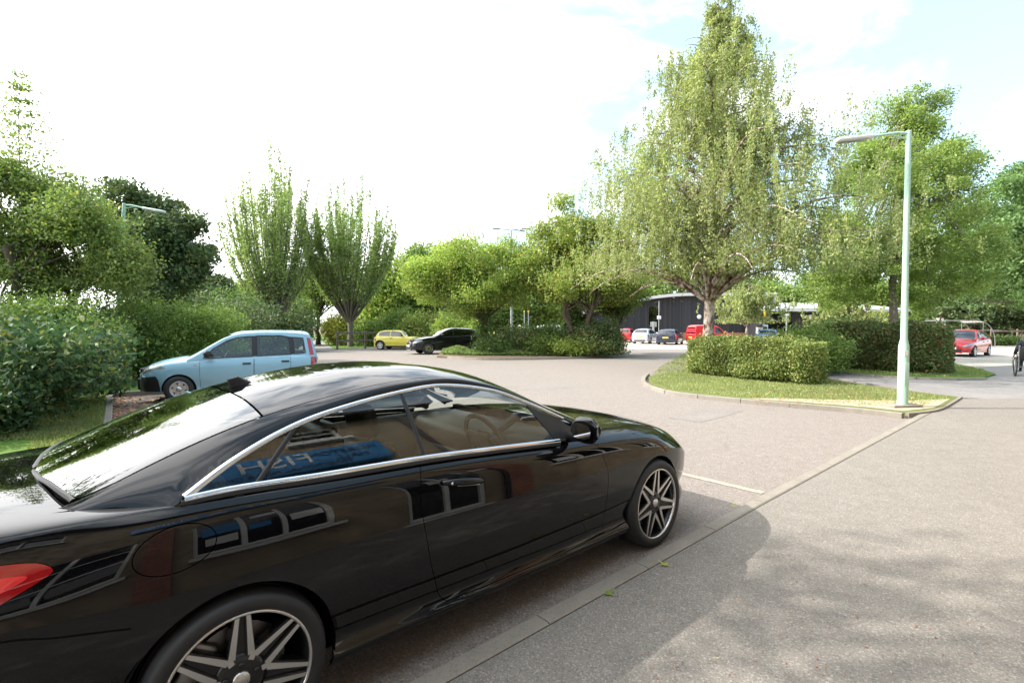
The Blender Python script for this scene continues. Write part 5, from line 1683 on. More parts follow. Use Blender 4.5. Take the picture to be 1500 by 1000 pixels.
def upright_tree(name, label, base, h, spread, nshoot, fork, nleaf, lsize, mat, group, seed):
    """vase of whippy upright branches"""
    rg = np.random.default_rng(seed)
    root = thing(name, label, 'tree', base, 0, group)
    b = MB()
    b.tube([(0, 0, -.05), (.03, 0, fork * .5), (0, 0, fork)], [.26, .21, .19], 12)
    pts = []
    per = nleaf // nshoot
    for k in range(nshoot):
        a = rg.uniform(0, 2 * math.pi); q = math.sqrt(rg.uniform(0.0, 1))
        top = np.array((spread * q * math.cos(a), spread * q * math.sin(a), h * (1.0 - .30 * q**1.6) * rg.uniform(.72, 1.0)))
        st = np.array((0, 0, fork * rg.uniform(.75, 1.05)))
        out = np.array((top[0] * .85, top[1] * .85, fork + (top[2] - fork) * .40))
        t = np.linspace(0, 1, 10)[:, None]
        cur = (1 - t)**2 * st + 2 * t * (1 - t) * out + t * t * top
        b.tube([tuple(p) for p in cur], [max(.008, .075 * (1 - .9 * float(x))) for x in t[:, 0]], 6, cap=False)
        tt = rg.uniform(.16, 1.0, (per, 1))**.8
        P = (1 - tt)**2 * st + 2 * tt * (1 - tt) * out + tt * tt * top
        rad = .30 * (1 - .78 * tt) * np.minimum(1, .35 + tt * 1.6)
        P = P + rg.normal(size=(per, 3)) * rad * np.array((1, 1, .8))
        pts.append(P)
        # side shoots, also reaching up
        for j in range(3):
            t0 = rg.uniform(.3, .85)
            p0 = (1 - t0)**2 * st + 2 * t0 * (1 - t0) * out + t0 * t0 * top
            dv = np.array((math.cos(a) + rg.normal(0, .6), math.sin(a) + rg.normal(0, .6), 2.6)) * rg.uniform(.25, .55)
            b.tube([tuple(p0), tuple(p0 + dv * .5 + np.array((0, 0, -.05))), tuple(p0 + dv)], [.02, .012, .006], 5, cap=False)
            ts = rg.random((per // 5, 1))
            pts.append(p0 + dv * ts + rg.normal(size=(per // 5, 3)) * .13)
    P = np.concatenate(pts)
    leaf_object('crown', leaves(P, lsize, .4), mat, root)
    b.build('trunk', M['bark_grey'], root)
    return root


def weeping_birch(name, label, base, h, prof, nbranch, nleaf, lsize, mat, r0, group=None, seed=3, fork=2.0, strand=1.5, bark='birch_bark', clear=1.2):
    """prof(z) = crown radius; leaves hang in strands from arching limbs"""
    rg = np.random.default_rng(seed)
    root = thing(name, label, 'tree', base, 0, group)
    b = MB()
    zs = np.linspace(0, 1, 14)
    tr = [np.array((.10 * math.sin(5 * q) * (1 - q) + .25 * q * q, .08 * math.sin(4 * q + 1), h * .97 * q)) for q in zs]
    b.tube([tuple(p) for p in tr], [max(.012, r0 * (1.25 if i == 0 else 1) * (1 - q)**.85) for i, q in enumerate(zs)], 12)
    trunk = lambda z: np.array((np.interp(z, [p[2] for p in tr], [p[0] for p in tr]), np.interp(z, [p[2] for p in tr], [p[1] for p in tr]), z))
    S0, D0 = [], []
    for k in range(nbranch):
        zq = fork + (h * .96 - fork) * (k + rg.random()) / nbranch
        a = k * 2.39996 + rg.normal(0, .35)
        R = prof(min(h, zq + .8), a) * rg.uniform(.68, 1.04)
        st = trunk(max(fork * .92, zq - .28 * R - .2))
        tip = st + np.array((R * math.cos(a), R * math.sin(a), rg.uniform(.10, .45) * R))
        mid = st * .45 + tip * .55 + np.array((0, 0, .40 * R))
        t = np.linspace(0, 1, 9)[:, None]
        cur = (1 - t)**2 * st + 2 * t * (1 - t) * mid + t * t * tip
        ra = .016 + .016 * R * r0 / .25
        b.tube([tuple(p) for p in cur], [max(.007, ra * (1 - .9 * float(x))) for x in t[:, 0]], 6, cap=False)
        m = int(6 + 11 * R)
        tt = rg.uniform(.15, 1.0, (m, 1))**.75
        P = (1 - tt)**2 * st + 2 * tt * (1 - tt) * mid + tt * tt * tip
        # side twigs spread the hanging strands away from the limb
        P = P + rg.normal(size=(m, 3)) * np.array((.16 * R + .14, .16 * R + .14, .10 * R + .06))
        S0.append(P); D0.append(np.full(m, strand * (.35 + .65 * min(1, R / 3))))
    S0 = np.concatenate(S0); D0 = np.concatenate(D0)
    gg = np.sin(S0[:, 0] * 1.5 + seed) * np.sin(S0[:, 1] * 1.3 + 1.7) * np.sin(S0[:, 2] * 1.35 + .6)
    kp = gg + rng.normal(0, .10, len(S0)) > -.33
    S0, D0 = S0[kp], D0[kp]
    per = max(4, nleaf // len(S0))
    ln = D0 * rg.uniform(.35, 1.15, len(S0))
    t = rg.random((len(S0), per))
    sway = rg.normal(0, .10, (len(S0), 1, 2))
    P = np.repeat(S0[:, None, :], per, 1)
    P[:, :, 2] -= t * ln[:, None]
    P[:, :, :2] += sway * t[..., None] + rg.normal(0, .055, (len(S0), per, 2))
    P = P.reshape(-1, 3)
    P = P[P[:, 2] > clear + .9 * rng.random(len(P))**2]
    leaf_object('crown', leaves(P, lsize, .2, droop=1.2, aspect=.6), mat, root)
    # fine hanging twigs
    for i in range(0, len(S0) if r0 > .2 else 0, 4):
        p = S0[i]; q = p + np.array((sway[i, 0, 0], sway[i, 0, 1], -min(ln[i] * .9, max(.05, p[2] - clear - .5))))
        b.tube([tuple(p), tuple(q)], .004, 3, cap=False)
    b.build('trunk', M[bark], root)
    return root


def rel(px, py, Y, rp=None):
    """metres at depth Y for a picture offset"""
    return ((px - 750) / F_PX * Y, CAM_H + (HORIZON - py) / F_PX * Y)


def lobes_from(Y, items, x0, depth=1.0, seed=0):
    """crown outline described as discs seen at distance Y -> rounded lobes in metres about the trunk"""
    rg = np.random.default_rng(seed + 50)
    out = []
    for (px, py, r) in items:
        X, Z = rel(px, py, Y); R = r / F_PX * Y
        out.append((X - x0, rg.normal(0, R * .7 * depth), Z, R, R * depth, R * .92))
        if R > 1.0:
            for _ in range(2):
                out.append((X - x0 + rg.normal(0, R * .3), rg.choice((-1, 1)) * R * rg.uniform(.5, 1.0) * depth, Z + rg.normal(0, R * .25), R * .7, R * .7 * depth, R * .62))
    return out


def ground_x(px, Y): return (px - 750) / F_PX * Y
# ------------------------------------------------------------------ buildings and street furniture
def brick_mat(name, c1, c2, mortar, scale=1.0):
    m, t, out = newmat(name)
    b = nd(t, 'ShaderNodeBsdfPrincipled', inp={'Roughness': 0.85})
    tc = t.nodes.new('ShaderNodeTexCoord')
    sp = t.nodes.new('ShaderNodeSeparateXYZ'); t.links.new(tc.outputs['Object'], sp.inputs[0])
    cb = t.nodes.new('ShaderNodeCombineXYZ')
    t.links.new(mth(t, 'ADD', sp.outputs[0], sp.outputs[1]), cb.inputs[0]); t.links.new(sp.outputs[2], cb.inputs[1])
    br = nd(t, 'ShaderNodeTexBrick', inp={'Scale': scale, 'Brick Width': .225, 'Row Height': .075, 'Mortar Size': .006, 'Color1': (*c1, 1), 'Color2': (*c2, 1), 'Mortar': (*mortar, 1), 'Bias': -.1})
    t.links.new(cb.outputs[0], br.inputs['Vector'])
    nz = nd(t, 'ShaderNodeTexNoise', inp={'Scale': 1.3, 'Detail': 5.0}); t.links.new(tc.outputs['Object'], nz.inputs['Vector'])
    mr = nd(t, 'ShaderNodeMapRange', inp={'From Min': .3, 'From Max': .7, 'To Min': .8, 'To Max': 1.2}); t.links.new(nz.outputs['Fac'], mr.inputs['Value'])
    sc = nd(t, 'ShaderNodeVectorMath', operation='SCALE'); t.links.new(br.outputs['Color'], sc.inputs[0]); t.links.new(mr.outputs[0], sc.inputs['Scale'])
    t.links.new(sc.outputs[0], b.inputs['Base Color'])
    bp = nd(t, 'ShaderNodeBump', inp={'Strength': .4, 'Distance': .01}); t.links.new(br.outputs['Fac'], bp.inputs['Height']); bp.invert = True
    t.links.new(bp.outputs[0], b.inputs['Normal'])
    t.links.new(b.outputs[0], out.inputs[0])
    return m


def board_mat(name, col, pitch=.15):
    """vertical boarding"""
    m, t, out = newmat(name)
    b = nd(t, 'ShaderNodeBsdfPrincipled', inp={'Roughness': 0.75})
    tc = t.nodes.new('ShaderNodeTexCoord'); sp = t.nodes.new('ShaderNodeSeparateXYZ'); t.links.new(tc.outputs['Object'], sp.inputs[0])
    u = mth(t, 'DIVIDE', sp.outputs[0], pitch)
    fr = mth(t, 'FRACT', u); fl = mth(t, 'FLOOR', u)
    wn = nd(t, 'ShaderNodeTexWhiteNoise'); wn.noise_dimensions = '1D'; t.links.new(fl, wn.inputs['W'])
    gap = mth(t, 'LESS_THAN', fr, .10)
    v = mth(t, 'MULTIPLY', mth(t, 'ADD', .6, mth(t, 'MULTIPLY', wn.outputs[0], .8)), mth(t, 'SUBTRACT', 1.0, mth(t, 'MULTIPLY', gap, .6)))
    sc = nd(t, 'ShaderNodeVectorMath', operation='SCALE'); sc.inputs[0].default_value = col; t.links.new(v, sc.inputs['Scale'])
    t.links.new(sc.outputs[0], b.inputs['Base Color']); t.links.new(b.outputs[0], out.inputs[0])
    return m


M['buff_brick'] = brick_mat('buff_brick', (.33, .255, .155), (.26, .195, .115), (.28, .24, .19))
M['red_brick'] = brick_mat('red_brick', (.36, .13, .07), (.30, .10, .055), (.30, .24, .2))
M['dark_boards'] = board_mat('dark_boarding', (.022, .022, .026))
M['roof_metal'] = pbr('pale_roof', (.52, .52, .53), .5, noise=.15, nscale=3)
M['white_gloss'] = pbr('white_frame', (.74, .74, .72), .4)
M['sign_blue'] = pbr('sign_blue', (.02, .20, .48), .35)
M['navy_ink'] = pbr('navy_letters', (.012, .016, .06), .4)
M['sign_red'] = pbr('sign_red', (.55, .03, .025), .4)
M['mint'] = pbr('mint_lamp_paint', (.36, .55, .44), .42, noise=.12, nscale=6)
M['galv'] = pbr('galvanised', (.36, .37, .37), .5, .5, noise=.15, nscale=8)
M['timber'] = pbr('weathered_timber', (.13, .105, .085), .9, noise=.4, nscale=12, bump=.4)
M['pale_timber'] = pbr('pale_timber', (.26, .19, .14), .9, noise=.3, nscale=10)
M['window_pane'] = glass_mat('window_pane', (.25, .28, .28))
M['perspex'] = glass_mat('perspex', (.60, .60, .56), 1.04)
M['dark_room'] = pbr('dark_interior', (.02, .02, .02), .9)
M['soffit'] = pbr('brown_soffit', (.03, .022, .018), .6)
M['tiles'] = pbr('roof_tiles', (.13, .075, .05), .85, noise=.3, nscale=9)
M['sign_yellow'] = pbr('sign_yellow', (.72, .50, .03), .4)
M['skin'] = pbr('skin', (.50, .28, .21), .5)
M['jacket'] = pbr('navy_jacket', (.014, .017, .035), .8)
M['trousers'] = pbr('grey_trousers', (.06, .06, .065), .85)
M['hair'] = pbr('grey_hair', (.42, .41, .39), .7, noise=.2, nscale=40)


def text_obj(name, body, size, mat, parent, M4, extrude=.006, align='LEFT'):
    cu = bpy.data.curves.new(name, 'FONT'); cu.body = body; cu.size = size; cu.extrude = extrude; cu.align_x = align
    cu.resolution_u = 3
    tmp = bpy.data.objects.new(name, cu); COL.objects.link(tmp)
    dg = bpy.context.evaluated_depsgraph_get()
    me = bpy.data.meshes.new_from_object(tmp.evaluated_get(dg))
    bpy.data.objects.remove(tmp)
    me.name = name
    me.materials.clear()
    o = link(name, me, parent, mat)
    o.matrix_local = M4
    return o


CU, CN, CO = Vector((.73987, .67275, 0)), Vector((.67275, -.73987, 0)), Vector((.47343, 4.31706, 0))
CYAW = math.radians(42.28)


def build_shop(D=2.76):
    """the two-storey brick shop the pavement runs along, behind the viewpoint; local x runs along the kerb (car forward), local -y is away from the road"""
    o_ = CO + CN * (.88 + D)
    root = thing('shop_building', 'two storey buff brick shop with blue fish and chip fascia, behind the pavement', 'building', (o_.x, o_.y, KZ), CYAW)
    fl, H = M['buff_brick'], 5.46
    x0, x1 = -9.0, 13.0
    # openings on the face: (x0, x1, z0, z1, columns, rows)
    ops = [(-8.2, -6.6, .5, 2.6, 2, 1), (-5.0, -3.7, .55, 2.5, 2, 3), (-2.75, -1.25, .45, 2.7, 3, 1), (-.55, .45, .02, 2.6, 2, 1), (1.7, 3.7, .75, 2.3, 3, 1), (4.6, 6.6, .75, 2.3, 3, 1), (8.2, 10.2, .75, 2.3, 3, 1),
           (-6.2, -4.8, 4.4, 5.25, 2, 1), (-1.12, -.34, 4.74, 5.34, 1, 3), (3.0, 4.2, 4.4, 5.25, 2, 2), (7.6, 8.8, 4.4, 5.25, 2, 2)]
    # wall made of blocks around the openings
    xs = sorted({x0, x1} | {o[0] for o in ops} | {o[1] for o in ops}); zs = sorted({0, H} | {o[2] for o in ops} | {o[3] for o in ops})
    w = MB()
    for i in range(len(xs) - 1):
        for j in range(len(zs) - 1):
            cx, cz = (xs[i] + xs[i + 1]) / 2, (zs[j] + zs[j + 1]) / 2
            if any(o[0] < cx < o[1] and o[2] < cz < o[3] for o in ops): continue
            w.add([(xs[i], 0, zs[j]), (xs[i + 1], 0, zs[j]), (xs[i + 1], 0, zs[j + 1]), (xs[i], 0, zs[j + 1])], [(3, 2, 1, 0)])
    for o in ops:
        a, b, c, d = o[:4]
        w.add([(a, 0, c), (b, 0, c), (b, 0, d), (a, 0, d), (a, -.12, c), (b, -.12, c), (b, -.12, d), (a, -.12, d)], [(0, 1, 5, 4), (1, 2, 6, 5), (2, 3, 7, 6), (3, 0, 4, 7)])
    w.add([(x0, 0, 0), (x0, -7, 0), (x1, -7, 0), (x1, 0, 0), (x0, 0, H), (x0, -7, H), (x1, -7, H), (x1, 0, H)], [(0, 4, 5, 1), (1, 5, 6, 2), (2, 6, 7, 3)])
    w.build('wall', fl, root)
    for o in ops:
        a, b, c, d, nc, nr = o
        f = MB(); e = .06
        f.box(((a + b) / 2, -.09, c + e / 2), (b - a, .07, e)); f.box(((a + b) / 2, -.09, d - e / 2), (b - a, .07, e))
        for k in range(nc + 1):
            f.box((a + e / 2 + (b - a - e) * k / nc, -.087, (c + d) / 2), (e, .074, d - c - 2 * e))
        for k in range(1, nr): f.box(((a + b) / 2, -.084, c + (d - c) * k / nr), (b - a - 2 * e, .05, e * .8))
        fo = f.build('window', M['white_gloss'], root)
        MB().box(((a + b) / 2, -.10, (c + d) / 2), (b - a - .02, .008, d - c - .02)).build('pane', M['window_pane'], fo)
        MB().box(((a + b) / 2, -1.2, (c + d) / 2), (b - a + .6, .02, d - c + .6)).build('room', M['dark_room'], fo)
        MB().box(((a + b) / 2, .03, c - .04), (b - a + .15, .10, .06)).build('sill', M['white_gloss'], fo)
    # brick piers
    for px_ in (-3.3, .95, 7.4):
        MB().box((px_, .05, 1.65), (.42, .10, 3.3)).build('pier', M['red_brick'], root)
    # posters inside the shop window
    for px_, pz_, pw_, ph_, pm_ in ((-2.45, 1.75, .36, .8, 'sign_blue'), (-1.5, 1.3, .34, .5, 'white_gloss'), (-1.95, 2.2, .34, .3, 'white_gloss'), (-.05, 1.5, .30, .45, 'white_gloss'), (-2.45, .95, .3, .4, 'white_gloss'), (-2.05, 1.3, .26, .36, 'sign_blue'), (2.1, 1.2, .4, .5, 'white_gloss'), (6.2, 1.3, .4, .6, 'white_gloss')):
        MB().box((px_, -.082, pz_), (pw_, .006, ph_)).build('poster', M[pm_], root)
    dp = MB(); dp.tube([(.72, .08, 0), (.72, .08, H)], .04, 10); dp.tube([(7.0, .08, 0), (7.0, .08, H)], .04, 10); dp.build('downpipe', M['soffit'], root)
    MB().box((.6, .06, 2.05), (.22, .1, .3), bev=.02).build('alarm_box', M['white_gloss'], root)
    # eaves and roof
    MB().box(((x0 + x1) / 2, .06, H + .04), (x1 - x0 + .6, .20, .08)).build('soffit', M['soffit'], root)
    MB().box(((x0 + x1) / 2, .21, H + .07), (x1 - x0 + .6, .09, .12), bev=.02).build('gutter', M['soffit'], root)
    r = MB(); r.add([(x0 - .3, .16, H + .09), (x1 + .3, .16, H + .09), (x1 + .3, -3.5, H + 1.9), (x0 - .3, -3.5, H + 1.9), (x1 + .3, -7.4, H + .10), (x0 - .3, -7.4, H + .10)], [(0, 1, 2, 3), (3, 2, 4, 5), (0, 3, 5), (1, 4, 2)])
    r.build('roof', M['tiles'], root)
    # fascia sign; reads from larger x to smaller x for someone facing the shop
    z0, z1 = 3.68, 4.30
    sx0, sx1 = -3.9, -.08
    sb = MB(); sb.box(((sx0 + sx1) / 2, .09, (z0 + z1) / 2), (sx1 - sx0, .14, z1 - z0), bev=.02)
    sg = sb.build('fascia_sign', M['sign_blue'], root)

    def put(body, x, z, size, mat):
        R = Matrix(((-1, 0, 0, x), (0, 0, 1, .165), (0, 1, 0, z), (0, 0, 0, 1)))
        text_obj('lettering', body, size, mat, sg, R)
    put('MORETON', sx1 - .10, z1 - .25, .19, M['navy_ink']); put('HALL', sx1 - .28, z1 - .44, .19, M['navy_ink'])
    put('FISH', sx1 - .98, z0 + .23, .46, M['white_gloss'])
    put('&', sx1 - 2.12, z0 + .18, .50, M['white_gloss'])
    put('CHIPS', sx1 - 2.50, z0 + .23, .40, M['white_gloss'])
    put('TRADITIONAL FISH & CHIPS', sx1 - .55, z0 + .06, .13, M['navy_ink'])
    return root


def lamp_post(name, label, loc, h, arm_dir, arm, mat, group, tilt=0.0, pad=True, base_r=.095):
    root = thing(name, label, 'lamp post', loc, 0, group)
    root.rotation_euler = (0, tilt, 0)
    b = MB()
    k = base_r / .095
    b.lathe([(.100 * k, -.05), (.098 * k, 0), (.096 * k, 1.10), (.092 * k, 1.16), (.064 * k, 1.28), (.058 * k, 2.6), (.050 * k, h - .02), (.052 * k, h), (0, h + .02)], n=20)
    b.build('pole', mat, root)
    d = MB(); d.box((0, -.097 * k, .62), (.10 * k, .012, .42), bev=.004); d.build('service_door', mat, root)
    lb = MB(); lb.box((-.02, -.098 * k + .004, 1.02), (.07, .012, .10)); lb.build('number_plate', M['white_gloss'], root)
    d = Vector((math.cos(arm_dir), math.sin(arm_dir), 0))
    a = MB(); T = Vector((0, 0, h))
    a.tube([T + Vector((0, 0, -.05)), T + d * .20 + Vector((0, 0, -.03)), T + d * arm * .6 + Vector((0, 0, -.09))], [.032, .028, .026], 10)
    a.tube([T + Vector((0, 0, -.16)), T + d * .30 + Vector((0, 0, -.07))], .018, 8)
    a.build('arm', mat, root)
    hd = MB(); R = Matrix.Rotation(arm_dir, 3, 'Z') @ Matrix.Rotation(math.radians(5), 3, 'Y')
    c = T + d * (arm * .6 + .30) + Vector((0, 0, -.12))
    hd.box(c, (.68, .16, .075), bev=.03, rot=R)
    ho = hd.build('lantern', M['galv'] if mat is M['galv'] else M['mint_pale'], root)
    g_ = MB(); g_.box(c + R @ Vector((.04, 0, -.042)), (.50, .13, .035), bev=.015, rot=R); g_.build('lens', M['lamp_glass'], ho)
    return root


M['mint_pale'] = pbr('pale_lantern', (.62, .68, .65), .4)


def rail_fence(name, label, p0, p1, n, h, rails, mat, group=None):
    p0, p1 = Vector((*p0, 0)), Vector((*p1, 0))
    root = thing(name, label, 'fence', p0, math.atan2(p1.y - p0.y, p1.x - p0.x), group)
    Lh = (p1 - p0).length
    for i in range(n):
        MB().box((Lh * i / (n - 1), 0, h / 2 - .05), (.12, .12, h + .1), bev=.012).build('post', mat, root)
    for z in rails:
        MB().box((Lh / 2, -.085, z), (Lh + .1, .05, .15), bev=.01).build('rail', mat, root)
    return root


def build_hall():
    """dark boarded hall with a curved pale roof at the far side of the car park"""
    Y = 62.0
    gx = lambda p: (p - 750) / F_PX * Y
    gz = lambda p: CAM_H + (HORIZON - p) / F_PX * Y
    xa, xb = gx(868), gx(1118)
    root = thing('hall', 'long low hall with dark vertical boarding and a curved pale roof', 'building', (xa, Y, 0), math.radians(-3))
    Ln = xb - xa
    xs = np.linspace(0, Ln, 25)
    roofz = lambda x: 3.2 + 2.15 * math.sin(min(1.0, max(0.0, (x + 1.0) / (Ln * .62))) * math.pi / 2)
    w = MB()
    for i in range(24):
        a, b = xs[i], xs[i + 1]
        w.add([(a, 0, .95), (b, 0, .95), (b, 0, roofz(b)), (a, 0, roofz(a))], [(0, 1, 2, 3)])
    w.add([(0, 0, 0), (0, 14, 0), (0, 14, roofz(0)), (0, 0, roofz(0)), (Ln, 0, 0), (Ln, 14, 0), (Ln, 14, roofz(Ln)), (Ln, 0, roofz(Ln))], [(0, 3, 2, 1), (4, 5, 6, 7)])
    w.build('wall', M['dark_boards'], root)
    MB().box((Ln / 2, -.03, .475), (Ln, .06, .95)).build('plinth', M['red_brick'], root)
    r = MB(); vs, fs = [], []
    for x in np.linspace(-1.2, Ln + .6, 30):
        z = roofz(x)
        vs += [(x, -.9, z + .02), (x, 14.5, z + .02), (x, -.9, z + .36), (x, 14.5, z + .36)]
    for i in range(29):
        a, b = 4 * i, 4 * i + 4
        fs += [(a, b, b + 1, a + 1), (a + 2, a + 3, b + 3, b + 2), (a, a + 2, b + 2, b)]
    fs += [(0, 1, 3, 2), (116, 118, 119, 117)]
    r.add(vs, fs); r.build('roof', M['roof_metal'], root)
    x_ = gx(957) - xa
    f = MB(); f.box((x_, -.02, 2.6), (1.5, .05, 3.2)); wo = f.build('window', M['soffit'], root)
    MB().box((x_, -.05, 2.6), (1.35, .02, 3.05)).build('pane', M['window_pane'], wo)
    ex = gx(1021) - xa
    MB().lathe([(0, -.12), (.22, -.10), (.28, 0), (.28, .05)], axis_o=(ex, -.06, gz(464)), axis='Y', n=16).build('wall_light', M['white_gloss'], root)
    # low wing
    Y2 = 57.0
    X0, X1 = (1117 - 750) / F_PX * Y2, (1318 - 750) / F_PX * Y2
    wg = thing('low_wing', 'single storey dark boarded wing with pale canopy and dark entrance, right of the hall', 'building', (X0, Y2, 0), 0)
    hz = lambda p: CAM_H + (HORIZON - p) / F_PX * Y2
    hx = lambda p: (p - 750) / F_PX * Y2 - X0
    b = MB()
    e0, e1 = hx(1122), hx(1160)
    b.box(((hx(1160) + (X1 - X0)) / 2, .1, 1.65), (X1 - X0 - hx(1160), .2, 3.3)); b.box((X1 - X0, 5, 1.65), (.2, 9.6, 3.3)); b.box((0, 5, 1.65), (.2, 9.6, 3.3))
    b.build('wall', M['dark_boards'], wg)
    MB().box(((e0 + e1) / 2, 2.4, 1.6), (e1 - e0 + 1, .1, 3.2)).build('entrance', M['dark_room'], wg)
    MB().box((e0 + .9, .05, .55), (3.4, .22, 1.1)).build('plinth', M['red_brick'], wg)
    MB().box((hx(1172), -.02, 1.55), (1.3, .08, 2.0)).build('window', M['soffit'], wg)
    r = MB(); r.add([(-.5, -1.6, 3.35), (X1 - X0 + .6, -.7, 3.35), (X1 - X0 + .6, 10, 4.5), (-.5, 10, 4.5), (-.5, -1.6, 3.75), (X1 - X0 + .6, -.7, 3.6), (X1 - X0 + .6, 10, 4.8), (-.5, 10, 4.8)], [(0, 1, 5, 4), (4, 5, 6, 7), (0, 4, 7, 3), (1, 2, 6, 5), (0, 3, 2, 1)])
    r.build('roof', M['roof_metal'], wg)
    MB().box((hx(1155), 6, 4.95), (3.2, 2, .7)).build('roof_plant', M['roof_metal'], wg)
    MB().lathe([(0, -.10), (.2, -.08), (.26, 0), (.26, .05)], axis_o=(hx(1186), -.06, hz(464)), axis='Y', n=14).build('wall_light', M['white_gloss'], wg)
    MB().lathe([(0, -.10), (.2, -.08), (.26, 0), (.26, .05)], axis_o=(hx(1225), -.06, hz(473)), axis='Y', n=14).build('wall_light', M['white_gloss'], wg)
    # brick piers and signs in front of the wing
    def pier(px, w_, top, Yp, label):
        X = (px - 750) / F_PX * Yp; t = CAM_H + (HORIZON - top) / F_PX * Yp
        o = thing('brick_pier', label, 'brick pier', (X, Yp, 0), 0, 'brick piers before the low wing')
        MB().box((0, 0, t / 2), (w_, w_, t)).build('shaft', M['red_brick'], o)
        MB().box((0, 0, t + .04), (w_ + .12, w_ + .12, .08)).build('coping', M['kerbstone'], o)
    pier(1203, .75, 466, 50, 'red brick pier left of the round red sign')
    pier(1261, .80, 467, 49, 'red brick pier under the round red sign')
    X = (1258 - 750) / F_PX * 49; z = CAM_H + (HORIZON - 460) / F_PX * 49
    o = thing('round_sign', 'red oval sign with pale band above a brick pier', 'sign', (X, 48.9, z))
    MB().lathe([(0, -.06), (.50, -.06), (.54, -.03), (.54, .06), (0, .06)], axis='Y', n=32).build('disc', M['sign_red'], o)
    MB().box((0, -.07, 0), (.72, .02, .16), bev=.005).build('band', pbr('pale_red_band', (.62, .25, .22), .4), o)
    MB().box((0, .1, -.3), (.06, .06, .9)).build('bracket', M['galv'], o)


def sign_pole(name, label, px, Y, ytop, parts, cat='sign', r=.04):
    X = (px - 750) / F_PX * Y; z = CAM_H + (HORIZON - ytop) / F_PX * Y
    root = thing(name, label, cat, (X, Y, 0))
    MB().tube([(0, 0, -.05), (0, 0, z)], r, 10).build('post', M['galv'], root)
    for (nm, py, w, h, mat) in parts:
        zz = CAM_H + (HORIZON - py) / F_PX * Y
        MB().box((0, -.06, zz), (w, .03, h), bev=.008).build(nm, mat, root)
    return root


def skin_body(name, verts, edges, radii, mat, parent, root_i=0):
    me = bpy.data.meshes.new(name); me.from_pydata(verts, edges, []); me.update()
    o = link(name, me, parent, mat)
    md = o.modifiers.new('skin', 'SKIN')
    for i, r in enumerate(radii):
        sv = me.skin_vertices[0].data[i]
        sv.radius = (r, r) if isinstance(r, (int, float)) else r
        sv.use_root = (i == root_i)
    sb = o.modifiers.new('sub', 'SUBSURF'); sb.levels = 2; sb.render_levels = 2
    md.use_smooth_shade = True
    return o


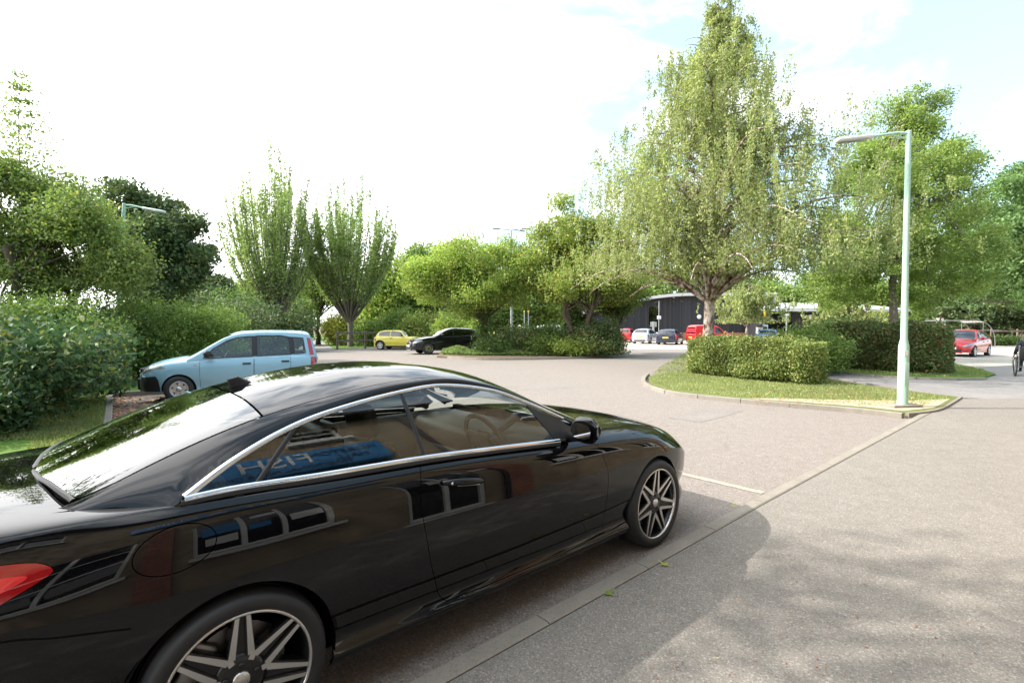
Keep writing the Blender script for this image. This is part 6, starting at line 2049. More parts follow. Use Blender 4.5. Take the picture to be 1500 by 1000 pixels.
def build_wheelchair_person():
    Y = 15.9; X = (1507 - 750) / F_PX * Y
    rz = math.radians(-38)
    ch = thing('wheelchair', 'silver framed wheelchair at the right edge of the path', 'wheelchair', (X, Y, .06), rz)
    # local: +y forward (away), x to the right
    for sd in (-1, 1):
        w = MB()
        ring = [(sd * .29, -.05 + .29 * math.cos(a), .30 + .29 * math.sin(a)) for a in np.linspace(0, 2 * math.pi, 37)]
        w.tube(ring, .017, 8, cap=False)
        wo = w.build('wheel', M['rubber'], ch)
        s = MB()
        for k in range(14):
            a = 2 * math.pi * k / 14; s.tube([(sd * .29, -.05, .30), (sd * .29, -.05 + .28 * math.cos(a), .30 + .28 * math.sin(a))], .003, 4)
        s.tube([(sd * .33, -.05 + .25 * math.cos(a), .30 + .25 * math.sin(a)) for a in np.linspace(0, 2 * math.pi, 33)], .009, 6, cap=False)
        s.build('rim', M['galv'], wo)
        c = MB(); c.lathe([(.05, -.02), (.085, -.015), (.085, .015), (.05, .02)], axis_o=(sd * .24, .36, .085), axis='X', n=18); c.build('caster', M['rubber'], ch)
    f = MB()
    for sd in (-1, 1):
        f.tube([(sd * .23, -.20, .95), (sd * .23, -.19, .5), (sd * .23, -.18, .18)], .014, 8)
        f.tube([(sd * .23, -.19, .48), (sd * .23, .26, .50), (sd * .23, .42, .36), (sd * .23, .50, .14)], .014, 8)
        f.tube([(sd * .23, -.19, .70), (sd * .23, .16, .70), (sd * .23, .18, .50)], .014, 8)
        f.tube([(sd * .23, -.20, .95), (sd * .23, -.32, .96)], .017, 8)
        f.tube([(sd * .23, -.18, .2), (sd * .23, .36, .2), (sd * .24, .36, .10)], .012, 8)
        f.box((sd * .16, .52, .12), (.14, .15, .015))
    f.tube([(-.23, -.05, .30), (.23, -.05, .30)], .012, 8)
    f.build('frame', M['galv'], ch)
    MB().box((0, .04, .51), (.44, .46, .05), bev=.02).build('seat', M['black_plastic'], ch)
    MB().box((0, -.20, .73), (.44, .03, .42), bev=.012).build('backrest', M['black_plastic'], ch)
    p = thing('person', 'person in a navy jacket with grey hair sitting in the wheelchair', 'person', (X, Y, .06), rz)
    V = [(0, -.04, .62), (0, -.06, .80), (0, -.07, .98), (0, -.06, 1.10), (0, -.05, 1.18),
         (-.10, -.02, .60), (-.12, .40, .58), (-.12, .46, .20), (-.12, .56, .16), (.10, -.02, .60), (.12, .40, .58), (.12, .46, .20), (.12, .56, .16),
         (-.19, -.07, 1.07), (-.27, -.13, .85), (-.30, .06, .68), (.19, -.07, 1.07), (.27, -.13, .85), (.30, .06, .68)]
    E = [(0, 1), (1, 2), (2, 3), (3, 4), (0, 5), (5, 6), (6, 7), (7, 8), (0, 9), (9, 10), (10, 11), (11, 12), (2, 13), (13, 14), (14, 15), (2, 16), (16, 17), (17, 18)]
    Rr = [(.17, .13), (.17, .12), (.185, .12), (.07, .07), (.055, .055), .09, .07, .052, .045, .09, .07, .052, .045, .068, .055, .042, .068, .055, .042]
    body = skin_body('body', V, E, Rr, M['jacket'], p)
    # trousers over the legs
    skin_body('trousers', [(0, -.02, .60), (-.10, .0, .605), (-.12, .40, .585), (-.12, .46, .20), (.10, .0, .605), (.12, .40, .585), (.12, .46, .20)], [(0, 1), (1, 2), (2, 3), (0, 4), (4, 5), (5, 6)], [.135, .105, .082, .062, .105, .082, .062], M['trousers'], p)
    # head: skull, jaw, nose, ears
    skin_body('head', [(0, -.05, 1.14), (0, -.04, 1.20), (0, -.035, 1.28), (0, -.045, 1.36), (0, .045, 1.275), (0, .06, 1.262), (0, .03, 1.215), (.085, -.05, 1.275), (-.085, -.05, 1.275)],
              [(0, 1), (1, 2), (2, 3), (2, 4), (4, 5), (1, 6), (2, 7), (2, 8)], [.05, .055, (.078, .092), .07, .022, .014, .042, .012, .012], M['skin'], p)
    hb = MB(); vs, fs = [], []
    n1, n2 = 8, 16
    for i in range(n1 + 1):
        t = i / n1 * math.radians(112)
        for k in range(n2):
            a = 2 * math.pi * k / n2
            cut = 1.0 if math.sin(a) < .3 else .62
            tt = t * cut
            vs.append((.094 * math.sin(tt) * math.cos(a), -.052 + .112 * math.sin(tt) * math.sin(a), 1.30 + .118 * math.cos(tt)))
    for i in range(n1):
        for k in range(n2): fs.append((i * n2 + k, i * n2 + (k + 1) % n2, (i + 1) * n2 + (k + 1) % n2, (i + 1) * n2 + k))
    hb.add(vs, fs, True); hb.build('hair', M['hair'], p)
    for sd in (-1, 1):
        hv = [(sd * .30, .06, .68), (sd * .315, .11, .635), (sd * .318, .135, .60)]
        he = [(0, 1), (1, 2)]; hr = [.030, (.022, .038), (.018, .036)]
        for k in range(4):
            b0 = len(hv); yy = .105 + .022 * k; ln = (.030, .034, .032, .025)[k]
            hv += [(sd * .322, yy, .585), (sd * .336, yy + .008, .585 - ln), (sd * .322, yy + .010, .585 - ln * 1.5)]
            he += [(2, b0), (b0, b0 + 1), (b0 + 1, b0 + 2)]; hr += [.009, .0085, .0075]
        b0 = len(hv); hv += [(sd * .305, .145, .63), (sd * .303, .165, .60)]; he += [(1, b0), (b0, b0 + 1)]; hr += [.010, .009]
        skin_body('hand', hv, he, hr, M['skin'], p)
        MB().box((sd * .12, .58, .155), (.10, .26, .09), bev=.03).build('shoe', M['black_plastic'], p)


def build_shelter():
    Y = 41.0
    gx = lambda p: (p - 750) / F_PX * Y
    x0, x1 = gx(1384), gx(1458)
    root = thing('cycle_shelter', 'grey framed cycle shelter with clear curved panels behind the red car', 'shelter', (x0, Y, 0), 0)
    Wd, dp, h = x1 - x0, 2.0, 2.15
    prof = lambda t: (dp * math.sin(t * math.pi / 2), h * math.cos(t * math.pi / 2)**.6)
    side = [(Wd - 1.6 + 1.6 * math.sin(q * math.pi / 2), h * math.cos(q * math.pi / 2)**.7) for q in np.linspace(0, 1, 10)]
    f = MB()
    for y in (0, dp):
        f.tube([(0, y, 0), (0, y, h)] , .03, 8); f.tube([(0, y, h), (Wd - 1.6, y, h)], .03, 8)
        f.tube([(a, y, b) for a, b in side], .03, 8)
    for x in (Wd * .33, Wd - 1.0): f.tube([(x, 0, 0), (x, 0, h * .93)], .025, 8)
    f.tube([(.2, -.3, 1.35), (Wd, -.3, 1.35)], .03, 8)
    for x in (0, Wd - 1.6): f.tube([(x, 0, h), (x, dp, h)], .025, 8)
    f.build('frame', M['galv'], root)
    p = MB()
    vs = [(0, 0, h), (0, dp, h)]
    for a, b in side: vs += [(a, 0, b), (a, dp, b)]
    p.add(vs, [(2 * i, 2 * i + 2, 2 * i + 3, 2 * i + 1) for i in range(len(side))], True)
    p.add([(0, dp, .2), (Wd - .3, dp, .2), (Wd - 1.4, dp, h - .05), (0, dp, h - .05)], [(0, 1, 2, 3)])
    p.build('panel', M['perspex'], root)


def build_objects():
    build_shop()
    build_hall()
    X, Yp = at(1322, 594, .1)
    lamp_post('lamp_post', 'tall mint green lamp post on the corner of the hedge island', (X, Yp, .1), 5.22, math.pi - .05, 1.15, M['mint'], 'mint green lamp posts', base_r=.086)
    pd = MB(); pd.box((X - .03, Yp - .02, .108), (.62, .30, .05), rz=.15, bev=.012); tag(pd.build('concrete_pad', M['kerbstone']), 'pale concrete pad round the foot of the mint lamp post', 'pad')
    Y = 16.2; lamp_post('lamp_post', 'mint green lamp post leaning among the trees on the left', ((178 - 750) / F_PX * Y - .25, Y, .1), 5.45, 0.05, 1.05, M['mint'], 'mint green lamp posts', tilt=math.radians(4.5))
    # twin lamp column far off
    Y = 42.0; X = (749 - 750) / F_PX * Y; h = CAM_H + (HORIZON - 338) / F_PX * Y
    r = thing('lamp_column', 'tall grey lamp column with three outstretched heads beyond the trees', 'lamp post', (X, Y, 0))
    MB().tube([(0, 0, -.05), (0, 0, 3), (0, 0, h)], [.12, .09, .06], 12).build('pole', M['galv'], r)
    for (ax, ay) in ((-1.25, 0), (1.15, .0), (.9, .9)):
        d = Vector((ax, ay, .12)); T = Vector((0, 0, h))
        o = MB().tube([T, T + d * .75], .035, 8).build('arm', M['galv'], r)
        MB().box(T + d, (.62, .22, .12), rz=math.atan2(ay, ax), bev=.04).build('lantern', M['galv'], o)
    rail_fence('rail_fence', 'dark timber two-rail fence beside the yellow-green car', at(494, 512), at(640, 507), 5, 1.35, (1.18, .62), M['timber'])
    o = thing('fence_post', 'single timber post beyond the roof of the pale blue car', 'post', (*at(441, 505), 0))
    MB().box((0, 0, .55), (.14, .14, 1.2), bev=.015).build('post', M['timber'], o)
    MB().box((0, 0, 1.17), (.17, .17, .04), bev=.01).build('cap', M['timber'], o)
    rail_fence('rail_fence', 'pale timber rail fence behind the cycle shelter', ((1452 - 750) / F_PX * 46, 46), ((1560 - 750) / F_PX * 46, 45.5), 4, 1.45, (1.25, .70), M['pale_timber'])
    build_shelter()
    sign_pole('sign_post', 'slim grey pole with a small white sign in front of the dark hall', 965, 53, 441, [('plate', 465, .42, .36, M['white_gloss'])])
    sign_pole('path_lamp', 'short grey post with a white head before the dark entrance', 1152, 46, 462, [('head', 461, .40, .18, M['white_gloss'])], 'lamp post', .07)
    sign_pole('yellow_sign', 'yellow sign on a thin post beside the white ticket machine', 1119, 47, 455, [('plate', 461, .26, .75, M['sign_yellow'])])
    Y = 44.0; X = (1112 - 750) / F_PX * Y
    r = thing('ticket_machine', 'white ticket machine with a dark roof beside a blue notice', 'machine', (X, Y, 0))
    MB().box((0, 0, .82), (.42, .36, 1.62), bev=.03).build('cabinet', M['white_gloss'], r)
    MB().box((0, 0, 1.69), (.52, .44, .10), bev=.02).build('cap', M['black_plastic'], r)
    MB().box((0, -.185, 1.25), (.26, .01, .26)).build('screen', M['gloss_black'], r)
    sign_pole('notice_board', 'blue and white notice board on a post right of the ticket machine', 1120, 44.3, 474, [('plate', 482, .52, .80, M['white_gloss']), ('notice', 482.5, .36, .5, M['sign_blue'])])
    sign_pole('utility_box', 'pale grey box on a post beside the dark hall window', 957, 57, 471, [('box', 475, .7, .55, M['galv'])], 'box', .12)
    sign_pole('red_notice', 'red edged white notice at the end of the dark hedge', 1376, 44, 466, [('plate', 471, .62, .62, M['white_gloss']), ('edge', 471, .16, .72, M['sign_red'])])
    for px in (768, 774):
        sign_pole('bollard', 'yellow post beyond the planted island', px, 52, 455, [('cap', 456, .16, .16, M['sign_yellow'])], 'bollard', .05)['group'] = 'yellow posts beyond the island'
    build_wheelchair_person()
    # yellow leaves dropped on the pavement
    for i, (px, py) in enumerate(((892, 869), (973, 827), (1075, 741))):
        x, y = at(px, py, KZ + .004)
        a = rng.uniform(0, 6)
        vs = []
        for k, (r_, z_) in enumerate(((1, .012), (.45, .004), (.9, .006), (.35, .003), (1.1, .018), (.4, .004), (.8, .010), (.38, .004))):
            t = a + k * math.pi / 4; vs.append((.045 * r_ * math.cos(t), .045 * r_ * math.sin(t), z_))
        b = MB().add([(0, 0, .006)] + vs, [(0, k + 1, (k + 1) % 8 + 1) for k in range(8)], True)
        o = b.build('fallen_leaf', L['yellow'] if i != 0 else L['bright']); o.location = (x, y, KZ + .006)
        tag(o, ('green leaf lying on the pavement below the coupe door', 'yellow leaf lying beside the kerb stones below the front wheel', 'small yellow leaf on the road ahead of the front wheel')[i], 'leaf')
# ------------------------------------------------------------------ planting
def plant_all():
    gx = ground_x
    # --- hedge on the right-hand island
    A_, B_, C_, D_ = at(1003, 546, .1), at(1162, 562.5, .1), at(1235, 548, .1), at(1060, 518, .1)
    nrm = Vector((B_[1] - A_[1], A_[0] - B_[0])).normalized()
    ins = lambda p, d: (p[0] - nrm.x * d, p[1] - nrm.y * d)
    hedge('hedge', 'low clipped yellow-green hedge along the front of the kerbed island', [ins(A_, .75), ins(((A_[0] + B_[0]) / 2, (A_[1] + B_[1]) / 2), .72), ins(B_, .75)], 1.5, 1.18, 52000, .034, L['hedge'], 'clipped hedges')
    shrub('hedge_bush', 'pale rounded bush behind the right end of the low hedge', (gx(1180, 16.8), 16.8, .1), (1.4, 1.3, 1.55), 22000, .038, L['mid'], 'clipped hedges', 11)
    E1, E2 = at(1212, 540, .1), at(1374, 548.5, .1)
    n2 = Vector((E2[1] - E1[1], E1[0] - E2[0])).normalized(); ins2 = lambda p, d: (p[0] - n2.x * d, p[1] - n2.y * d)
    e1, e2 = ins2(E1, .95), ins2(E2, .85)
    hedge('hedge', 'taller dark hedge with a red patch across the path', [e1, ((e1[0] + e2[0]) / 2, (e1[1] + e2[1]) / 2), e2], 1.9, 1.66, 60000, .042, L['hedge_dark'], 'clipped hedges',
          extra=[('red_foliage', L['red'], (gx(1256, 19.2), 19.0), .32, 700, 1.42)], rough_=.09)
    shrub('hedge_bush', 'leafy green bush at the left end of the dark hedge', (gx(1225, 21.5), 21.5, .1), (1.5, 1.2, 1.85), 20000, .042, L['shrub'], 'clipped hedges', 12)
    # --- big birch, young birch, alder
    Yb = 18.6
    prof = lambda z, a: float((1 + .16 * math.sin(z * 1.7 + 2 * a)) * np.interp(z, [1.5, 3.2, 4.6, 6.2, 8.0, 9.6, 11.4, 13.0, 13.9], [3.8, 4.4, 4.85, 4.75, 4.05, 3.0, 1.9, 1.0, .3])) * (1.0 + .10 * math.cos(a - .3) + .06 * math.sin(3 * a))
    weeping_birch('birch_tree', 'tall weeping silver birch behind the low hedge', (gx(1037, Yb), Yb, .1), 13.8, prof, 134, 250000, .040, L['birch'], .215, 'birches by the hedge', 3, 2.6, 1.35, clear=3.25)
    prof2 = lambda z, a: float(np.interp(z, [1.2, 2.6, 4.0, 5.4, 6.3], [1.2, 2.6, 2.9, 1.9, .3]))
    weeping_birch('birch_tree', 'small young birch with a thin pale trunk left of the low wing', (gx(1093, 42), 42, 0), 6.6, prof2, 50, 26000, .075, L['birch'], .13, 'birches by the hedge', 5, 1.7, .9, clear=1.9)
    weeping_birch('birch_tree', 'small young birch before the round red sign', (gx(1240, 36), 36, 0), 5.2, lambda z, a: float(np.interp(z, [1.2, 2.4, 3.6, 5.1], [1.6, 2.9, 2.5, .4])), 44, 22000, .085, L['birch'], .11, 'birches by the hedge', 6, 1.4, .8)
    Ya = 24.5; xa = gx(1305, Ya)
    al = [(1335, 128, 14), (1325, 165, 28), (1298, 172, 18), (1300, 205, 34), (1352, 200, 26), (1385, 228, 22), (1330, 240, 52), (1282, 255, 40), (1385, 262, 30), (1250, 285, 45), (1312, 300, 62), (1380, 305, 48), (1232, 335, 45), (1290, 360, 66), (1360, 365, 66), (1410, 370, 35), (1215, 385, 42), (1262, 405, 48), (1330, 405, 52), (1395, 405, 40), (1195, 425, 30), (1218, 445, 22), (1345, 440, 26), (1312, 145, 20), (1328, 185, 30), (1333, 148, 16), (1322, 205, 36), (1330, 170, 24)]
    crown_tree('alder_tree', 'tall conical green tree behind the mint lamp post', 'tree', (xa, Ya, .1), lobes_from(Ya, al, xa, .95, 3), 680, 115000, .060, L['alder'], .17, (0.6, 0, 12.2), .36, 'trees round the car park', 'bark_grey', limbs=54, gaps=.25, seed=4)
    # --- right edge
    Yr = 39; xr = gx(1525, Yr)
    rt = [(1520, 262, 60), (1462, 300, 46), (1440, 340, 36), (1565, 300, 70), (1450, 350, 36), (1500, 350, 65), (1560, 380, 80), (1440, 395, 26), (1480, 400, 50), (1530, 430, 55)]
    crown_tree('broadleaf_tree', 'dense rounded tree rising at the right edge', 'tree', (xr, Yr, 0), lobes_from(Yr, rt, xr, 1.0, 8), 520, 85000, .125, L['blue'], .4, (0, 0, 4), .65, 'trees round the car park', limbs=30, gaps=.5, seed=9)
    for i, (px, Y, top, r) in enumerate(((1425, 52, 418, 3.6), (1480, 55, 410, 4.2), (1540, 50, 405, 4.2), (1395, 60, 425, 3.6), (1600, 46, 400, 5))):
        h = CAM_H + (HORIZON - top) / F_PX * Y
        shrub('dark_bush', ['dark bush under the trees behind the cycle shelter', 'tall dark bush in shade behind the pale rail fence', 'dark bush at the right edge behind the pale fence', 'dark bush behind the far end of the dark hedge', 'dark bush beyond the right edge of the path'][i], (gx(px, Y), Y, 0), (r, r * .8, h), 9000, .16, L['dark'], 'dark bushes under the right-hand trees', 20 + i)
    shrub('low_bush', 'low green bush at the foot of the pale rail fence', (gx(1470, 44), 44, 0), (2.2, .7, .75), 5000, .08, L['shrub'], None, 33)
    # --- woods behind the hall
    nmw = ['woodland tree at the left end of the row behind the hall', 'woodland tree over the left end of the curved roof', 'woodland tree over the top of the curved roof', 'woodland tree seen behind the big birch trunk', 'woodland tree behind the young birch', 'lowest woodland tree behind the pale canopy', 'woodland tree behind the low wing', 'woodland tree behind the round red sign', 'woodland tree far behind the mint lamp post', 'woodland tree behind the cycle shelter']
    for i, (px, top, Y, w) in enumerate(((880, 392, 84, 60), (935, 398, 80, 55), (990, 396, 86, 60), (1050, 392, 82, 60), (1105, 402, 84, 55), (1150, 420, 88, 48), (1200, 395, 90, 60), (1265, 400, 86, 60), (1340, 405, 84, 60), (1410, 390, 74, 60))):
        h = CAM_H + (HORIZON - top) / F_PX * Y; R = w / F_PX * Y
        crown_tree('woodland_tree', nmw[i], 'tree', (gx(px, Y), Y, 0), [(0, 0, h * .55, R, R, h * .42), (R * .5, -R * .3, h * .45, R * .6, R * .6, h * .3), (-R * .5, .3 * R, h * .42, R * .65, R * .6, h * .32), (.1 * R, 0, h * .78, R * .6, R * .6, h * .22)], 150, 9000, .30, L[('mid', 'alder', 'shrub')[i % 3]], .25, None, 1.0, 'woodland trees behind the hall', limbs=8, gaps=.6, seed=30 + i)
    # --- planted island
    Yi = 28.5; xi = gx(709, Yi)
    it = [(700, 362, 22), (660, 372, 26), (735, 372, 26), (690, 385, 40), (640, 395, 34), (745, 395, 34), (612, 408, 26), (665, 412, 42), (720, 410, 44), (772, 405, 26), (630, 425, 26), (690, 440, 30), (745, 428, 30)]
    ivy = np.concatenate([np.stack([rng.normal(0, .26, 2600), rng.normal(0, .26, 2600), rng.uniform(.1, 2.6, 2600)], 1)])
    crown_tree('island_tree', 'spreading bright green tree with an ivy clad trunk on the planted island', 'tree', (xi, Yi, .1), lobes_from(Yi, it, xi, .9, 5), 340, 60000, .066, L['bright'], .22, (0, 0, 2.6), .42, 'trees on the planted island', limbs=34, gaps=.1, seed=6, extra=[('ivy', L['shrub'], leaves(ivy, .07, .3))])
    Yi = 27.6; xi = gx(846, Yi)
    jt = [(830, 312, 20), (860, 318, 24), (812, 345, 30), (850, 345, 36), (885, 350, 30), (790, 378, 30), (830, 380, 40), (875, 385, 42), (910, 380, 24), (792, 405, 26), (840, 415, 38), (895, 415, 36), (920, 425, 22)]
    crown_tree('island_tree', 'golden green multi-stemmed tree on the planted island', 'tree', (xi, Yi, .1), lobes_from(Yi, jt, xi, .9, 6), 360, 62000, .072, L['gold'], .26, (0, 0, 3.2), .40, 'trees on the planted island', limbs=36, gaps=.1, seed=7, trunks=4, spread=.5)
    Yi = 30; xi = gx(906, Yi)
    crown_tree('island_tree', 'small dark leaved tree at the right end of the planted island', 'tree', (xi, Yi, .1), lobes_from(Yi, [(900, 415, 24), (925, 425, 22), (905, 445, 24), (885, 440, 20)], xi, .9, 7), 130, 18000, .08, L['mid'], .12, (0, 0, 1.5), .36, 'trees on the planted island', limbs=16, seed=8)
    sh = [(728, 28.2, 1.5, 1.1, 'shrub'), (765, 28.2, 1.7, 1.35, 'hedge_dark'), (800, 27.8, 1.6, 1.2, 'mid'), (832, 27.6, 1.6, 1.6, 'shrub'), (868, 27.0, 1.6, 1.6, 'hedge_dark'), (886, 27.0, 1.15, 1.95, 'dark'), (845, 26.6, 1.4, .85, 'bright'), (785, 29.3, 1.8, 1.6, 'mid'), (884, 29.0, 1.3, 1.9, 'shrub')]
    names = ['dark green shrub right of the ivy clad trunk', 'olive shrub in the middle of the planted island', 'mid green shrub left of the multi-stemmed tree', 'green shrub at the foot of the multi-stemmed tree', 'dark shrub right of the multi-stemmed tree', 'tall dark shrub at the right tip of the planted island', 'low bright shrub at the front edge of the planted island', 'tall green shrub at the back of the planted island', 'tall green shrub behind the right tip of the planted island']
    for i, (px, Y, r, h, m_) in enumerate(sh):
        shrub('shrub', names[i], (gx(px, Y), Y, .1), (r, r * .8, h), 7000, .06, L[m_], 'shrubs on the planted island', 40 + i)
    # ground cover along its front
    n = 26000
    px = rng.uniform(648, 915, n); Y = 25.4 + rng.random(n) * 1.7
    edge = np.interp(px, [640, 700, 800, 880, 915], [1190 / 42.5, 1190 / 44.8, 1190 / 44.5, 1190 / 41.5, 1190 / 37.])
    Y = edge + .1 + rng.random(n)**1.2 * 2.0
    hh = .10 + .35 * np.clip((Y - edge) / 1.0, 0, 1) * (.6 + .4 * np.sin(px * .11) * np.sin(px * .043 + 1))
    P = np.stack([(px - 750) / F_PX * Y, Y, .1 + hh * rng.random(n)**.6], 1)
    P = P[px < 885]
    tag(leaf_object('ground_cover', leaves(P, .055, .8), L['cover']), 'low pale ground cover along the front of the planted island', 'ground cover', None, 'stuff')
    # --- back left: upright trees, dark tree, belt
    upright_tree('upright_tree', 'left one of two tall whippy upright trees, bare below', (gx(402, 37), 37, 0), 15.6, 3.5, 66, 2.2, 20000, .085, L['poplar'], 'upright trees at the back', 21)
    upright_tree('upright_tree', 'right one of two whippy upright trees, broader below', (gx(513, 41), 41, 0), 15.2, 3.9, 62, 2.4, 24000, .088, L['poplar'], 'upright trees at the back', 22)
    Yd = 23; xd = gx(225, Yd)
    dk = [(190, 286, 20), (212, 305, 25), (245, 312, 22), (192, 330, 32), (235, 350, 36), (268, 338, 20), (288, 378, 22), (215, 385, 44), (265, 395, 40), (175, 390, 36), (290, 410, 22), (230, 425, 40), (168, 302, 16)]
    crown_tree('dark_tree', 'dark broad tree behind the leaning lamp post', 'tree', (xd, Yd, .1), lobes_from(Yd, dk, xd, .8, 9), 360, 60000, .085, L['dark'], .3, (0, 0, 4), .40, 'trees round the car park', limbs=26, gaps=.25, seed=12)
    Yl = 14.2; xl = gx(62, Yl)
    lt = [(40, 262, 20), (10, 278, 30), (70, 290, 34), (105, 306, 28), (-30, 300, 44), (30, 320, 55), (100, 335, 55), (140, 352, 28), (190, 385, 26), (-40, 350, 60), (40, 385, 55), (120, 390, 50), (180, 405, 30), (205, 415, 18), (-80, 380, 60), (60, 430, 40), (150, 425, 32)]
    tz = rng.random(3800)**1.7
    spire = np.stack([gx(30, Yl) - xl + tz * .2 + rng.normal(0, .10 + .62 * (1 - tz)), rng.normal(0, .10 + .5 * (1 - tz)), 5.2 + tz * 3.3 + .12 * np.sin(tz * 60)], 1)
    ft_ = crown_tree('feathery_tree', 'light green feathery tree filling the left edge', 'tree', (xl, Yl, .1), lobes_from(Yl, lt, xl, .8, 10), 900, 85000, .050, L['feather'], .2, (0, 0, 3.8), .32, 'trees round the car park', limbs=34, gaps=.15, seed=13, trunks=3, spread=.4, extra=[('top_spray', L['feather'], leaves(spire, .045, .3))])
    tw = MB(); q0 = gx(30, Yl) - xl
    tw.tube([(q0 * .3, 0, 3.8), (q0 * .8, 0, 5.4), (q0 + .1, 0, 7.0), (q0 + .2, 0, 8.4)], [.035, .02, .010, .004], 6)
    for k in range(26):
        z_ = 5.2 + 3.0 * k / 26; a_ = k * 2.4; l_ = .75 * (1 - k / 32)
        tw.tube([(q0 + .1, 0, z_), (q0 + .1 + l_ * math.cos(a_), l_ * math.sin(a_), z_ + .35 * l_)], .006, 4, cap=False)
    tw.build('leader', M['bark'], ft_)
    # bushes along the left bed
    lb = [(14, 8.2, 1.6, 1.42, 'laurel', 'big-leaved bush nearest the viewer at the left edge', 9500, .058), (58, 9.7, 1.35, 1.5, 'laurel', 'big-leaved bush beside the grass strip', 9000, .055), (-70, 9.3, 2.0, 1.75, 'laurel', 'tall big-leaved bush cut by the left edge', 9000, .058)]
    for i, (px, Y, r, h, m_, nm, nl, ls) in enumerate(lb):
        shrub('broadleaf_bush', nm, (gx(px, Y), Y, .1), (r, r * .85, h), nl, ls, L[m_], 'broad-leaved bushes at the left', 60 + i, crad=.13, shoots=3)
    shrub('broadleaf_bush', 'small leafy bush at the near end of the grass strip', (-7.35, 6.9, .1), (.75, .7, .85), 4200, .05, L['laurel'], 'broad-leaved bushes at the left', 66, crad=.10)
    lb2 = [(75, 12.2, 1.9, 2.2, 'mid', 'yellowish bush behind the grass strip'), (120, 14.2, 1.8, 2.2, 'shrub', 'tangled green bush left of the pale blue car'), (170, 14.9, 1.7, 2.2, 'mid', 'bush with long shoots just ahead of the pale blue car'), (225, 15.4, 1.7, 2.35, 'mid', 'arching bush over the bonnet of the pale blue car'), (280, 16.6, 1.8, 2.15, 'mid', 'bush behind the windscreen of the pale blue car'), (10, 12.5, 2.2, 2.1, 'shrub', 'dense bush below the feathery tree'), (325, 19.5, 2.2, 2.4, 'dark', 'dark bush behind the roof of the pale blue car')]
    for i, (px, Y, r, h, m_, nm) in enumerate(lb2):
        shrub('bush', nm, (gx(px, Y), Y, .1), (r, r * .8, h), 17000, .043, L[m_], 'bushes along the parking bay', 70 + i, shoots=34, crad=.17)
    bk = [(300, 30, 3.4, 4.3, 'dark', 'dark bush mass left of the upright trees'), (350, 34, 3.6, 4.2, 'shrub', 'green bush under the left upright tree'), (398, 33, 2.6, 2.9, 'dark', 'dark low bush beside the woodland path'), (425, 44, 3.2, 4.6, 'shrub', 'green bush between the two upright trees'), (500, 46, 2.0, 2.6, 'yellow', 'yellow-green bush left of the right upright tree'), (540, 43, 2.0, 2.1, 'mid', 'green bush behind the timber fence'), (590, 41, 2.6, 3.1, 'mid', 'olive bush behind the yellow-green car'), (640, 40, 2.8, 3.0, 'gold', 'golden bush behind the black crossover'), (672, 36, 2.2, 2.2, 'bright', 'bright low bush behind the black crossover roof')]
    for i, (px, Y, r, h, m_, nm) in enumerate(bk):
        shrub('bush', nm, (gx(px, Y), Y, 0), (r, r * .8, h), 11000, .10, L[m_], 'bushes along the back', 80 + i, crad=.28)
    Ys = 46; xs = gx(466, Ys)
    crown_tree('small_tree', 'small dark crowned tree on the lawn between the upright trees', 'tree', (xs, Ys, 0), lobes_from(Ys, [(466, 405, 28), (450, 425, 22), (485, 425, 24), (470, 440, 20)], xs, .9, 3), 110, 15000, .11, L['mid'], .2, (0, 0, 3.0), .5, 'trees on the lawn', limbs=14, seed=15)
    belt = [(575, 372, 56, 34, 'bright'), (612, 352, 58, 34, 'mid'), (655, 345, 60, 34, 'bright'), (700, 352, 62, 34, 'alder'), (745, 385, 60, 34, 'mid'), (545, 395, 60, 30, 'alder'), (790, 380, 62, 34, 'bright'), (430, 400, 66, 36, 'alder'), (370, 405, 62, 36, 'mid'), (310, 400, 52, 36, 'dark'), (830, 400, 66, 40, 'mid')]
    nmb = ['bright tree left of the belt behind the yellow-green car', 'mid green tree second in the belt behind the yellow-green car', 'tallest bright tree of the belt behind the black crossover', 'green tree of the belt behind the ivy clad island tree', 'low green tree of the belt behind the tall lamp column', 'green tree behind the right upright tree', 'bright tree behind the multi-stemmed island tree', 'green tree far behind the small lawn tree', 'green tree far behind the left upright tree', 'dark tree far behind the pale blue car', 'green tree far behind the planted island']
    for i, (px, top, Y, w, m_) in enumerate(belt):
        h = CAM_H + (HORIZON - top) / F_PX * Y; R = w / F_PX * Y
        crown_tree('belt_tree', nmb[i], 'tree', (gx(px, Y), Y, 0), [(0, 0, h * .5, R, R, h * .40), (R * .5, -R * .3, h * .42, R * .6, R * .6, h * .3), (-R * .5, -.3 * R, h * .36, R * .65, R * .6, h * .3), (.15 * R, 0, h * .76, R * .55, R * .6, h * .22), (-.3 * R, -.2 * R, h * .66, R * .5, R * .5, h * .22)], 220, 17000, .17, L[m_], .22, None, .7, 'belt of trees at the back', limbs=12, gaps=.3, seed=100 + i)
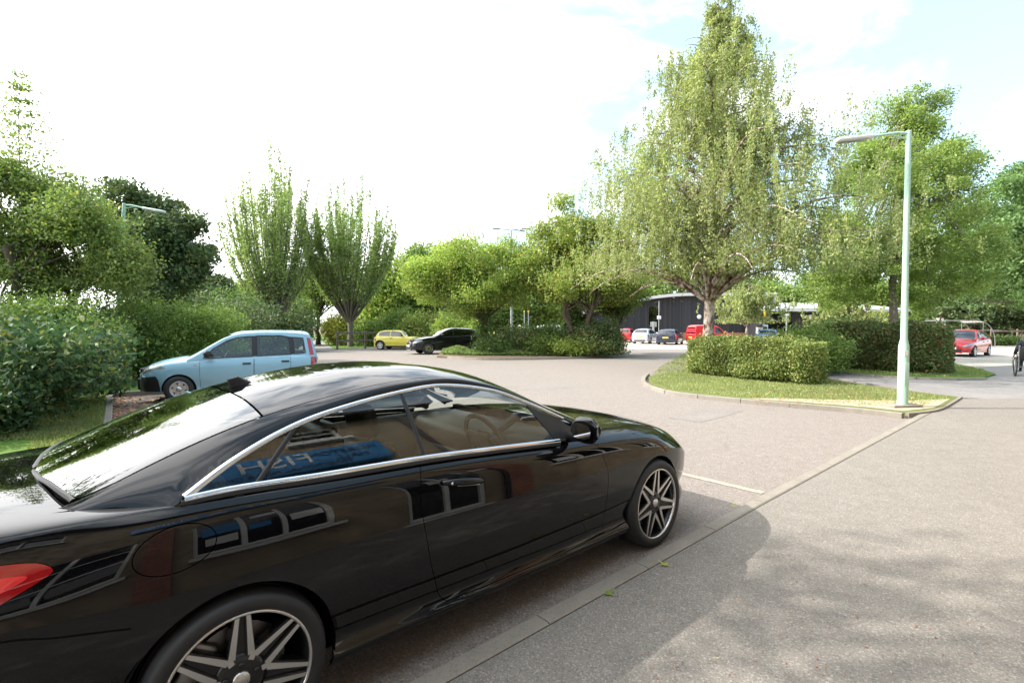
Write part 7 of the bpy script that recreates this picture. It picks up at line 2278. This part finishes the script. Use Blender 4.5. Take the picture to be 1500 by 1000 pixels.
    # trees standing to the left of the viewpoint: they shade the pavement and show in the paintwork
    for i, (x, y, h, r) in enumerate(((-9.6, 3.7, 9.5, 1.8), (-10.6, 1.3, 15.0, 2.5), (-10.4, -3.4, 14.5, 3.0), (-12.5, -8.5, 12.5, 3.6))):
        crown_tree('kerbside_tree', ['shorter green tree left of the viewpoint beside the broad-leaved bushes', 'tallest green tree left of the viewpoint', 'green tree left of and beside the viewpoint', 'green tree left of and behind the viewpoint'][i], 'tree', (x, y, .1), [(0, 0, h * .58, r, r, h * .34), (r * .5, r * .4, h * .5, r * .6, r * .6, h * .25), (-r * .4, -r * .5, h * .5, r * .6, r * .6, h * .25), (0, 0, h * .82, r * .55, r * .55, h * .2)], 330, 20000, .075, L['mid'], .2, (0, 0, h * .35), .5, 'trees left of the viewpoint', limbs=22, gaps=-.15, seed=140 + i)
    # --- grass and litter
    g1 = [at(*p, .10) for p in ((952, 552), (958, 561), (985, 569), (1060, 578), (1180, 587), (1265, 593), (1340, 596), (1398, 581), (1330, 573), (1270, 565), (1210, 554), (1180, 530), (1060, 516), (1000, 518), (968, 536))]
    grass_blades('grass', g1, 52000, .045, L['grass'], .085)
    g2 = [at(*p, .10) for p in ((1200, 536), (1290, 548), (1380, 552), (1450, 550), (1440, 541), (1390, 532), (1300, 528))]
    grass_blades('grass', g2, 12000, .07, L['grass'], .10)
    g3 = [at(*p, .10) for p in ((90, 585), (152, 578), (149, 626), (130, 660), (40, 660), (60, 620))]
    grass_blades('grass', g3, 26000, .055, L['grass'], .10)
    grass_blades('grass', [(-10.2, 6.0), (-5.75, 6.9), (-7.1, 8.5), (-7.75, 9.3), (-9.5, 9.0)], 30000, .055, L['grass'], .10)
    g4 = [at(*p) for p in ((450, 488), (530, 488), (560, 508), (495, 511), (470, 499), (445, 490))]
    grass_blades('grass', g4, 9000, .10, L['grass'], .012)
    # leaf litter in the bay and under the bushes
    c0 = Vector(at(160, 577)); c1 = Vector(at(154, 628)); u = (c1 - c0).normalized(); v = Vector((-u.y, u.x)) if (-u.y) > 0 else Vector((u.y, -u.x))
    n = 1500
    a = rng.random(n) * 6.5; b_ = rng.gamma(1.2, .32, n)
    P = np.stack([c0.x + u.x * a + v.x * b_, c0.y + u.y * a + v.y * b_, np.full(n, .010)], 1)
    scatter_quads('leaf_litter', P, .035, L['litter'], tilt=.25)
    n = 500
    pts = np.array([at(x, y, .11) for x, y in zip(rng.uniform(1100, 1340, n), 0 * rng.random(n) + rng.uniform(569, 592, n))])
    scatter_quads('leaf_litter', np.concatenate([pts, np.full((n, 1), .112)], 1), .022, L['litter'], tilt=.2)
    n = 160
    pts = np.array([at(x, y, KZ) for x, y in zip(rng.uniform(900, 1480, n), rng.uniform(760, 995, n))])
    scatter_quads('grit', np.concatenate([pts, np.full((n, 1), KZ + .004)], 1), .007, L['litter'], tilt=.2)


build_ground()
COUPE, CAR = build_coupe()
place_cars()
build_objects()
plant_all()
